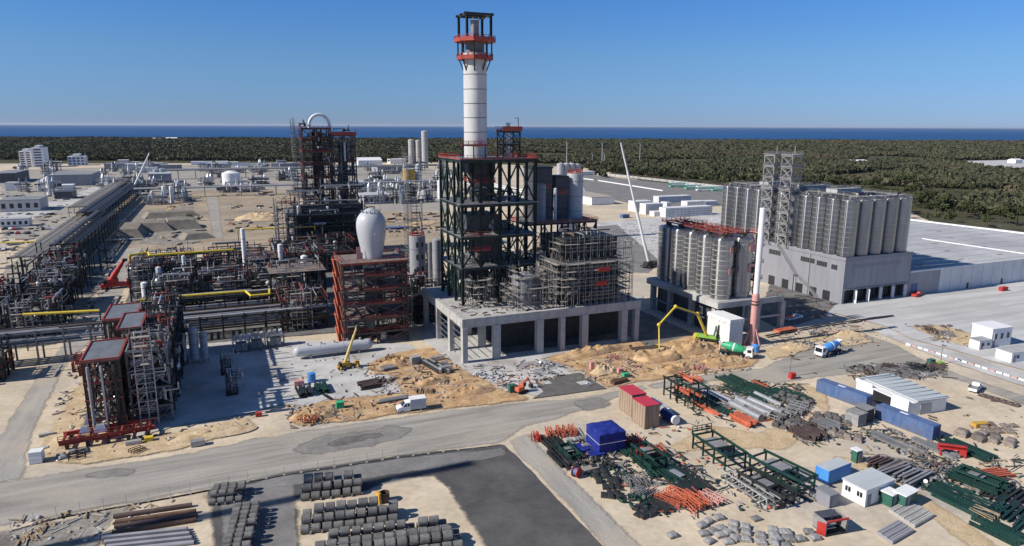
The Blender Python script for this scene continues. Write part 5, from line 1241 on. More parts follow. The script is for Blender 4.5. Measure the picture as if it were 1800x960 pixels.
steel(t, KX0 + 14.1, 156, KX0 + 16, 158.6, KZ, [KZ + 5, KZ + 10, KZ + 15, KZ + 19], 1, 1, .2, 'brown steel', 'brown steel', 'pink primer', True, rails=[0, 1, 2, 3], decks=(), faces='flr', bw=.12)
part('pink_panel', MB().box(KX0 + 10.5, 154.9, KZ + 9.3, KX0 + 14.4, 154.96, KZ + 10.2), 'pink primer', t)
part('pink_panel', MB().box(KX0 + 10.5, 154.9, KZ + 14, KX0 + 14.2, 154.96, KZ + 16.2), 'pink primer', t)
# ---- red footed mast, wrapped block, drill and pump
x, y = g(1322, 606)
t = thing('flare_mast', 'slim white mast with a pink lower half and splayed foot beside the small silos', 'mast', (x, y, 0))
part('shaft', MB().lathe(x, y, [(.78, 14.5), (.78, 38.6), (.5, 38.6), (0, 38.65)], 20), 'white paint', t)
part('lower_shaft', MB().lathe(x, y, [(1.0, 0), (1.0, 14.2), (.78, 14.9)], 20), 'pink primer', t)
part('band', MB().lathe(x, y, [(1.02, 11.6), (1.06, 11.6), (1.06, 12.0), (1.02, 12.0)], 20).lathe(x, y, [(1.02, 12.5), (1.06, 12.5), (1.06, 12.8), (1.02, 12.8)], 20), 'dark steel', t)
for a in (2.9, 4.9, .6): part('fin', MB().bar((x + 2.6*math.cos(a), y + 2.6*math.sin(a), .2), (x + .9*math.cos(a), y + .9*math.sin(a), 5), .5, .3), 'pink primer', t)
x, y = g(1325, 618)
t = cyl('blue_tank', 'bright blue drum at the foot of the pink footed mast', 'tank', x, y - .5, 1.1, 0, 1.9, 'sky blue', 2)
x0, y0 = g(1252, 594)[0], 144.3
t = thing('wrapped_block', 'tall grey box with torn white sheet over its top, by the small silos', 'wrapped load', (x0 - 4, y0, 0))
part('box', MB().box(x0 - 2.2, y0 + .3, 0, x0 + 2.4, y0 + 9.8, 8.0), 'pale wall', t)
m = MB(); r = random.Random(9)
ed = loop(x0 - 2.35, y0 + .15, x0 + 2.55, y0 + 9.95, 8.05)
part('sheet', MB().box(x0 - 2.35, y0 + .15, 8.02, x0 + 2.55, y0 + 9.95, 8.14), 'white paint', t)
for a, b in zip(ed, ed[1:]):
    n = 10
    for k in range(n):
        p = [a[j] + (b[j]-a[j])*k/n for j in range(3)]; q2 = [a[j] + (b[j]-a[j])*(k+1)/n for j in range(3)]
        h1, h2 = r.uniform(.3, 1.7), r.uniform(.3, 1.7)
        m.add([(p[0], p[1], 8.05), (q2[0], q2[1], 8.05), (q2[0], q2[1], 8.05 - h2), (p[0], p[1], 8.05 - h1)], [(0, 1, 2, 3)])
part('sheet_hem', m, 'white paint', t)
part('ribs', MB().box(x0 + 2.405, y0 + 1, .2, x0 + 2.45, y0 + 9.6, .5), 'grey steel', t)
for px, py, lab in [(1242, 588, 'dark drilling mast left of the white sheeted box'), (1261, 605, 'dark drilling mast in front of the white sheeted box')]:
    x, y = g(px, py); t = thing('drill_rig', lab, 'drill', (x, y, 0))
    part('mast', MB().bar((x, y, 0), (x, y, 5.6), .28), 'dark steel', t); part('head', MB().box(x - .4, y - .4, 1.8, x + .4, y + .4, 2.8), 'dark steel', t)
    part('leg', MB().bar((x - 1, y, 0), (x, y, 2), .2).bar((x + 1, y, 0), (x, y, 2), .2), 'dark steel', t)
# red and white kerb blocks
p0, p1 = g(1592, 606), g(1860, 690)
L = math.dist(p0, p1); n = int(L / 1.7)
prk = {}
ang = math.atan2(p1[1]-p0[1], p1[0]-p0[0])
for i in range(n):
    red = i % 3 == 1; k = (i + .5) / n
    loc = (p0[0] + (p1[0]-p0[0])*k, p0[1] + (p1[1]-p0[1])*k, 0)
    lab = ('faded red' if red else 'white') + ' road barrier block in the line beside the concrete lane'
    if red not in prk:
        m = MB(); m.add([(-.75, -.3, 0), (.75, -.3, 0), (.75, .3, 0), (-.75, .3, 0), (-.7, -.12, .62), (.7, -.12, .62), (.7, .12, .62), (-.7, .12, .62)], [(0, 3, 2, 1), (4, 5, 6, 7), (0, 1, 5, 4), (1, 2, 6, 5), (2, 3, 7, 6), (3, 0, 4, 7)])
        prk[red] = solo('road_barrier', m, 'dusty pink' if red else 'pale wall', lab, 'barrier', loc, ang, ('faded red' if red else 'white') + ' road barrier blocks')
    else:
        o = prk[red].copy(); COL.objects.link(o); o.location = loc
# ------------------------------------------------------------------ storage yards
def container(px, py, label, mat, l=12.2, w=2.45, h=2.9, ang=-90, roof=None, stripes=True, cat='container', name='shipping_container', logo=False):
    x, y = g(px, py)
    t = thing(name, label, cat, (x, y, 0), RAD(ang))
    part('body', MB().box(-l/2, -w/2, .15, l/2, w/2, h), mat, t, ab=False)
    n = int(l / .45)
    for s in (-1, 1):
        m = MB()
        for i in range(n):
            a = -l/2 + .2 + i * (l - .4) / n; m.box(a, s * w/2 - .03, .3, a + .2, s * w/2 + .03, h - .15)
        part('corrugation', m, mat, t, ab=False)
    m = MB()
    for a in (-l/2, l/2 - .12):
        for b in (-w/2 - .02, w/2 - .1): m.box(a, b, 0, a + .14, b + .12, h + .02)
    part('corner_post', m, mat, t, ab=False)
    part('roof', MB().box(-l/2 + .05, -w/2 + .05, h, l/2 - .05, w/2 - .05, h + .05), roof or mat, t, ab=False)
    m = MB().box(l/2 + .003, -w/2 + .1, .2, l/2 + .05, -.02, h - .1).box(l/2 + .003, .02, .2, l/2 + .05, w/2 - .1, h - .1)
    for b in (-.7, -.35, .35, .7): m.tube((l/2 + .09, b, .25), (l/2 + .09, b, h - .15), .03, 5)
    part('door', m, mat, t, ab=False)
    if logo:
        for a in (-l * .12,): part('roof_mark', MB().box(a, -.4, h + .052, a + 1.7, .3, h + .07), 'white paint', t, ab=False)
    return t
container(1482, 702, 'blue shipping container with a small white mark on its roof, nearer the mixer truck', 'container blue', logo=True, ang=-82)
container(1592, 752, 'blue shipping container with a small white mark on its roof, right of the grey cabinets', 'container blue', logo=True, ang=-85)
container(1463, 840, 'bright blue container with a grey roof left of the white cabin', 'sky blue', l=6.1, w=2.6, h=2.6, ang=8, roof='steel roof')
def cabin(px, py, label, l, w, h, ang, roof='steel roof', wall='white paint', wins=2, door=True, name='site_cabin', cat='cabin', flat=True, side_wins=1):
    x, y = g(px, py)
    t = thing(name, label, cat, (x, y, 0), RAD(ang))
    part('wall', MB().box(-l/2, -w/2, .1, l/2, w/2, h), wall, t, ab=False)
    part('roof', MB().add([(-l/2 - .15, -w/2 - .15, h), (l/2 + .15, -w/2 - .15, h), (l/2 + .15, w/2 + .15, h), (-l/2 - .15, w/2 + .15, h), (-l/2 - .15, -w/2 - .15, h + .12), (l/2 + .15, -w/2 - .15, h + .12), (l/2 + .15, w/2 + .15, h + .24), (-l/2 - .15, w/2 + .15, h + .24)],
                          [(0, 3, 2, 1), (4, 5, 6, 7), (0, 1, 5, 4), (1, 2, 6, 5), (2, 3, 7, 6), (3, 0, 4, 7)]), roof, t, ab=False)
    for k in range(wins):
        b = -w/2 + w * (k + .5) / wins
        wn = part('window', MB().box(-l/2 - .05, b - .55, h * .45, -l/2 - .003, b + .55, h * .8), 'white paint', t, ab=False)
        part('pane', MB().box(-l/2 - .07, b - .48, h * .48, -l/2 - .052, b - .05, h * .77).box(-l/2 - .07, b + .05, h * .48, -l/2 - .052, b + .48, h * .77), 'glass', wn, ab=False)
    for k in range(side_wins):
        a = -l/2 + l * (k + .6) / (side_wins + .2)
        wn = part('window', MB().box(a - .6, -w/2 - .05, h * .4, a + .6, -w/2 - .003, h * .78), 'white paint', t, ab=False)
        part('pane', MB().box(a - .5, -w/2 - .07, h * .44, a + .5, -w/2 - .052, h * .74), 'glass', wn, ab=False)
    if door: part('door', MB().box(-l/2 + .5, -w/2 - .06, .1, -l/2 + 1.4, -w/2 - .004, 2.1), 'cladding', t, ab=False)
    return t
cabin(1524, 872, 'white site cabin with two small windows on its sunlit end, beside the bright blue container', 7.4, 4.2, 3.0, 6)
cabin(1452, 885, 'small pale grey hut left of the white cabin', 1.9, 2.6, 2.2, 4, roof='grey roof', wall='cladding', wins=0, side_wins=0)
cabin(1740, 604, 'white two storey cabin block beside the concrete lane', 7.6, 6.0, 5.4, -4, wins=0, side_wins=3, roof='white paint')
cabin(1722, 612, 'small white cabin at the foot of the two storey cabin block', 4.6, 3.0, 2.6, -4, wins=0, side_wins=2, roof='cladding grey')
cabin(1782, 632, 'long white cabin nearest the barrier line', 7.8, 4.4, 2.8, -6, wins=0, side_wins=2, roof='pale roof')
cabin(1562, 886, 'dark green toilet cabin with a white roof, left of the taller one', 2.0, 1.9, 2.2, 10, roof='white paint', wall='cabin green', wins=0, side_wins=0, name='toilet_cabin')
cabin(1590, 886, 'long dark green toilet cabin with a dirty white roof', 3.6, 1.9, 2.3, 10, roof='white paint', wall='cabin green', wins=0, side_wins=0, name='toilet_cabin')
cabin(1504, 812, 'single green toilet booth at the head of the grey bar bundles', 1.2, 1.2, 2.4, 0, roof='white paint', wall='cabin green', wins=0, side_wins=0, name='toilet_cabin')
cabin(1503, 745, 'dark grey green cabinet between the two long blue containers, front one', 3.0, 2.6, 2.6, -85, roof='wrap grey', wall='wrap grey', wins=0, side_wins=0, door=True, name='storage_cabinet', cat='cabinet')
cabin(1518, 738, 'dark cabinet behind the front grey green one between the blue containers', 2.8, 2.4, 2.8, -85, roof='grey roof', wall='dark steel', wins=0, side_wins=0, door=False, name='storage_cabinet', cat='cabinet')
# store building
x, y = g(1580, 706)
t = thing('store_shed', 'low white store shed with a wide pale steel roof in the right hand yard', 'shed', (x, y, 0), RAD(-4))
part('wall', MB().box(-5.4, -7.0, 0, 5.4, 7.0, 2.9), 'white paint', t, ab=False)
part('roof', MB().add([(-3.2, -7.3, 3.1), (5.8, -7.3, 2.95), (5.8, 7.3, 2.95), (-3.2, 7.3, 3.1), (-3.2, -7.3, 3.4), (5.8, -7.3, 3.15), (5.8, 7.3, 3.15), (-3.2, 7.3, 3.4)], [(0, 3, 2, 1), (4, 5, 6, 7), (0, 1, 5, 4), (1, 2, 6, 5), (2, 3, 7, 6), (3, 0, 4, 7)]), 'steel roof', t, ab=False)
part('parapet', MB().box(-5.5, -7.1, 2.9, -5.2, -3, 3.6), 'white paint', t, ab=False); part('parapet', MB().box(-5.5, 2.5, 2.9, -5.2, 7.1, 3.7).box(-5.2, 6.8, 2.9, 4, 7.1, 3.7), 'white paint', t, ab=False)
part('opening', MB().box(-5.44, -2.6, .2, -5.38, 2.2, 2.7), 'window dark', t, ab=False)
part('side_door', MB().box(-2, -7.08, 0, 1.2, -7.003, 2.4), 'pale roof', t, ab=False)
m = MB()
for k in range(8): m.box(-3.1, -7 + k * 1.85, 3.2, 5.7, -6.93 + k * 1.85, 3.44)
part('roof_seam', m, 'steel roof', t, ab=False)
# crates and tarps
def crate(px, py, label, lx, ly, h, ang, top='crimson', wall='crate wood'):
    x, y = g(px, py)
    t = thing('crate', label, 'crate', (x, y, 0), RAD(ang))
    part('case', MB().box(-lx/2, -ly/2, .2, lx/2, ly/2, h), wall, t, ab=False)
    m = MB()
    for k in range(int(lx / .9) + 1):
        a = -lx/2 + k * .9
        m.box(a, -ly/2 - .07, .1, a + .16, -ly/2 - .003, h).box(a, ly/2 + .003, .1, a + .16, ly/2 + .07, h)
    for k in range(int(ly / .9) + 1):
        b = -ly/2 + k * .9
        m.box(-lx/2 - .07, b, .1, -lx/2 - .003, b + .16, h).box(lx/2 + .003, b, .1, lx/2 + .07, b + .16, h)
    part('batten', m, wall, t, ab=False)
    part('lid', MB().box(-lx/2 - .12, -ly/2 - .12, h, lx/2 + .12, ly/2 + .12, h + .14), top, t, ab=False)
    part('skid', MB().box(-lx/2, -ly/2 + .2, 0, lx/2, -ly/2 + .5, .2).box(-lx/2, ly/2 - .5, 0, lx/2, ly/2 - .2, .2), 'timber', t, ab=False)
    return t
crate(1110, 724, 'tall wooden crate with a crimson lid, the rear one of two', 3.4, 5.2, 4.9, 0)
crate(1134, 745, 'tall wooden crate with a crimson lid, the nearer one of two', 3.4, 4.6, 4.9, 0)
x, y = g(1064, 786)
t = thing('tarped_stack', 'big square stack under a bright blue tarpaulin', 'tarped stack', (x, y, 0), RAD(-2))
m = MB().box(-2.6, -2.6, .25, 2.6, 2.6, 4.0); part('stack', m, 'tarp blue', t, ab=False)
r = random.Random(2); m = MB()
N_ = 14; vs = []
for j in range(N_ + 1):
    for i in range(N_ + 1):
        a, b = -2.75 + 5.5 * i / N_, -2.75 + 5.5 * j / N_
        vs.append((a, b, 4.25 + .22 * noise.noise(Vector((a * .8, b * .8, 2))) - (.25 if i in (0, N_) or j in (0, N_) else 0)))
m.add(vs, [(j*(N_+1)+i, j*(N_+1)+i+1, (j+1)*(N_+1)+i+1, (j+1)*(N_+1)+i) for j in range(N_) for i in range(N_)], True)
for s in range(4):
    vs = []; 
    for i in range(N_ + 1):
        for k in range(6):
            u = -2.75 + 5.5 * i / N_; d = 2.75 + .10 * noise.noise(Vector((u * 1.5, k * .9, s * 7)))
            z = 4.02 - 3.7 * k / 5
            vs.append([(u, -d, z), (d, u, z), (-u, d, z), (-d, -u, z)][s])
    m.add(vs, [(i*6+k, i*6+k+1, (i+1)*6+k+1, (i+1)*6+k) for i in range(N_) for k in range(5)], True)
part('tarpaulin', m, 'tarp blue', t, ab=False)
part('rope', MB().box(-2.9, -2.9, 2.2, 2.9, -2.86, 2.26).box(-2.9, -2.9, 2.2, -2.86, 2.9, 2.26).box(2.86, -2.9, 2.2, 2.9, 2.9, 2.26), 'white paint', t, ab=False)
# big wrapped ducts by the crates
for px, py, l, rr, mat, lab in [(1160, 722, 6.0, .95, 'insulation', 'big silver wrapped duct lying behind the nearer crimson crate'), (1176, 740, 4.0, 1.05, 'tarp blue', 'blue and white wrapped duct lying right of the nearer crimson crate')]:
    x, y = g(px, py); t = thing('wrapped_duct', lab, 'duct', (x, y, 0), RAD(-92))
    part('duct', MB().tube((-l/2, 0, rr + .1), (l/2, 0, rr + .1), rr, 18), mat, t, ab=False)
    part('white_cap', MB().tube((l/2, 0, rr + .1), (l/2 + .5, 0, rr + .1), rr * .9, 18).tube((-l/2, 0, rr * 1.5), (l/2 - .3, 0, rr * 1.5), rr * .62, 12), 'white paint', t, ab=False)
    part('cradle', MB().box(-l*.3, -rr, 0, -l*.3 + .3, rr, .4).box(l*.3, -rr, 0, l*.3 + .3, rr, .4), 'timber', t, ab=False)
for i, (px, py, l, rr) in enumerate([(1310, 728, 9, .75), (1325, 722, 9.5, .75), (1345, 720, 9, .7), (1318, 716, 8, .6), (1262, 702, 10, .5), (1278, 706, 10, .5), (1350, 706, 8, .5)]):
    x, y = g(px, py); t = thing('silver_duct', 'silver clad duct section lying among the green beams', 'duct', (x, y, 0), RAD(-88 + 2 * (i % 3)), 'silver duct sections')
    part('duct', MB().tube((-l/2, 0, rr + .1), (l/2, 0, rr + .1), rr, 16), 'insulation', t, ab=False)
    part('flange', MB().tube((-l/2, 0, rr + .1), (-l/2 + .15, 0, rr + .1), rr * 1.12, 16).tube((l/2 - .15, 0, rr + .1), (l/2, 0, rr + .1), rr * 1.12, 16), 'pale steel', t, ab=False)
# beams: bundles of individual I sections
BEAM = {}
def beams(px, py, n, l, ang, mat, label, pitch=.75, layers=1, seed=0, jit=.5, sec=(.42, .5)):
    r = random.Random(seed + int(px)); x0, y0 = g(px, py); a0 = RAD(ang)
    ux_, uy_ = math.cos(a0), math.sin(a0)
    for k in range(n):
        for z in range(layers):
            L = l * r.choice((.7, .85, 1.0, 1.0)); key = (round(L, 1), mat, sec)
            off = (k - (n - 1) / 2) * pitch + r.uniform(-.1, .1); sh = r.uniform(-jit, jit) * l * .15
            loc = (x0 - uy_ * off + ux_ * sh, y0 + ux_ * off + uy_ * sh, .12 + z * (sec[1] + .06))
            if key not in BEAM:
                m = MB().ibeam((-L/2, 0, sec[1]/2), (L/2, 0, sec[1]/2), *sec)
                for q in (-.42, 0, .42): m.box(L*q - .03, -sec[0]*.48, .06, L*q + .03, sec[0]*.48, sec[1] - .06)
                o = BEAM[key] = solo('steel_beam', m, mat, label, 'steel beam', loc)
            else: o = BEAM[key].copy(); COL.objects.link(o)
            o.location = loc; o.rotation_euler = (0, 0, a0 + r.uniform(-.05, .05)); o['label'] = label; o['group'] = label
G_, O_, D_, B_, K_ = 'green steel', 'orange primer', 'dark steel', 'brown steel', 'grey steel'
for a in [
    (1330, 690, 10, 11, -88, G_, 'dark green beam in the broad bundle behind the silver ducts', .9, 1),
    (1290, 672, 6, 8, -88, G_, 'dark green beam in the rear bundle next to the gravel road', .9, 1),
    (1385, 697, 7, 8, -86, G_, 'dark green beam in the bundle nearest the two blue containers', .9, 1),
    (1268, 722, 3, 9, -88, G_, 'green beam lying between the orange frames and the silver ducts', .9, 1),
    (1232, 690, 4, 8, -88, K_, 'grey beam beside the orange railed frames', .8, 1),
    (1305, 742, 4, 6, -86, O_, 'orange beam at the near end of the silver ducts', .7, 2),
    (1240, 720, 2, 9, -88, O_, 'orange beam left of the green bundles', .8, 1),
    (1335, 678, 2, 5, -88, O_, 'short orange beam on top of the green bundles', .6, 1),
    (1150, 820, 7, 11, -92, G_, 'dark green beam in the bundle below the blue tarpaulin stack', .8, 1),
    (1185, 838, 5, 12, -92, G_, 'dark green beam left of the tall green frames', .9, 1),
    (1215, 845, 4, 9, -92, D_, 'dark beam at the near end of the tall green frames', .8, 1),
    (1100, 790, 5, 9, -90, G_, 'green beam just right of the blue tarpaulin stack', .8, 1),
    (990, 805, 6, 9, -92, D_, 'dark beam next to the lane, left of the blue tarpaulin stack', .8, 1),
    (972, 782, 5, 7, -90, D_, 'dark beam at the head of the lane', .8, 1),
    (1160, 888, 4, 6, -90, D_, 'dark grey beam beside the orange railings', .6, 1),
    (1690, 880, 8, 11, -88, G_, 'dark green beam in the long flat row near the right edge', .85, 1),
    (1720, 852, 6, 8, -80, G_, 'dark green beam in the jumbled pile near the right edge', 1.0, 2),
    (1750, 835, 5, 6, -10, O_, 'orange beam on the jumble near the right edge', .6, 1),
    (1770, 870, 7, 9, 12, D_, 'dark beam in the crosswise bundle at the right edge', .8, 1),
    (1775, 905, 7, 10, 14, G_, 'dark green beam in the crosswise bundle at the lower right edge', .8, 1),
    (1760, 938, 5, 8, -85, G_, 'green beam at the lower right corner of the yard', .9, 1),
    (1700, 792, 5, 10, -88, G_, 'green beam behind the red trestle', .8, 1),
    (1645, 790, 4, 9, -88, K_, 'grey beam between the blue container and the red trestle', .8, 1),
    (1570, 780, 5, 11, -86, K_, 'grey beam in the row in front of the right hand blue container', .6, 1),
    (1590, 838, 8, 8, 8, K_, 'grey bar length in the big flat pile above the white cabin', .8, 2),
    (1555, 822, 7, 6, 8, B_, 'brown bar length in the flat pile behind the green toilet booth', .7, 2),
    (1420, 765, 7, 6, -84, B_, 'brown beam in the pile on the open sand left of the grey cabinets', .7, 2),
    (1455, 752, 6, 5, -84, K_, 'grey beam in the pile just left of the grey cabinets', .7, 2),
    (1600, 655, 7, 7, -80, K_, 'grey pipe length in the dark scrap field by the gravel road', 1.0, 1),
    (1570, 650, 6, 6, -60, B_, 'brown pipe length in the dark scrap field by the gravel road', 1.0, 1),
    (575, 905 - 205, 1, 4, -70, D_, 'dark beam lying alone by the blue barrel', 1, 1),
    (535, 692, 6, 6, -88, D_, 'dark beam in the bundle below the blue barrel', .55, 2),
    (566, 686, 5, 6, -88, G_, 'dark green beam in the bundle right of the blue barrel', .55, 2),
    (650, 680, 6, 5, 8, B_, 'brown formwork beam on the concrete floor right of the yellow crane', .7, 2),
    (690, 705, 4, 9, 4, K_, 'grey beam lying along the edge of the concrete floor', .5, 1),
    ]:
    beams(*a[:7], pitch=a[7], layers=a[8])
# flat concrete planks by the toilets
for px, py, lab in [(1600, 905, 'long grey hollow plank stacked beside the green toilet cabin'), (1562, 932, 'long grey hollow plank lying nearest the open sand')]:
    x, y = g(px, py)
    for k in range(3 if px == 1562 else 5):
        m = MB().box(-2.9, -.42, 0, 2.9, .42, .5); m.box(-2.9, -.3, .5, 2.9, -.1, .56).box(-2.9, .1, .5, 2.9, .3, .56)
        solo('concrete_plank', m, 'cladding grey' if px == 1562 else 'cast concrete', lab, 'plank', (x + .1 * k, y + (k - 2) * 1.0, .02), RAD(10), lab)
# railings, grids and spools piled up
def frames(px, py, n, l, h, ang, mat, label, pitch=.9, flat=False, seed=1):
    r = random.Random(seed + int(px)); x0, y0 = g(px, py); a0 = RAD(ang)
    pr = None
    for k in range(n):
        off = (k - (n - 1)/2) * pitch; loc = (x0 - math.sin(a0) * off + r.uniform(-.3, .3), y0 + math.cos(a0) * off, .05 + (k * .16 if flat else 0))
        if pr is None:
            m = MB(); w = .11
            q = int(l / .9)
            for i in range(q + 1):
                a = -l/2 + l*i/q
                m.bar((a, 0, 0), (a, 0 if not flat else h, h if not flat else .02), w)
            for z in (0.05, h * .5, h): m.bar((-l/2, 0 if not flat else z, z if not flat else .03), (l/2, 0 if not flat else z, z if not flat else .03), w)
            pr = solo('railing_panel', m, mat, label, 'railing', loc, a0, label)
            o = pr
        else: o = pr.copy(); COL.objects.link(o)
        o.location = loc; o.rotation_euler = (r.uniform(-.25, .25), 0, a0 + r.uniform(-.2, .2))
for a in [
    (985, 763, 12, 3.6, 1.1, 82, 'orange primer', 'light orange railing frame in the rows behind the lane head', .55),
    (940, 772, 4, 3, 1.0, 70, 'machine red', 'red railing frame at the head of the lane', .6),
    (1110, 780, 6, 3, 1.4, 80, 'red primer', 'red frame piled against the right side of the blue tarpaulin stack', .7),
    (1130, 800, 5, 3, 1.2, 60, 'machine red', 'red frame on the pile below the blue tarpaulin stack', .6),
    (1185, 880, 9, 4.4, 1.1, -70, 'orange primer', 'orange railing frame in the big orange pile', .5),
    (1215, 885, 8, 5.0, 1.1, -85, 'orange primer', 'orange railing frame in the curved row of the big orange pile', .5),
    (1250, 880, 5, 4, 1.0, -85, 'pink primer', 'pink railing frame at the right end of the big orange pile', .6),
    (1155, 800, 4, 3, 1.5, 85, 'orange primer', 'orange frame standing among the green beams', .7),
    (1225, 672, 4, 3, 1.2, -85, 'orange primer', 'orange railing frame beside the gravel road', .6),
    (1120, 850, 8, 3, .9, 80, 'scaffold tube', 'grey wire grid on the sand left of the orange pile', .5),
    (1130, 870, 7, 3, .9, 30, 'grey steel', 'grey grid lying between the orange pile and the sand', .5),
    (1370, 735, 10, 3.4, 1.2, -80, 'scaffold tube', 'grey bracing frame at the near end of the green bundles', .6),
    (1400, 722, 10, 3.4, 1.2, -60, 'grey steel', 'grey bracing frame at the right end of the green bundles', .6),
    (1560, 660, 8, 3, 1.0, -60, 'grey steel', 'grey frame in the dark scrap field by the gravel road', .8),
    (1610, 650, 8, 3, 1.0, -40, 'dark steel', 'dark frame in the dark scrap field by the gravel road', .8),
    (1645, 648, 6, 3, 1.0, -70, 'brown steel', 'brown frame at the right end of the dark scrap field', .8),
    (1730, 905, 5, 3.5, .6, -80, 'timber', 'light timber frame at the lower right of the yard', .6),
    (545, 740, 7, 2.6, 1.1, 50, 'orange primer', 'orange formwork frame on the dirt heap at the floor corner', .6),
    (575, 728, 4, 2.4, 1.0, -30, 'timber', 'timber formwork frame on the dirt heap at the floor corner', .6),
    (690, 632, 6, 2.6, 1.0, 60, 'rust steel', 'rusty formwork frame on the brown dirt right of the yellow crane', .7),
    (745, 690, 6, 2.8, 1.0, 70, 'timber', 'timber formwork frame on the dirt behind the white van', .7),
    (1080, 632, 5, 2.6, 1.0, 10, 'pink primer', 'pink formwork frame in the dirt before the table columns', .8),
    (1225, 650, 6, 2.8, 1.0, 40, 'pink primer', 'pinkish formwork frame on the spoil beside the green mixer', .8),
    (1440, 590, 6, 3, 1.0, 20, 'grey steel', 'grey frame in the dark heap behind the blue mixer truck', .8),
    (1640, 585, 8, 2.8, 1.0, -20, 'brown steel', 'brown frame in the scrap strip left of the white cabins', .9),
    (1665, 590, 6, 2.8, 1.0, -50, 'scaffold tube', 'pale frame in the scrap strip left of the white cabins', .8),
    (135, 805, 5, 2.6, 1.0, 10, 'dark steel', 'dark rebar frame right of the white tank at the road corner', .6),
    (240, 795, 3, 2.2, .8, 40, 'rust steel', 'rusty rebar frame on the sand beside the road', .7),
    ]:
    frames(*a[:8], pitch=a[8])
def pallets(px, py, nx, ny, dx, dy, ang, mat, label, lx=1.5, ly=1.2, h=.5, seed=0, skip=.15, name='wrapped_pallet', cat='pallet'):
    r = random.Random(seed + int(px)); x0, y0 = g(px, py); a0 = RAD(ang); P = []
    for j in range(ny):
        for i in range(nx):
            if r.random() < skip: continue
            a, b = (i - (nx-1)/2) * dx + r.uniform(-.3, .3), (j - (ny-1)/2) * dy + r.uniform(-.3, .3)
            loc = (x0 + a*math.cos(a0) - b*math.sin(a0), y0 + a*math.sin(a0) + b*math.cos(a0), 0)
            if len(P) < 3:
                hh = h * r.uniform(.7, 1.2); m = MB()
                q = 6; vs = []
                for v in range(q + 1):
                    for u in range(q + 1):
                        f, w = u/q - .5, v/q - .5; e = max(abs(f), abs(w)) * 2
                        vs.append((f * lx * (1.06 - .06*e), w * ly * (1.06 - .06*e), .14 + hh * (1 - max(0, e - .72) * 1.6) + .1 * noise.noise(Vector((f*4 + seed + len(P)*5, w*4, px)))))
                m.add(vs, [(v*(q+1)+u, v*(q+1)+u+1, (v+1)*(q+1)+u+1, (v+1)*(q+1)+u) for v in range(q) for u in range(q)], True)
                m.box(-lx*.5, -ly*.5, .12, lx*.5, ly*.5, .14 + hh * .5)
                t = thing(name, label, cat, loc, 0, label)
                part('load', m, mat, t, ab=False)
                part('pallet', MB().box(-lx*.5, -ly*.5, 0, -lx*.3, ly*.5, .12).box(-lx*.1, -ly*.5, 0, lx*.1, ly*.5, .12).box(lx*.3, -ly*.5, 0, lx*.5, ly*.5, .12), 'timber', t, ab=False)
                P.append(t); o = t
            else: o = dup(P[r.randrange(3)], loc)
            o.location = loc; o.rotation_euler = (0, 0, a0 + r.uniform(-.25, .25))
for a in [
    (1225, 928, 6, 1, 1.9, 1.6, 8, 'wrap grey', 'low grey wrapped pallet in the single row below the orange pile'),
    (1265, 945, 3, 3, 1.9, 1.7, 4, 'wrap grey', 'grey wrapped pallet in the block at the lower edge of the yard'),
    (1320, 918, 2, 1, 2.2, 1.6, 8, 'wrap grey', 'big grey wrapped pallet beside the end of the grey truss'),
    (1335, 942, 5, 3, 1.9, 1.7, -40, 'wrap grey', 'grey wrapped pallet in the slanting rows below the grey truss'),
    (1395, 945, 4, 2, 1.8, 1.6, -20, 'wrap grey', 'grey wrapped pallet next to the open red skip'),
    (1540, 768, 5, 1, 2.2, 1.6, -82, 'wrap brown', 'brown sack load in front of the right hand blue container'),
    (1600, 790, 3, 2, 2.0, 1.6, -82, 'wrap brown', 'brown sack load between the right hand blue container and the grey bars'),
    (1690, 765, 3, 1, 2.8, 2.2, -80, 'wrap brown', 'tall brown load in the loose group right of the blue container', 2.2, 1.8, 1.3),
    (1735, 770, 4, 2, 2.6, 2.2, -70, 'wrap brown', 'brown load in the loose group near the right edge', 1.8, 1.6, 1.0),
    (1490, 700, 6, 1, 1.9, 1.6, -83, 'wrap grey', 'dark load standing in front of the left hand blue container'),
    (1485, 768, 4, 2, 1.6, 1.4, -60, 'wrap brown', 'dark bundle on the sand below the grey cabinets', 1.5, 1.2, .8),
    (1405, 752, 6, 4, 1.5, 1.5, -60, 'wrap dark', 'dark wrapped load in the crowded pile left of the grey cabinets', 1.4, 1.2, .9),
    (1462, 738, 4, 3, 1.6, 1.5, -40, 'wrap dark', 'dark wrapped load close behind the grey cabinets', 1.4, 1.2, .9),
    (1560, 655, 7, 3, 2.0, 1.8, -50, 'wrap dark', 'dark load among the scrap field by the gravel road', 1.6, 1.3, .7),
    (1395, 705, 5, 3, 1.6, 1.5, -70, 'wrap dark', 'dark load at the far end of the green bundles', 1.4, 1.2, .7),
    (1760, 755, 4, 3, 2.1, 1.8, -30, 'wrap brown', 'brown load in the far cluster at the right edge'),
    (1055, 835, 4, 2, 1.5, 1.4, 70, 'dark steel', 'dark fitting heap on the sand near the red drum'),
    (1075, 860, 6, 3, 1.1, 1.0, 60, 'dark steel', 'dark fitting heap in the patch left of the grey grids'),
    (1140, 895, 5, 3, 1.3, 1.1, 20, 'dark steel', 'dark fitting heap below the orange pile'),
    (1020, 780, 3, 3, 1.7, 1.5, 0, 'wrap grey', 'flat grey load left of the blue tarpaulin stack'),
    (1640, 575, 6, 1, 2.0, 1.6, -20, 'wrap brown', 'reddish load in the scrap strip left of the white cabins'),
    (775, 640, 1, 3, 1.6, 1.8, 8, 'insulation', 'white wrapped block beside the long white girders'),
    (130, 800, 3, 2, 1.7, 1.4, 20, 'wrap grey', 'dark grey load beside the rebar frames at the road corner'),
    ]:
    pallets(*a)
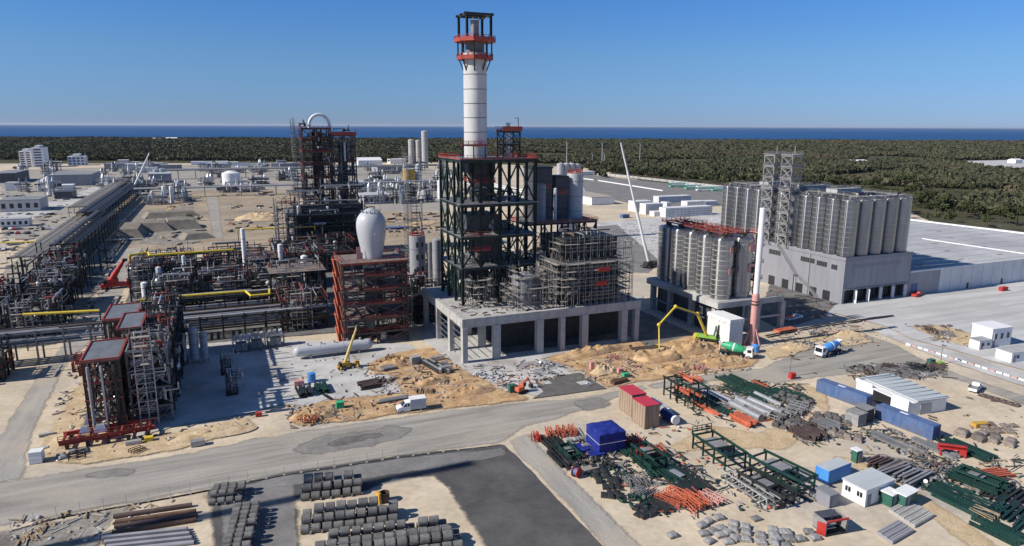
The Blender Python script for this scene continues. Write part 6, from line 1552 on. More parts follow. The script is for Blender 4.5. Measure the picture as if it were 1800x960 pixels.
def drum_heap(px, py, n, label, mat, rr=.35, seed=0, spread=2.0):
    r = random.Random(seed + int(px)); x0, y0 = g(px, py); pr = None
    for i in range(n):
        loc = (x0 + r.uniform(-spread, spread), y0 + r.uniform(-spread, spread) * .7, 0)
        if pr is None:
            m = MB().path([(-.6, 0, rr), (0, 0, rr), (.35, .3, rr), (.35, .9, rr)], rr * .7, 8).tube((-.68, 0, rr), (-.6, 0, rr), rr, 10).tube((.35, .9, rr), (.35, .98, rr), rr, 10)
            pr = solo('pipe_spool', m, mat, label, 'pipe spool', loc, 0, label); o = pr
        else: o = pr.copy(); COL.objects.link(o)
        o.location = loc; o.rotation_euler = (r.choice((0, 0, .5, 1.5)), 0, r.uniform(0, 6.3))
for a in [(1385, 725, 16, 'bent grey pipe piece in the heap at the end of the green bundles', 'grey steel'), (1430, 745, 14, 'bent dark pipe piece in the heap on the open sand', 'brown steel'),
          (1045, 820, 12, 'dark pipe bend on the sand by the red drum', 'dark steel'), (1125, 885, 14, 'dark pipe bend below the orange pile', 'green steel'),
          (1620, 650, 16, 'dark pipe bend in the scrap field by the gravel road', 'dark steel'), (1540, 655, 10, 'brown pipe bend in the scrap field by the gravel road', 'brown steel'),
          (1625, 845, 12, 'pale pipe bend beside the long green beams', 'scaffold tube'), (670, 672, 10, 'brown pipe bend on the concrete floor', 'brown steel'),
          (690, 640, 12, 'rusty bend on the brown dirt right of the yellow crane', 'rust steel'), (1660, 590, 12, 'pale bend in the scrap strip left of the white cabins', 'pale steel'),
          (750, 665, 10, 'brown bend beside the long white girders', 'timber'), (960, 645, 12, 'pale bend on the concrete floor before the table', 'pale steel'),
          (850, 662, 12, 'pale bend on the near corner of the concrete floor', 'pale steel'), (1410, 605, 12, 'dark bend on the spoil heap behind the blue mixer truck', 'grey steel')]:
    drum_heap(*a, spread=3.0)
# tall green frames, trusses, orange guard frames
def stillage(px, py, lx, ly, h, ang, mat, label, nb=3, rail=True, name='steel_stillage'):
    x, y = g(px, py); t = thing(name, label, 'steel frame', (x, y, 0), RAD(ang))
    for i in range(nb + 1):
        a = -lx/2 + lx*i/nb
        for b in (-ly/2, ly/2): part('leg', MB().ibeam((a, b, 0), (a, b, h), .26, .26), mat, t, ab=False)
        part('cross_beam', MB().bar((a, -ly/2, h - .16), (a, ly/2, h - .16), .24, .3), mat, t, ab=False)
        part('cross_beam', MB().bar((a, -ly/2, h * .35), (a, ly/2, h * .35), .18, .24), mat, t, ab=False)
    for b in (-ly/2, ly/2):
        part('long_beam', MB().ibeam((-lx/2 - .6, b, h), (lx/2 + .6, b, h), .3, .4), mat, t, ab=False)
        part('long_beam', MB().ibeam((-lx/2, b, h * .35 + .2), (lx/2, b, h * .35 + .2), .22, .3), mat, t, ab=False)
    part('grating', MB().box(-lx*.3, -ly*.36, h - .3, lx*.1, ly*.36, h - .22), 'grey steel', t, ab=False)
    if rail:
        m = MB(); rail_mb(m, [(-lx/2 - .5, -ly/2, h + .2), (-lx/2 - .5, ly/2, h + .2)], h=1.1, post=1.2, w=.12); part('end_rail', m, mat, t, ab=False)
    return t
stillage(1262, 805, 9.5, 4.4, 3.0, -92, G_, 'tall dark green table frame with a railed far end, left one of two')
stillage(1372, 845, 10, 4.2, 2.9, -82, G_, 'tall dark green table frame next to the bright blue container', rail=False)
stillage(1345, 868, 9, 3.0, 2.2, -84, 'dark steel', 'low dark frame in front of the green table frame by the blue container', rail=False)
stillage(1215, 712, 6.0, 3.4, 5.0, -90, G_, 'tall dark frame holding orange rails beside the gravel road', 2)
stillage(1188, 700, 5.0, 3.0, 4.4, -90, D_, 'dark bare frame just left of the frame with orange rails', 2, False)
stillage(1140, 815, 6, 3, 2.6, -88, G_, 'green frame with red pieces on it, below the blue tarpaulin stack', 2, False)
stillage(1000, 800, 5, 2.4, 1.2, -90, G_, 'low green frame beside the lane, left of the blue tarpaulin stack', 2, False)
stillage(1720, 850, 6, 3, 1.6, -80, G_, 'low green frame within the jumble near the right edge', 2, False)
for k, (px, py, z) in enumerate([(1203, 705, 5.1), (1198, 712, 3.0), (1218, 716, 3.1)]):
    x, y = g(px, py); t = thing('guard_rail', ['orange guard rail on top of the tall dark frame', 'orange guard rail half way up the tall dark frame, left', 'orange guard rail half way up the tall dark frame, right'][k], 'railing', (x, y, 0))
    part('rail', rail_mb(MB(), [(x, y - 2.4, z), (x, y + 2.4, z)], w=.16, post=.9).box(x - .06, y - 2.4, z + .1, x - .02, y + 2.4, z + .55), O_, t)
    for dy_ in (-2.2, 2.2): part('rail_post', MB().bar((x, y + dy_, .1), (x, y + dy_, z), .14), D_, t)
def truss(px, py, l, ang, label, mat='pale steel', w=1.5, h=1.5):
    x, y = g(px, py); t = thing('lattice_truss', label, 'truss', (x, y, 0), RAD(ang)); n = int(l / w)
    for b in (-w/2, w/2):
        for z in (.12, h): part('chord', MB().bar((-l/2, b, z), (l/2, b, z), .16), mat, t, ab=False)
        m = MB()
        for i in range(n):
            a0, a1 = -l/2 + l*i/n, -l/2 + l*(i+1)/n
            m.bar((a0, b, .12), (a1, b, h), .09).bar((a1, b, .12), (a1, b, h), .09)
        part('lacing', m, mat, t, ab=False)
    m = MB()
    for i in range(n + 1): a = -l/2 + l*i/n; m.bar((a, -w/2, h), (a, w/2, h), .09).bar((a, -w/2, .12), (a, w/2, .12), .09)
    part('lacing', m, mat, t, ab=False)
truss(1310, 862, 11, -88, 'pale lattice truss lying between the orange pile and the green table frame')
truss(1330, 872, 9, -86, 'darker lattice truss beside the pale one', 'grey steel')
truss(1755, 705, 8, -80, 'brown lattice girder lying on the sand near the right edge', 'brown steel', 1.2, .5)
truss(1590, 822, 9, -86, 'grey lattice ladder in the flat pile behind the green toilet booth', 'scaffold tube', 1.0, .5)
for px, py, lab in [(1672, 800, 'bright red trestle frame between the grey bars and the green beams')]:
    x, y = g(px, py); t = thing('red_trestle', lab, 'trestle', (x, y, 0), RAD(-40))
    part('beam', MB().ibeam((-2.4, 0, 1.6), (2.4, 0, 1.6), .9, .8), 'machine red', t, ab=False)
    for a in (-2, 2):
        for b in (-.8, .8): part('leg', MB().bar((a, b, 0), (a, b * .4, 1.4), .25), 'machine red', t, ab=False)
    part('bracket', MB().box(1.2, -.8, .4, 2.2, .8, 1.4), 'machine red', t, ab=False)
# skip, drums, small bright things
x, y = g(1458, 932)
t = thing('open_skip', 'grey open box with a red door flap at the near edge of the yard', 'skip', (x, y, 0), RAD(-8))
part('floor', MB().box(-1.9, -1.4, .2, 1.9, 1.4, .35), 'dark steel', t, ab=False)
for a, b, c, d in ((-1.9, -1.4, -1.78, 1.4), (1.78, -1.4, 1.9, 1.4), (-1.78, 1.28, 1.78, 1.4)): part('side', MB().box(a, b, .35, c, d, 2.5), 'wrap grey', t, ab=False)
part('lid', MB().box(-1.9, -.4, 2.5, 1.3, 1.4, 2.6), 'dark cladding', t, ab=False)
part('door_flap', MB().prism([(-2.0, -1.5), (-2.7, -.4), (-2.62, -.35), (-1.92, -1.45)], .2, 2.2), 'machine red', t, ab=False)
part('red_beam', MB().bar((-1.9, -1.5, 2.5), (1.9, -1.5, 2.6), .25), 'machine red', t, ab=False)
part('shelf', MB().box(-1.7, -1.3, 1.2, 0, 1.2, 1.3).box(-1.7, -1.3, 1.8, 0, 1.2, 1.9), 'pale steel', t, ab=False)
x, y = g(1013, 838)
t = thing('red_drum', 'round red and blue cable drum beside the lane', 'cable drum', (x, y, 0), RAD(-60))
part('flange', MB().tube((-.55, 0, .95), (-.45, 0, .95), .95, 20), 'machine red', t, ab=False); part('flange', MB().tube((.45, 0, .95), (.55, 0, .95), .95, 20), 'machine red', t, ab=False)
part('core', MB().tube((-.45, 0, .95), (.45, 0, .95), .7, 16), 'container blue', t, ab=False)
def box_thing(px, py, lx, ly, h, ang, mat, name, label, cat, trim='grey steel'):
    x, y = g(px, py); t = thing(name, label, cat, (x, y, 0), RAD(ang))
    part('body', MB().box(-lx/2, -ly/2, .12, lx/2, ly/2, h), mat, t, ab=False)
    part('lid', MB().box(-lx/2 - .06, -ly/2 - .06, h, lx/2 + .06, ly/2 + .06, h + .1), mat, t, ab=False)
    part('runner', MB().box(-lx/2, -ly/2, 0, -lx/2 + .3, ly/2, .12).box(lx/2 - .3, -ly/2, 0, lx/2, ly/2, .12), trim, t, ab=False)
    part('rib', MB().box(-lx/2 - .05, -ly/2 - .05, h*.5, lx/2 + .05, ly/2 + .05, h*.5 + .12), trim if trim != 'grey steel' else mat, t, ab=False)
    return t
x, y = g(548, 672); cyl('blue_barrel', 'bright blue upright tank on the concrete floor beside dark beams', 'tank', x, y, .95, 0, 2.3, 'sky blue', 3, .12)
for i, (px, py, lx, ly, h, ang, mat, name, lab, cat) in enumerate([
    (526, 678, 2.2, 1.2, 1.2, 0, 'pink primer', 'red_bin', 'pinkish red bin left of the bright blue tank', 'bin'),
    (768, 628 + 6, 3.6, 1.0, 1.1, 10, 'insulation', 'white_block', 'white wrapped beam block, rear one of three beside the girders', 'block'),
    (776, 644, 3.6, 1.0, 1.1, 10, 'insulation', 'white_block', 'white wrapped beam block, middle one of three beside the girders', 'block'),
    (784, 654, 3.2, 1.0, 1.5, 10, 'insulation', 'white_block', 'white wrapped beam block, front one of three beside the girders', 'block'),
    (730, 640, 2.6, 1.6, 2.0, 10, 'pale steel', 'white_box', 'pale grey metal box just left of the long white girders', 'box'),
    (682, 650, 3.2, 2.4, .8, 10, 'grey steel', 'steel_tray', 'flat grey tray on the brown dirt right of the yellow crane', 'tray'),
    (710, 668, 1.4, 1.2, .7, 20, 'timber', 'timber_box', 'small timber box on the orange dirt', 'box'),
    (1040, 650, 1.0, 1.0, 2.0, 0, 'pink primer', 'pink_post', 'pink primed post beside the dark new slab', 'post'),
    (1090, 656, 1.4, 1.0, 1.2, 0, 'pink primer', 'pink_box', 'small pink box behind the sand heap', 'box'),
    (1100, 664, 1.6, 1.0, 1.1, 0, 'mixer green', 'green_bin', 'small green bin beside the sand heap', 'bin'),
    (1088, 674, 4.4, 1.4, .9, 12, 'rust steel', 'rusty_skip', 'long low rusty skip below the sand heap', 'skip'),
    (598, 718, 1.6, 1.2, 1.5, 0, 'mixer green', 'green_bin', 'round looking green bin on the dirt heap at the floor corner', 'bin'),
    (900, 690, 1.6, 1.4, 1.8, 0, 'cabin green', 'generator', 'dark green generator beside the roadside dirt', 'generator'),
    (348, 783, 2.4, 1.2, 1.0, 5, 'pale steel', 'concrete_block', 'pale block on the sand beside the road', 'block'),
    (66, 812, 2.0, 1.8, 2.2, -5, 'white paint', 'water_tank', 'white cube water tank at the road corner', 'tank'),
    (262, 776, 1.4, 1.0, .9, 0, 'yellow', 'yellow_box', 'small yellow box below the red base frame', 'box'),
    (235, 782, 2.6, .9, .8, 4, 'pale steel', 'pale_block', 'pale block below the red base frame, left of the yellow box', 'block'),
    (82, 766, 2.4, .8, .5, 8, 'cast concrete', 'kerb_stone', 'pale kerb stone on the sand by the left road, rear', 'kerb stone'),
    (72, 792, 2.4, .8, .5, 8, 'cast concrete', 'kerb_stone', 'pale kerb stone on the sand by the left road, front', 'kerb stone'),
    (455, 672 + 60, 1.2, .8, .8, 0, 'machine red', 'red_barrow', 'small red barrow at the edge of the concrete floor', 'barrow'),
    (1455, 678, 1.6, 1.2, 1.0, 0, 'yellow', 'yellow_box', 'yellow box at the far end of the left blue container', 'box'),
    (1392, 666, 1.5, 1.0, 1.4, 0, 'machine red', 'red_generator', 'red generator by the gravel road in front of the blue mixer truck', 'generator'),
    (1636, 640, 1.8, 1.2, 1.2, 0, 'cabin green', 'green_box', 'dark green box at the gravel road bend', 'box'),
    (1652, 644, 1.6, 1.2, 1.1, 0, 'lime', 'green_box', 'bright green box right of the dark green one at the road bend', 'box'),
    (1763, 512, 3.4, 1.4, 1.6, 0, 'machine red', 'red_machine', 'red machine parked on the apron near the right edge', 'machine'),
    (1722, 750, 3.0, 1.2, .8, -12, 'amber', 'amber_beam', 'amber painted beam stack near the right edge', 'beam stack'),
    (1180, 745 - 5, .9, .9, 1.3, 0, 'yellow', 'yellow_drum', 'small yellow machine right of the blue wrapped duct', 'machine'),
    (1048, 800, 2.6, 2.2, .5, 0, 'tarp blue', 'blue_pallet', 'low dark blue pallet in front of the blue tarpaulin stack', 'pallet'),
    (1040, 830 - 4, 4.4, 1.4, .5, 4, 'scaffold board', 'board_stack', 'stack of long boards below the blue tarpaulin stack', 'boards'),
    (1022, 790, 3.0, 2.0, .5, -80, 'tarp blue', 'blue_pallet', 'low dark blue pallet beside the lane', 'pallet'),
    (1190, 838, 2.6, 1.0, .7, -80, 'insulation', 'white_block', 'white wrapped piece among the green beams', 'block'),
    (1210, 862, 3.4, 2.0, .8, -70, 'dark steel', 'dark_load', 'dark load behind the big orange pile', 'load')]):
    box_thing(px, py, lx, ly, h, ang, mat, name, lab, cat)
for k in range(2):
    x, y = g(757 + k * 14, 648); t = thing('white_girder', ['long white box girder, left one of the pair beside the white blocks', 'long white box girder, right one of the pair beside the white blocks'][k], 'girder', (x, y, 0), RAD(-78))
    part('girder', MB().box(-5, -.45, .3, 5, .45, 1.2), 'insulation', t, ab=False); part('dark_flange', MB().box(-5.1, .452, .25, 5.1, .62, 1.3).box(-5.1, -.62, .25, 5.1, -.452, 1.3), 'dark steel', t, ab=False)
    part('bearer', MB().box(-3.5, -.7, 0, -3.1, .7, .25).box(3.1, -.7, 0, 3.5, .7, .25), 'timber', t, ab=False)
# loose rubble and offcuts on the dirt, beyond counting
def rubble(label, polys, n, seed, mats=('pale dirt', 'timber', 'grey steel', 'pale steel', 'rust steel', 'dark steel'), big=1.0):
    r = random.Random(seed)
    for mi, mat in enumerate(mats):
        mb = MB()
        for i in range(n // len(mats)):
            q = r.choice(polys); u, v = r.random(), r.random()
            px = (q[0][0]*(1-u)+q[1][0]*u)*(1-v) + (q[3][0]*(1-u)+q[2][0]*u)*v; py = (q[0][1]*(1-u)+q[1][1]*u)*(1-v) + (q[3][1]*(1-u)+q[2][1]*u)*v
            x, y = g(px, py); s = r.uniform(.15, .5)
            if r.random() < .5:
                a = r.uniform(0, 3.14); l = r.uniform(.8, 2.6) * big; s *= big
                k_ = 1 if big < 2 else big
                mb.cbox(x, y, r.uniform(0, .35) * (big < 2), l, r.uniform(.08, .25) * k_ * (1 + (big > 2)), r.uniform(.08, .2) * k_ * (1 + (big > 2)), a)
            else:
                mb.ball((x, y, s * .25), s, 5, 3, .6)
        o = stuff('site_debris', mb, mat, label)
rubble('offcuts and rubble strewn over the dug up ground round the table', [[(950, 632), (1200, 595), (1300, 640), (1000, 680)], [(640, 640), (800, 615), (900, 690), (640, 730)], [(505, 715), (640, 695), (640, 735), (510, 755)]], 620, 1)
rubble('small debris strewn over the steel yard', [[(940, 760), (1250, 740), (1420, 890), (1150, 920)], [(1180, 680), (1400, 670), (1440, 730), (1300, 760)]], 420, 2, ('dark steel', 'green steel', 'orange primer', 'pale steel', 'grey steel'))
rubble('dark steel offcuts packed between the beam bundles of the yard', [[(1185, 690), (1330, 668), (1425, 700), (1300, 740)], [(960, 775), (1080, 770), (1130, 850), (1010, 830)], [(1090, 770), (1180, 790), (1270, 850), (1150, 860)], [(1270, 840), (1400, 830), (1440, 880), (1330, 890)], [(1180, 680), (1420, 675), (1420, 735), (1230, 740)]], 1300, 12, ('dark steel', 'green steel', 'grey steel', 'dark steel', 'pale steel', 'brown steel'), 1.5)
rubble('dark and grey offcuts packed between the piles at the right of the yard', [[(1640, 830), (1800, 800), (1800, 920), (1690, 880)], [(1540, 815), (1640, 800), (1680, 850), (1590, 850)], [(1370, 750), (1460, 725), (1500, 760), (1420, 785)], [(1500, 755), (1560, 750), (1700, 830), (1650, 830)], [(1480, 640), (1660, 640), (1670, 665), (1500, 665)]], 1300, 13, ('dark steel', 'grey steel', 'green steel', 'brown steel', 'scaffold tube', 'timber'), 1.5)
rubble('loose formwork, bars and boards on the dug up ground round the table', [[(640, 650), (740, 640), (840, 690), (700, 715)], [(1010, 640), (1100, 625), (1140, 660), (1040, 680)], [(1180, 630), (1300, 610), (1320, 650), (1200, 665)], [(1350, 590), (1520, 565), (1530, 600), (1400, 620)], [(830, 640), (960, 630), (960, 680), (880, 690)]], 900, 14, ('timber', 'pale steel', 'dark steel', 'rust steel', 'grey steel', 'pink primer'), 1.2)
rubble('small debris strewn over the right hand yard', [[(1380, 740), (1800, 690), (1800, 950), (1560, 830)], [(1340, 590), (1560, 570), (1560, 610), (1380, 640)], [(1590, 570), (1700, 580), (1700, 610), (1640, 600)]], 460, 3, ('brown steel', 'grey steel', 'timber', 'dark steel', 'pale dirt'))
rubble('small debris along the left road and front steelwork', [[(60, 790), (450, 730), (450, 760), (60, 820)], [(120, 640), (170, 650), (150, 760), (90, 760)], [(150, 450), (220, 440), (190, 520), (120, 560)]], 260, 4)
rubble('broken concrete on the rubble ground at the near left corner', [[(20, 915), (330, 875), (200, 950), (20, 960)]], 150, 5, ('cast concrete', 'timber', 'pale dirt'))
rubble('small gear left on the concrete floors', [[(430, 610), (700, 612), (720, 690), (450, 720)], [(830, 640), (960, 640), (1000, 660), (880, 690)]], 220, 6, ('grey steel', 'pale steel', 'dark steel', 'timber'))
rubble('scrap and spoil over the far clearing', [[(230, 340), (520, 330), (520, 430), (200, 430)], [(640, 380), (780, 380), (780, 420), (640, 420)]], 200, 7, ('pale dirt', 'dark steel', 'grey steel', 'timber'))
rubble('scattered stores, plates and bundles over the far clearing', [[(215, 345), (350, 335), (360, 430), (180, 440)], [(390, 340), (520, 335), (510, 400), (400, 410)], [(640, 375), (780, 375), (780, 410), (650, 410)]], 300, 21, ('dark steel', 'grey steel', 'timber', 'pale steel', 'earth bank', 'rust steel'), 3.2)
rubble('scattered stores and scrap over the left works', [[(0, 340), (90, 335), (60, 430), (0, 440)], [(90, 330), (190, 300), (120, 380), (60, 410)], [(0, 440), (80, 430), (40, 520), (0, 540)], [(130, 430), (215, 425), (190, 540), (60, 600)]], 420, 22, ('dark steel', 'grey steel', 'timber', 'pale steel', 'earth bank', 'dark steel'), 2.2)
rubble('rusty scrap and bars in the shade beside the packing building', [[(1352, 505), (1470, 535), (1440, 560), (1350, 560)]], 260, 23, ('rust steel', 'dark steel', 'red primer', 'grey steel', 'brown steel'), 1.5)
rubble('pale offcuts stacked about the apron behind the small silos', [[(1050, 395), (1260, 385), (1180, 430), (1100, 430)]], 260, 8, ('white paint', 'dark steel', 'pale steel'))
# ------------------------------------------------------------------ concrete rings and pipes along the near side
RING = {}
ORD = ['first', 'second', 'third', 'fourth', 'fifth', 'sixth', 'seventh', 'eighth', 'ninth', 'tenth', 'eleventh', 'twelfth', 'thirteenth']
r = random.Random(31)
def piece(x, y, z, R_, L, a, label, group):
    key = (round(R_, 2), round(L, 2))
    if key not in RING:
        m = MB().tube((-L/2, 0, 0), (L/2 - .12, 0, 0), R_, 22, hollow=True); m.tube((L/2 - .12, 0, 0), (L/2, 0, 0), R_ * .93, 22, hollow=True)
        o = RING[key] = solo('concrete_pipe', m, 'ring concrete', label, 'concrete pipe', (x, y, z), a, group)
    else: o = RING[key].copy(); COL.objects.link(o)
    o.location = (x, y, z); o.rotation_euler = (r.uniform(0, 6.3), 0, a + r.uniform(-.03, .03)); o['label'] = label; o['group'] = group
def pile(p0, n, rows, tiers, R_, L, name, group, ang=-9.5, cut=0):
    """short concrete pipe pieces lying end to end in rows, the rows heaped in tiers"""
    x0, y0 = g(*p0); a = RAD(ang); c, s = math.cos(a), math.sin(a)
    for q in range(tiers):
        for j in range(rows - q):
            for i in range(n - (1 if q == tiers - 1 and n > 4 else 0)):
                if r.random() < .05 * q: continue
                u = i * (L + .2) + .25 * q + r.uniform(-.06, .06); v = (j + q * .5) * (2 * R_ + .06)
                k = r.choice((1, 1, .95, .9))
                row = ['front', 'second', 'third', 'fourth', 'fifth', 'sixth', 'seventh', 'eighth', 'ninth', 'tenth', 'eleventh'][j]
                tier = ['ground', 'middle', 'top'][q if tiers == 3 else q * 2]
                piece(x0 + c * u - s * v, y0 + s * u + c * v, .05 + R_ * k + q * R_ * 1.74, R_ * k, L * r.choice((1, 1, .9)), a, f'concrete pipe piece, {ORD[i]} from left, {row} row, {tier} tier of {name}', group)
                if q == 0 and j == 0 and i: solo('spacer', MB().box(-.14, -.12, 0, .14, .12, .42).box(-.08, -.16, .42, .08, .16, .5), 'pale steel', 'small pale spacer block lying between the concrete pipe pieces', 'spacer', (x0 + c * (u - L/2 - .1) - s * (v - R_), y0 + s * (u - L/2 - .1) + c * (v - R_), .05), a, 'spacer blocks')
pile((538, 880), 6, 3, 3, .70, 1.42, 'the upper heap', 'concrete pipe pieces of the upper heap')
pile((537, 938), 9, 3, 3, .70, 1.42, 'the big heap', 'concrete pipe pieces of the big heap')
pile((585, 963), 11, 2, 2, .70, 1.42, 'the long heap', 'concrete pipe pieces of the long heap')
pile((560, 1000), 13, 3, 2, .72, 1.42, 'the nearest heap', 'concrete pipe pieces of the nearest heap')
pile((396, 985), 3, 11, 2, .58, 1.12, 'the narrow heap', 'concrete pipe pieces of the narrow heap')
pile((374, 888), 4, 4, 2, .58, 1.12, 'the short heap', 'concrete pipe pieces of the short heap')
x, y = g(676, 882)
t = thing('ring_mould', 'amber and brown steel mould at the right end of the rear ring row', 'mould', (x, y, 0))
part('drum', MB().lathe(x, y, [(.85, .1), (.85, 1.7), (.7, 1.7), (.7, .1)], 20), 'brown steel', t)
part('amber_plate', MB().cbox(x - 1.0, y - .2, .1, .35, 1.4, 1.9, .2), 'amber', t)
# dry sticks / brown pipes at the near left
for i, (pa, pb, lab) in enumerate([((200, 913), (338, 892), 'long brown steel pipe, rear one of the four on the near left sand'), ((203, 923), (345, 903), 'long brown steel pipe, second of the four on the near left sand'),
        ((202, 931), (348, 910), 'long brown steel pipe, third of the four on the near left sand'), ((198, 942), (346, 918), 'long brown steel pipe, nearest of the four on the near left sand')]):
    (xa, ya), (xb, yb) = g(*pa), g(*pb); t = thing('steel_pipe', lab, 'pipe', (xa, ya, 0))
    part('pipe_run', MB().tube((xa, ya, .5), (xb, yb, .5), .36, 12, hollow=True), 'rust steel' if i % 2 else 'brown steel', t)
    for f in (.15, .5, .85): part('bearer', MB().cbox(xa + (xb-xa)*f, ya + (yb-ya)*f, .02, .2, 1.2, .12, 0), 'timber', t)
for k in range(7):
    (xa, ya), (xb, yb) = g(180 + k * 2, 950 + k * 4), g(330 + k * 2, 934 + k * 4); t = thing('blue_grey_pipe', f'blue grey steel pipe in the layered stack at the near left, {ORD[k]} from the rear', 'pipe', (xa, ya, 0))
    part('pipe_run', MB().tube((xa, ya, .45), (xb, yb, .45), .34, 12, hollow=True), 'dark cladding' if k % 2 else 'cladding grey', t)
    part('bearer', MB().cbox(xa + (xb-xa)*.2, ya + (yb-ya)*.2, .0, .2, .8, .12, 0).cbox(xa + (xb-xa)*.8, ya + (yb-ya)*.8, .0, .2, .8, .12, 0), 'timber', t)
r = random.Random(9)
for i in range(12):
    x, y = g(30 + i * 5 + r.uniform(-6, 6), 960 - i * 3 + r.uniform(-6, 6))
    solo('timber_offcut', MB().cbox(0, 0, 0, 2.2, .28, .25).cbox(.1, .2, .25, 1.6, .2, .15), 'timber', 'pale timber offcut in the broken pile at the near left corner', 'timber', (x, y, .01), RAD(-70 + r.uniform(-30, 30)), 'timber offcuts at the near left corner')
# roadside wire fence
t = thing('wire_fence', 'thin wire fence with a dark kerb between the gravel road and the asphalt yard', 'fence', (*g(100, 914), 0))
P = [g(*p) for p in [(20, 935), (100, 912), (300, 876), (500, 837), (700, 806), (882, 783)]]
pp = [(p[0], p[1]) for p in P]
tot = 0
for a, b in zip(pp, pp[1:]):
    n = max(1, round(math.dist(a, b) / 3.0))
    for i in range(n):
        x, y = a[0] + (b[0]-a[0])*i/n, a[1] + (b[1]-a[1])*i/n
        part('post', MB().tube((x, y, .2), (x, y, 2.2), .035, 5).cbox(x, y, 0, .4, .4, .3), 'cast concrete', t)
    for z in (.7, 1.4, 2.1): part('wire', MB().bar((*a, z), (*b, z), .012), 'grey steel', t)
    part('kerb', MB().bar((*a, .09), (*b, .09), .28, .18), 'dark steel', t)
# ------------------------------------------------------------------ vehicles
def wheel(root, x, y, r_, w, side):
    o = part('wheel', MB().tube((x, y, r_), (x, y + w * side, r_), r_, 18), 'rubber', root, ab=False)
    q = bpy.data.objects.new('rim', MB().tube((x, y + (w + .005) * side, r_), (x, y + (w + .04) * side, r_), r_ * .55, 12).mesh('rim', 'pale steel')); COL.objects.link(q); q.parent = o
def van(px, py, label, ang):
    x, y = g(px, py); t = thing('cargo_van', label, 'van', (x, y, 0), RAD(ang))
    def side(pts, y0, y1, m): n = len(pts); m.add([(a, y0, b) for a, b in pts] + [(a, y1, b) for a, b in pts], [tuple(range(n)), tuple(range(2*n-1, n-1, -1))] + [(i, n+i, n+(i+1) % n, (i+1) % n) for i in range(n)]); return m
    part('cab', side([(3.0, .4), (3.0, 1.05), (2.75, 1.25), (1.95, 1.45), (1.25, 2.25), (0.2, 2.35), (.2, .4)], -1.0, 1.0, MB()), 'white paint', t, ab=False)
    part('cargo_box', MB().box(-3.2, -1.08, .65, .18, 1.08, 2.85), 'vessel grey', t, ab=False)
    part('box_edge', MB().box(-3.24, -1.12, 2.86, .22, 1.12, 2.92), 'white paint', t, ab=False)
    part('windscreen', side([(1.98, 1.5), (1.3, 2.2), (1.33, 2.23), (2.02, 1.52)], -.85, .85, MB()), 'glass', t, ab=False)
    for s in (-1, 1):
        part('side_window', side([(1.75, 1.45), (1.3, 2.05), (.95, 2.05), (.95, 1.45)], s * 1.003, s * 1.02, MB()), 'glass', t, ab=False)
        part('side_window', side([(.8, 1.45), (.8, 2.05), (.35, 2.05), (.35, 1.45)], s * 1.003, s * 1.02, MB()), 'glass', t, ab=False)
        part('headlight', MB().box(2.95, s * .75 - .16, .85, 3.03, s * .75 + .16, 1.05), 'pale steel', t, ab=False)
        wheel(t, 2.0, s * .8, .36, .22, s); wheel(t, -2.0, s * .85, .36, .22, s)
    part('bumper', MB().box(2.98, -.98, .35, 3.12, .98, .62), 'dark steel', t, ab=False)
    part('chassis', MB().box(-3.1, -.8, .35, .2, .8, .64), 'dark steel', t, ab=False)
    return t
van(722, 722, 'white crew van with a grey box body parked by the gravel road', 176)
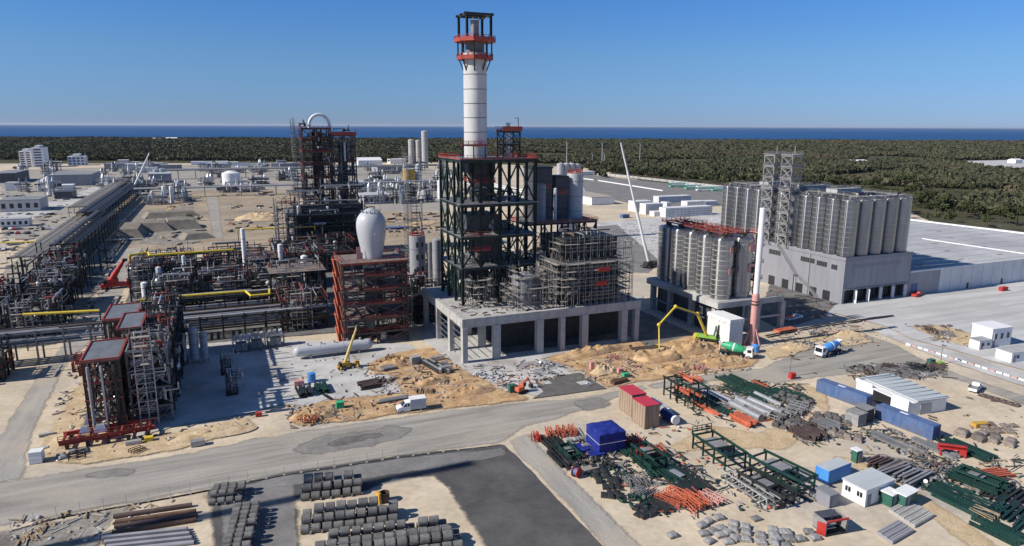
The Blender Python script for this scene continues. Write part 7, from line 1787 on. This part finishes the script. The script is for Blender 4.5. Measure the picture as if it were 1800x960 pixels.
def mixer(px, py, label, ang, drum, cab='white paint', boom=False):
    x, y = g(px, py); t = thing('mixer_truck', label, 'truck', (x, y, 0), RAD(ang))
    part('chassis', MB().box(-4.4, -.5, .75, 3.0, .5, 1.1), 'dark steel', t, ab=False)
    c = part('cab', MB().add([(2.7, -1.22, .7), (4.5, -1.22, .7), (4.5, 1.22, .7), (2.7, 1.22, .7), (2.75, -1.15, 2.95), (4.3, -1.15, 2.95), (4.3, 1.15, 2.95), (2.75, 1.15, 2.95)], [(0, 3, 2, 1), (4, 5, 6, 7), (0, 1, 5, 4), (1, 2, 6, 5), (2, 3, 7, 6), (3, 0, 4, 7)]), cab, t, ab=False)
    part('windscreen', MB().add([(4.46, -1.0, 1.75), (4.46, 1.0, 1.75), (4.36, 1.0, 2.7), (4.36, -1.0, 2.7)], [(0, 1, 2, 3)]).box(4.40, -1.02, 1.6, 4.47, 1.02, 1.75), 'glass', t, ab=False)
    for s in (-1, 1):
        part('side_window', MB().box(3.1, s * 1.2 - .03, 1.8, 4.1, s * 1.2 + .03, 2.6), 'glass', t, ab=False)
        part('headlight', MB().box(4.48, s * .9 - .2, .85, 4.55, s * .9 + .2, 1.1), 'pale steel', t, ab=False)
        for wx in (3.5, 1.6, -2.4, -3.7): wheel(t, wx, s * .85, .5, .38, s)
        part('mudguard', MB().box(-4.4, s * 1.0 - .22, 1.06, -1.8, s * 1.0 + .22, 1.14), 'dark steel', t, ab=False)
    d = MB(); ax0 = Vector((2.3, 0, 1.95)); ax1 = Vector((-3.9, 0, 2.85)); pr = [(0, .55), (.1, .9), (.34, 1.22), (.6, 1.22), (.85, .85), (1, .55)]
    for (f1, r1), (f2, r2) in zip(pr, pr[1:]): d.tube(ax0.lerp(ax1, f1), ax0.lerp(ax1, f2), r1, 20, r2=r2)
    part('drum', d, drum, t, ab=False)
    part('drum_band', MB().tube(ax0.lerp(ax1, .44), ax0.lerp(ax1, .5), 1.24, 20), 'white paint', t, ab=False)
    part('hopper', MB().add([(-4.3, -.55, 3.1), (-3.5, -.55, 3.1), (-3.5, .55, 3.1), (-4.3, .55, 3.1), (-4.6, -.8, 3.7), (-3.3, -.8, 3.7), (-3.3, .8, 3.7), (-4.6, .8, 3.7)], [(0, 3, 2, 1), (0, 1, 5, 4), (1, 2, 6, 5), (2, 3, 7, 6), (3, 0, 4, 7)]).bar((-4.2, -.7, 1), (-4.2, -.7, 3.2), .12).bar((-4.2, .7, 1), (-4.2, .7, 3.2), .12), cab, t, ab=False)
    part('chute', MB().bar((-4.5, 0, 2.6), (-5.2, 0, 1.5), .4, .12), 'grey steel', t, ab=False)
    part('water_tank', MB().tube((2.45, -1.1, 1.7), (2.45, 1.1, 1.7), .34, 12), cab, t, ab=False)
    return t
mixer(1456, 624, 'white mixer truck with a bright blue drum on the gravel road', 188, 'sky blue')
mixer(1293, 626, 'white mixer truck with a green drum backed up to the pump truck', -52, 'mixer green')
x, y = g(1252, 602)
t = thing('pump_truck', 'lime and yellow concrete pump truck with a long folded yellow boom', 'truck', (x, y, 0), RAD(-52))
part('chassis', MB().box(-4.6, -.9, .7, 4.6, .9, 1.3), 'dark steel', t, ab=False)
part('cab', MB().box(3.1, -1.2, 1.0, 4.9, 1.2, 2.9), 'lime', t, ab=False); part('windscreen', MB().box(4.9, -1.0, 1.8, 4.94, 1.0, 2.7), 'glass', t, ab=False)
part('body', MB().box(-4.4, -1.1, 1.3, 2.6, 1.1, 1.9), 'lime', t, ab=False); part('turret', MB().lathe(1.6, 0, [(.7, 1.9), (.6, 3.4), (0, 3.4)], 16), 'yellow', t, ab=False)
part('hopper', MB().box(-5.3, -.9, .9, -4.4, .9, 1.9), 'yellow', t, ab=False)
for s in (-1, 1):
    for wx in (3.6, 2.4, -2.2, -3.4): wheel(t, wx, s * .85, .5, .36, s)
    part('outrigger', MB().bar((2.0, s, .9), (3.6, s * 3.0, .9), .3).bar((3.6, s * 3, .9), (3.6, s * 3, 0), .22), 'yellow', t, ab=False)
    part('outrigger', MB().bar((-3.6, s, .9), (-4.6, s * 2.6, .9), .3).bar((-4.6, s * 2.6, .9), (-4.6, s * 2.6, 0), .22), 'yellow', t, ab=False)
ty = y + .8
bp_ = [gt(*p, ty) for p in [(1244, 594), (1222, 550), (1180, 536), (1147, 566), (1144, 606)]]
bp3 = [(a, ty - k * 1.0, b) for k, (a, b) in enumerate(bp_)]
M_inv = Matrix.Translation((x, y, 0)) @ Matrix.Rotation(RAD(-52), 4, 'Z'); M_inv.invert()
loc3 = [tuple(M_inv @ Vector(p)) for p in bp3]
for k, (a, b) in enumerate(zip(loc3, loc3[1:])): part('boom', MB().bar(a, b, .5 - .07 * k, .6 - .1 * k), 'yellow', t, ab=False)
for p in loc3[1:-1]: part('knuckle', MB().ball(p, .55, 8, 5), 'yellow', t, ab=False)
part('hose', MB().tube(loc3[-1], (loc3[-1][0], loc3[-1][1], .6), .12, 6), 'rubber', t, ab=False)
def crane(px, py, tip, label, mat, ang, boom_mat=None, scale=1.0, ty=None, lattice=False, bw=.9):
    x, y = g(px, py); t = thing('mobile_crane', label, 'crane', (x, y, 0), RAD(ang))
    s_ = scale
    part('carrier', MB().box(-4.4*s_, -1.25*s_, .7, 4.4*s_, 1.25*s_, 1.7*s_), mat, t, ab=False)
    part('cab', MB().box(3.1*s_, -1.2*s_, 1.7*s_, 4.5*s_, 1.2*s_, 2.7*s_), mat, t, ab=False); part('windscreen', MB().box(4.51*s_, -1*s_, 1.9*s_, 4.54*s_, 1*s_, 2.5*s_), 'glass', t, ab=False)
    part('slew_house', MB().box(-2.6*s_, -1.1*s_, 1.72*s_, .8*s_, 1.1*s_, 3.1*s_), mat, t, ab=False); part('counterweight', MB().box(-3.6*s_, -1.2*s_, 1.72*s_, -2.62*s_, 1.2*s_, 3.0*s_), 'dark steel', t, ab=False)
    for s in (-1, 1):
        for wx in (-3.4, -2.0, 1.6, 3.0): wheel(t, wx*s_, s * .9*s_, .55, .4, s)
        part('outrigger', MB().bar((3.4*s_, s*1.2*s_, .9), (3.4*s_, s*2.8*s_, .9), .3).bar((3.4*s_, s*2.8*s_, .9), (3.4*s_, s*2.8*s_, 0), .3), mat, t, ab=False)
        part('outrigger', MB().bar((-3.4*s_, s*1.2*s_, .9), (-3.4*s_, s*2.8*s_, .9), .3).bar((-3.4*s_, s*2.8*s_, .9), (-3.4*s_, s*2.8*s_, 0), .3), mat, t, ab=False)
    Mi = Matrix.Translation((x, y, 0)) @ Matrix.Rotation(RAD(ang), 4, 'Z'); Mi.invert()
    bx, bz = gt(*tip, y if ty is None else ty)
    a = Vector((-1.2*s_, 0, 2.9*s_)); b = Mi @ Vector((bx, y if ty is None else ty, bz))
    bm_ = boom_mat or mat
    for k, (f0, f1) in enumerate(((0, .45), (.4, .75), (.7, 1.0))): part('boom', MB().tube(a.lerp(b, f0), a.lerp(b, f1), bw * .54 * (1 - .2*k), 12), bm_, t, ab=False)
    part('boom_head', MB().bar(b, b + Vector((0, 0, -.8)), bw * .9), 'dark steel', t, ab=False)
    part('hook_line', MB().tube(b + Vector((0, 0, -.8)), b + Vector((0, 0, -3)), .05, 5), 'dark steel', t, ab=False)
    part('lift_ram', MB().tube((.6*s_, 0, 2.4*s_), a.lerp(b, .3), .25*s_, 8), 'pale steel', t, ab=False)
    return t
crane(612, 648, (628, 572), 'yellow crane with a pale yellow boom on the concrete floor below the egg tower', 'amber', 5, 'pale yellow', .62, bw=.72)
crane(205, 506, (219, 455), 'bright red mobile crane with a thick red boom on the left road', 'machine red', 10, None, 1.15, bw=1.9)
crane(236, 343, (263, 268), 'small far crane with a long pale boom beyond the dark rack', 'white paint', 10, 'white paint', 1.2, bw=1.5)
crane(1142, 470, (1090, 246), 'crane with the longest white boom, right of the scaffolded unit', 'dark steel', 20, 'white paint', .9, bw=1.05)
crane(756, 470, (737, 372), 'dark crane with a thin black boom behind the egg vessel', 'dark steel', 20, 'dark steel', .7, bw=.6)
def truck(px, py, label, ang, cab, bed, l=5.2, name='pickup_truck', cat='pickup'):
    x, y = g(px, py); t = thing(name, label, cat, (x, y, 0), RAD(ang)); h = l / 2
    part('body', MB().box(-h, -.9, .45, h, .9, 1.05), cab, t, ab=False)
    part('cab', MB().add([(-.3, -.85, 1.05), (h*.62, -.85, 1.05), (h*.62, .85, 1.05), (-.3, .85, 1.05), (0, -.75, 1.75), (h*.4, -.75, 1.75), (h*.4, .75, 1.75), (0, .75, 1.75)], [(0, 3, 2, 1), (4, 5, 6, 7), (0, 1, 5, 4), (1, 2, 6, 5), (2, 3, 7, 6), (3, 0, 4, 7)]), cab, t, ab=False)
    part('window', MB().box(.05, -.83, 1.2, h*.42, .83, 1.62), 'glass', t, ab=False)
    part('load_bed', MB().box(-h, -.95, 1.06, -.4, .95, 1.2).box(-h, -.95, 1.2, -.4, -.85, 1.5).box(-h, .85, 1.2, -.4, .95, 1.5), bed, t, ab=False)
    for s in (-1, 1):
        for wx in (-h*.6, h*.62): wheel(t, wx, s*.72, .36, .22, s)
    return t
truck(1714, 686, 'white pickup with a pale load bed on the sand of the right hand yard', 20, 'white paint', 'wrap grey')
truck(1612, 521, 'red flat truck beside the blue gate of the warehouse', 15, 'machine red', 'machine red', 6, 'flat_truck', 'truck')
truck(1395, 562, 'flat truck with an orange load under the silo table', 8, 'white paint', 'orange primer', 7, 'flat_truck', 'truck')
box_thing(1380, 583, 7, 2.4, .8, 4, 'orange primer', 'orange_platform', 'low orange platform beside the open trench', 'platform')
x, y = g(915, 690)
t = thing('excavator', 'small orange excavator with a folded arm by the near corner of the dark slab', 'excavator', (x, y, 0), RAD(20))
for s in (-1, 1): part('track', MB().box(-1.5, s*.9 - .22, 0, 1.5, s*.9 + .22, .6), 'rubber', t, ab=False)
part('house', MB().box(-1.4, -.9, .65, .5, .9, 1.6), 'orange primer', t, ab=False); part('cab', MB().box(.0, -.9, 1.6, .9, 0, 2.6), 'orange primer', t, ab=False); part('cab_glass', MB().box(.05, -.95, 1.75, .85, -.902, 2.5), 'glass', t, ab=False)
part('boom', MB().bar((.6, .3, 1.4), (2.6, .3, 2.9), .3), 'orange primer', t, ab=False); part('arm', MB().bar((2.6, .3, 2.9), (3.6, .3, 1.0), .24), 'orange primer', t, ab=False); part('bucket', MB().box(3.2, -.1, .3, 4.0, .7, 1.0), 'dark steel', t, ab=False)
# ------------------------------------------------------------------ far works, buildings and stores
def shed(px0, px1, ptop, pbot, depth, label, wall, roof, name='shed', cat='building', ridge=0.0, wins=0, t_off=0.0):
    """a far building by the pixels of its front wall"""
    y = g((px0 + px1) / 2, pbot)[1] + t_off
    x0, _ = gt(px0, pbot, y); x1, _ = gt(px1, pbot, y); _, h = gt((px0 + px1)/2, ptop, y)
    h = max(h, 2.5)
    t = thing(name, label, cat, (x0, y, 0))
    part('wall', MB().box(x0, y, 0, x1, y + depth, h), wall, t)
    o_ = .3
    if ridge:
        ym = y + depth / 2
        part('roof', MB().add([(x0-o_, y-o_, h), (x1+o_, y-o_, h), (x1+o_, ym, h+ridge), (x0-o_, ym, h+ridge), (x1+o_, y+depth+o_, h), (x0-o_, y+depth+o_, h)], [(0, 1, 2, 3), (3, 2, 4, 5), (1, 4, 2), (0, 3, 5), (0, 5, 4, 1)]), roof, t)
    else: part('roof', MB().box(x0-o_, y-o_, h+.002, x1+o_, y+depth+o_, h+.4), roof, t)
    if wins:
        for k in range(wins):
            a = x0 + (x1-x0) * (k + .25) / wins; b = x0 + (x1-x0) * (k + .75) / wins
            part('window', MB().box(a, y - .12, h*.3, b, y - .01, h*.72), 'window dark', t)
    part('plinth', MB().box(x0 - .1, y - .1, 0, x1 + .1, y - .012, .5), 'cast concrete', t)
    return t
def office(px0, px1, ptop, pbot, label, cols, rows, wall, glassm, depth):
    y = g((px0+px1)/2, pbot)[1]; x0, _ = gt(px0, pbot, y); x1, _ = gt(px1, pbot, y); _, h = gt((px0+px1)/2, ptop, y)
    t = thing('office_block', label, 'building', (x0, y, 0))
    part('wall', MB().box(x0, y, 0, x1, y + depth, h), wall, t); part('roof', MB().box(x0 - .4, y - .4, h, x1 + .4, y + depth + .4, h + .8), wall, t)
    for i in range(rows):
        for j in range(cols):
            a = x0 + (x1-x0)*(j+.2)/cols; b = x0 + (x1-x0)*(j+.8)/cols; z = h * (i + .3) / rows
            part('window', MB().box(a, y - .2, z, b, y - .02, z + h/rows*.5), glassm, t)
        z = h * (i + .3) / rows
        part('window', MB().box(x0 - .2, y + depth*.15, z, x0 - .02, y + depth*.85, z + h/rows*.5), glassm, t)
    part('plant_room', MB().box(x0 + (x1-x0)*.3, y + 2, h + .8, x0 + (x1-x0)*.7, y + depth - 2, h + 4), wall, t)
office(36, 58, 267, 294, 'white office tower beyond the left works, left wing with small windows', 2, 7, 'white paint', 'window dark', 26)
office(58, 80, 261, 294, 'white office tower wing with wide blue windows, left works', 1, 7, 'white paint', 'office glass', 30)
office(120, 150, 276, 291, 'low white office block behind the big grey shed on the left', 4, 3, 'white paint', 'office glass', 24)
shed(84, 162, 308, 327, 60, 'big dark grey shed with a flat roof on the left', 'cladding grey', 'grey roof')
shed(-10, 28, 305, 322, 60, 'dark shed cut by the left edge of the photo', 'dark cladding', 'grey roof')
shed(10, 30, 322, 335, 14, 'small white workshop below the dark shed at the left', 'white paint', 'pale roof')
shed(104, 128, 326, 333, 14, 'small white flat building in front of the big grey shed', 'white paint', 'white paint')
shed(0, 72, 352, 372, 26, 'long pale building with a grey roof at the left edge', 'pale steel', 'grey roof', wins=5)
shed(-10, 52, 386, 399, 8, 'low pale store with a row of dark openings at the left edge', 'white paint', 'pale roof', wins=6)
shed(96, 128, 338, 350, 20, 'dark maroon roofed shed left of the pale rack', 'dark cladding', 'dark cladding')
shed(262, 300, 306, 322, 24, 'grey control building among the far process plant', 'cladding', 'steel roof')
shed(640, 712, 343, 358, 22, 'large grey hall with a pale roof behind the egg vessel', 'cladding grey', 'pale roof', wins=8)
shed(628, 650, 322, 336, 30, 'grey flat hall left of the far pipe bridge', 'cladding grey', 'pale roof')
shed(664, 718, 294, 304, 40, 'far grey warehouse with a broad roof right of the tall towers', 'cladding grey', 'grey roof')
shed(630, 672, 282, 292, 30, 'far white gabled works building right of the tall towers', 'white paint', 'white paint', ridge=4)
shed(686, 718, 280, 288, 20, 'far thin white roofed building near the distant silos', 'white paint', 'white paint')
shed(1040, 1080, 347, 360, 60, 'pale walled flat store with a tan roof behind the long crane boom', 'white paint', 'scaffold board')
shed(1024, 1046, 302, 308, 12, 'small white building at the wood edge behind the annex', 'white paint', 'white paint')
shed(1498, 1524, 283, 289, 14, 'white house in the clearing of the wood on the right', 'white paint', 'white paint', ridge=2)
shed(1785, 1797, 281, 287, 14, 'tiny white building at the right end of the sand clearing', 'white paint', 'white paint', ridge=2)
shed(268, 282, 244, 248, 20, 'first white beach house far on the dune line', 'white paint', 'white paint', ridge=3)
shed(292, 312, 243, 249, 24, 'larger white beach house far on the dune line', 'white paint', 'white paint', ridge=3)
# tanks and columns of the far works
def far_tank(px, pbot, ptop, wpx, label, mat='white paint', name='storage_tank', rings=2, dome=.25):
    x, y = g(px, pbot); _, z = gt(px, ptop, y); r_ = wpx / 2 * y / math.cos(YAW) / FPX
    r_ = wpx / 2 * math.hypot(x, y) / FPX
    return cyl(name, label, 'tank', x, y + r_, r_, 0, max(z, 2), mat, rings, dome)
far_tank(408, 330, 305, 28, 'fat white storage tank in the far works')
far_tank(90, 331, 320, 14, 'pale green white tank left of the pale rack', 'vessel grey')
far_tank(290, 358, 328, 6, 'white twin column, left one, in the far clearing', 'white paint', 'column_vessel')
far_tank(303, 357, 328, 6, 'white twin column, right one, in the far clearing', 'white paint', 'column_vessel')
far_tank(276, 318, 298, 10, 'small white domed vessel above the grey control building, left', 'insulation', 'column_vessel')
far_tank(287, 318, 297, 10, 'small white domed vessel above the grey control building, right', 'insulation', 'column_vessel')
far_tank(725, 292, 246, 10, 'pale distant silo, left one of the three far behind', 'cast concrete', 'distant_silo')
far_tank(737, 292, 247, 9, 'pale distant silo, middle one of the three far behind', 'cast concrete', 'distant_silo')
far_tank(749, 296, 231, 11, 'tallest distant silo with a dark right side', 'cast concrete', 'distant_silo')
far_tank(735, 318, 290, 7, 'white slim tank beside the yellow far building', 'white paint', 'column_vessel')
far_tank(775, 350, 318, 9, 'white slim drum behind the left furnace leg', 'white paint', 'column_vessel')
shed(716, 730, 298, 320, 20, 'small yellow clad building under the distant silos', 'amber', 'pale roof')
pipe_rack('far grey pipe bridge descending behind the slotted tank', 200, 209, 420, 640, [9, 13], 14, 6, 81, 'pale steel', 'y', ('pale steel', 'white paint', 'grey steel'), rs=(.3, .6))
pipe_rack('far pipe rack running across behind the clearing', -70, 190, 640, 650, [8], 18, 6, 82, 'grey steel', 'x', ('pale steel', 'scaffold board', 'grey steel'), rs=(.3, .6))
pipe_rack('farther pipe rack across the distant works', -60, 260, 860, 872, [10], 18, 6, 83, 'grey steel', 'x', ('pale steel', 'pale steel', 'grey steel'), rs=(.4, .8))
far_r = random.Random(17)
kinds = ['grey steel', 'pale steel', 'dark steel', 'insulation']
for i in range(110):
    px = far_r.uniform(230, 800) if i < 86 else far_r.uniform(0, 230); py = far_r.uniform(296, 362) if i < 86 else far_r.uniform(298, 345)
    if 525 < px < 625 or (py > 340 and 320 < px < 520) or (px < 230 and 84 < px < 165 and py > 305): continue
    x, y = g(px, py); w = far_r.uniform(5, 17); d = far_r.uniform(5, 12); h = far_r.uniform(3, 13)
    t = thing('far_process_unit', 'low tangled grey process unit in the far works before the wood', 'process unit', (x, y, 0), 0, 'far process units')
    m = MB(); nx = 3
    for a in range(nx + 1):
        for b in (0, 1): m.bar((x + w*a/nx, y + d*b, 0), (x + w*a/nx, y + d*b, h), .5)
    for z in (h*.5, h): m.bar((x, y, z), (x + w, y, z), .5).bar((x, y + d, z), (x + w, y + d, z), .5)
    part('steel_frame', m, kinds[i % 4], t)
    for k in range(6):
        zz = far_r.uniform(1, h); part('pipe', MB().tube((x - 3, y + far_r.uniform(0, d), zz), (x + w + 3, y + far_r.uniform(0, d), zz), far_r.uniform(.3, .7), 6), far_r.choice(kinds), t)
    for k in range(3):
        rr = far_r.uniform(.8, 2); a, b = x + far_r.uniform(0, w), y + far_r.uniform(0, d)
        part('drum', MB().lathe(a, b, [(rr, 0), (rr, far_r.uniform(4, h + 4)), (0, h + 4.5)], 12), far_r.choice(('white paint', 'insulation', 'pale steel', 'grey steel')), t)
    part('deck', MB().box(x, y, h * .5 + .26, x + w, y + d, h * .5 + .4), 'pale steel', t)
for i in range(26):
    px, py = far_r.uniform(160, 520), far_r.uniform(290, 302)
    x, y = g(px, py); w, d, h = far_r.uniform(12, 30), far_r.uniform(8, 14), far_r.uniform(4, 8)
    t = thing('far_hall', 'low pale hall in the line of far buildings before the wood', 'building', (x, y, 0), 0, 'far halls')
    part('wall', MB().box(x, y, 0, x + w, y + d, h), far_r.choice(('pale steel', 'cladding', 'white paint', 'cladding grey')), t)
    part('roof', MB().box(x - .3, y - .3, h, x + w + .3, y + d + .3, h + .5), far_r.choice(('pale roof', 'grey roof', 'white paint')), t)
# parked cars far left, in rows
far_c = random.Random(4); CAR = None
for i in range(34):
    px, py = far_c.uniform(5, 95), far_c.choice((404, 411, 440, 378, 346))
    if py == 440 and px > 40: continue
    x, y = g(px, py)
    mat = far_c.choice(('white paint', 'dark steel', 'grey steel', 'machine red', 'white paint'))
    m = MB().box(-2.1, -.85, .3, 2.1, .85, .85); m.add([(-1.5, -.8, .85), (1.1, -.8, .85), (1.1, .8, .85), (-1.5, .8, .85), (-1.1, -.7, 1.4), (.5, -.7, 1.4), (.5, .7, 1.4), (-1.1, .7, 1.4)], [(4, 5, 6, 7), (0, 1, 5, 4), (1, 2, 6, 5), (2, 3, 7, 6), (3, 0, 4, 7)])
    t = thing('parked_car', f'small far {"white" if mat == "white paint" else "red" if mat == "machine red" else "grey" if mat == "grey steel" else "black"} car parked on the left yard', 'car', (x, y, 0), far_c.choice((0, math.pi/2)), 'far parked cars, ' + mat)
    part('body', m, mat, t, ab=False); part('window', MB().box(-1.15, -.79, .95, .6, .79, 1.3), 'glass', t, ab=False)
# white block stacks and buses by the car park
for i, (px0, px1, pt_, pb, d, lab) in enumerate([(1117, 1148, 350, 372, 10, 'white block stack nearest the crane boom'), (1135, 1165, 354, 377, 8, 'white block stack, front left'), (1170, 1252, 362, 380, 8, 'longest low white block stack at the front'),
        (1158, 1215, 343, 356, 8, 'long thin white block stack at the rear'), (1172, 1180, 352, 372, 8, 'tall narrow white block stack'), (1208, 1240, 352, 364, 8, 'white block stack in the middle right'), (1240, 1262, 352, 361, 8, 'small white block stack at the right end'), (1150, 1180, 370, 380, 6, 'low white block stack at the front')]):
    y = g((px0+px1)/2, pb)[1]; x0, _ = gt(px0, pb, y); x1, _ = gt(px1, pb, y); _, h = gt(px0, pt_, y); h = max(2, h * .8)
    t = thing('block_stack', lab, 'block stack', (x0, y, 0))
    n = max(1, int(h / 1.3))
    for k in range(n):
        m = MB(); nb = max(1, int((x1 - x0) / 3.2)); w_ = (x1 - x0) / nb
        for q in range(nb): m.box(x0 + q*w_ + .06, y + .08 * k, k * h / n + .05, x0 + (q+1)*w_ - .12, y + d, (k + 1) * h / n - .08)
        part('block_layer', m, 'pale wall', t)
    part('bearer', MB().box(x0, y, 0, x1, y + d, .05), 'timber', t)
for i, (px, py, lab, mat) in enumerate([(1190, 329, 'green and white coach, leftmost by the wood edge', 'bus green'), (1218, 333, 'green coach with a white front, second by the wood edge', 'bus green'), (1238, 336, 'white coach, third by the wood edge', 'white paint'), (1265, 336, 'green coach, rightmost by the wood edge', 'bus green')]):
    x, y = g(px, py); t = thing('coach', lab, 'bus', (x, y, 0), RAD(-12))
    part('body', MB().box(-6, -1.3, .5, 6, 1.3, 3.4), mat, t, ab=False); part('roof', MB().box(-5.9, -1.2, 3.4, 5.9, 1.2, 3.6), 'white paint', t, ab=False)
    part('window_band', MB().box(-5, -1.34, 1.8, 5.4, -1.303, 2.8), 'bus green' if mat == 'white paint' else 'white paint', t, ab=False); part('windscreen', MB().box(-6.05, -1.1, 1.6, -6.003, 1.1, 3.0), 'glass', t, ab=False)
    for s in (-1, 1):
        for wx in (-3.6, 3.4): wheel(t, wx, s * 1.05, .5, .28, s)
    t.scale = (1.35, 1.35, 1.35)
x, y = g(1100, 382); box_thing(1098, 383, 6, 3, 2.2, 10, 'container blue', 'blue_box', 'blue box standing on the sand left of the white block stacks', 'box')
box_thing(696, 402, 14, 6, 1.0, 0, 'container blue', 'blue_sheet_stack', 'blue flat stack on the sand behind the egg vessel', 'stack')
# low walls and kerb lines of the car park
for a, b, lab in [((1052, 318), (1166, 336), 'long white kerb wall across the car park'), ((1020, 314), (1044, 317), 'short white kerb wall at the left of the car park')]:
    (xa, ya), (xb, yb) = g(*a), g(*b); t = thing('kerb_wall', lab, 'wall', (xa, ya, 0))
    part('wall', MB().bar((xa, ya, .5), (xb, yb, .5), 1.2, 1.0), 'white paint', t); part('coping', MB().bar((xa, ya, 1.05), (xb, yb, 1.05), 1.4, .1), 'cast concrete', t)
(xa, ya), (xb, yb) = g(1030, 304), g(1290, 333)
t = thing('boundary_wall', 'grey boundary wall along the foot of the wood behind the coaches', 'wall', (xa, ya, 0))
part('wall', MB().bar((xa, ya, 1.2), (xb, yb, 1.2), .5, 2.4), 'cast concrete', t)
for i in range(22): f = (i + .5)/22; part('pier', MB().cbox(xa + (xb-xa)*f, ya + (yb-ya)*f, 0, 1.2, 1.2, 3.0), 'cladding grey', t)
(xa, ya), (xb, yb) = g(1600, 398), g(1860, 434)
# masts in the wood and light poles
for px, pb, ptop, lab in [(996, 290, 250, 'thin pole mast in the wood, left one of three'), (1058, 290, 250, 'thin pole mast in the wood, middle one of three'), (1124, 292, 252, 'thin pole mast in the wood, right one of three'), (1041, 288, 270, 'short thin pole in the wood'), (1062, 290, 270, 'short thin pole beside the middle mast')]:
    x, y = g(px, pb); _, z = gt(px, ptop, y); t = thing('pole_mast', lab, 'mast', (x, y, 0))
    part('pole', MB().tube((x, y, 0), (x, y, z), .75, 6, r2=.45), 'pale steel', t); part('lamp_head', MB().box(x - 1.4, y - 1, z, x + 1.4, y + 1, z + .8), 'pale steel', t)
for px, pb, ptop, lab in [(1653, 640, 608, 'slim lamp post beside the barrier line'), (1388, 662, 625, 'slim lamp post behind the red generator'), (262, 840, 800, 'thin sign post on the far side of the wire fence')][:2]:
    x, y = g(px, pb); _, z = gt(px, ptop, y); t = thing('lamp_post', lab, 'lamp post', (x, y, 0))
    part('pole', MB().tube((x, y, 0), (x, y, z), .08, 6), 'grey steel', t); part('lamp_head', MB().box(x - .2, y - .9, z, x + .2, y + .3, z + .15), 'dark cladding', t)
# shrubs in the works
for i, (px, py, s_, lab) in enumerate([(335, 385, 3.2, 'dark green bush, left one in the far clearing'), (352, 388, 2.4, 'dark green bush, right one in the far clearing'), (44, 498, 2.6, 'grey green scrub bush at the left edge of the works'), (110, 440, 2.2, 'dark bush beside the half built rack'), (30, 520, 1.6, 'small scrub bush nearest the unfinished rack')]):
    x, y = g(px, py); t = thing('bush', lab, 'bush', (x, y, 0)); vs, fs = clump_crown(150, s_, s_ * 1.1, 90 + i, .35)
    m = MB(); m.add([(a + x, b + y, c) for a, b, c in vs], fs); part('leaves', m, 'shrub leaves', t); part('stem', MB().tube((x, y, 0), (x, y, s_ * .6), .12, 5), 'bark', t)
# the tall crane standing out of frame on the left, whose boom shadow crosses the asphalt
tip = Vector((*g(830, 815), 0)); sd = Vector((math.cos(SUN_AZ), math.sin(SUN_AZ), 0)) / math.tan(SUN_EL)
bt = tip - sd * 96; bt.z = 96
foot = Vector((*W(-152, 52), 2.0))
t = thing('crawler_crane', 'very tall dark crawler crane standing left of the rubble ground', 'crane', (foot.x, foot.y, 0))
part('house', MB().box(foot.x - 3, foot.y - 2, 1.2, foot.x + 3, foot.y + 2, 3.8), 'amber', t)
for s in (-1, 1): part('track', MB().box(foot.x - 4, foot.y + s * 2.4 - .6, 0, foot.x + 4, foot.y + s * 2.4 + .6, 1.3), 'rubber', t)
m = MB(); L_ = (bt - foot); n = 24
for dx, dy in ((-.55, -.55), (.55, -.55), (.55, .55), (-.55, .55)): m.bar(foot + Vector((dx, dy, 0)), bt + Vector((dx, dy, 0)), .8)
for k in range(n):
    a, b = foot + L_ * (k / n), foot + L_ * ((k + 1) / n)
    for s in (-.5, .5): m.bar(a + Vector((s, -s, 0)), b + Vector((-s, s, 0)), .14)
part('boom', m, 'dark steel', t)
part('boom_head', MB().bar(bt, bt + Vector((0, 0, -2)), .9), 'dark steel', t)
# ------------------------------------------------------------------ the air: far things fade a little
mh = bpy.data.materials.new('haze'); mh.use_nodes = True
th = mh.node_tree; th.nodes.clear(); oh = th.nodes.new('ShaderNodeOutputMaterial'); vh = th.nodes.new('ShaderNodeVolumePrincipled')
vh.inputs['Color'].default_value = (0.80, 0.87, 0.95, 1); vh.inputs['Density'].default_value = 0.000013; vh.inputs['Anisotropy'].default_value = 0.1
th.links.new(vh.outputs[0], oh.inputs['Volume'])
mb = MB(); q = [W(-100000, -400), W(100000, -400), W(100000, 140000), W(-100000, 140000)]
mb.prism(q, -3.0, 110.0)
stuff('haze', mb, mh, 'thin sea haze over the works and the wood')
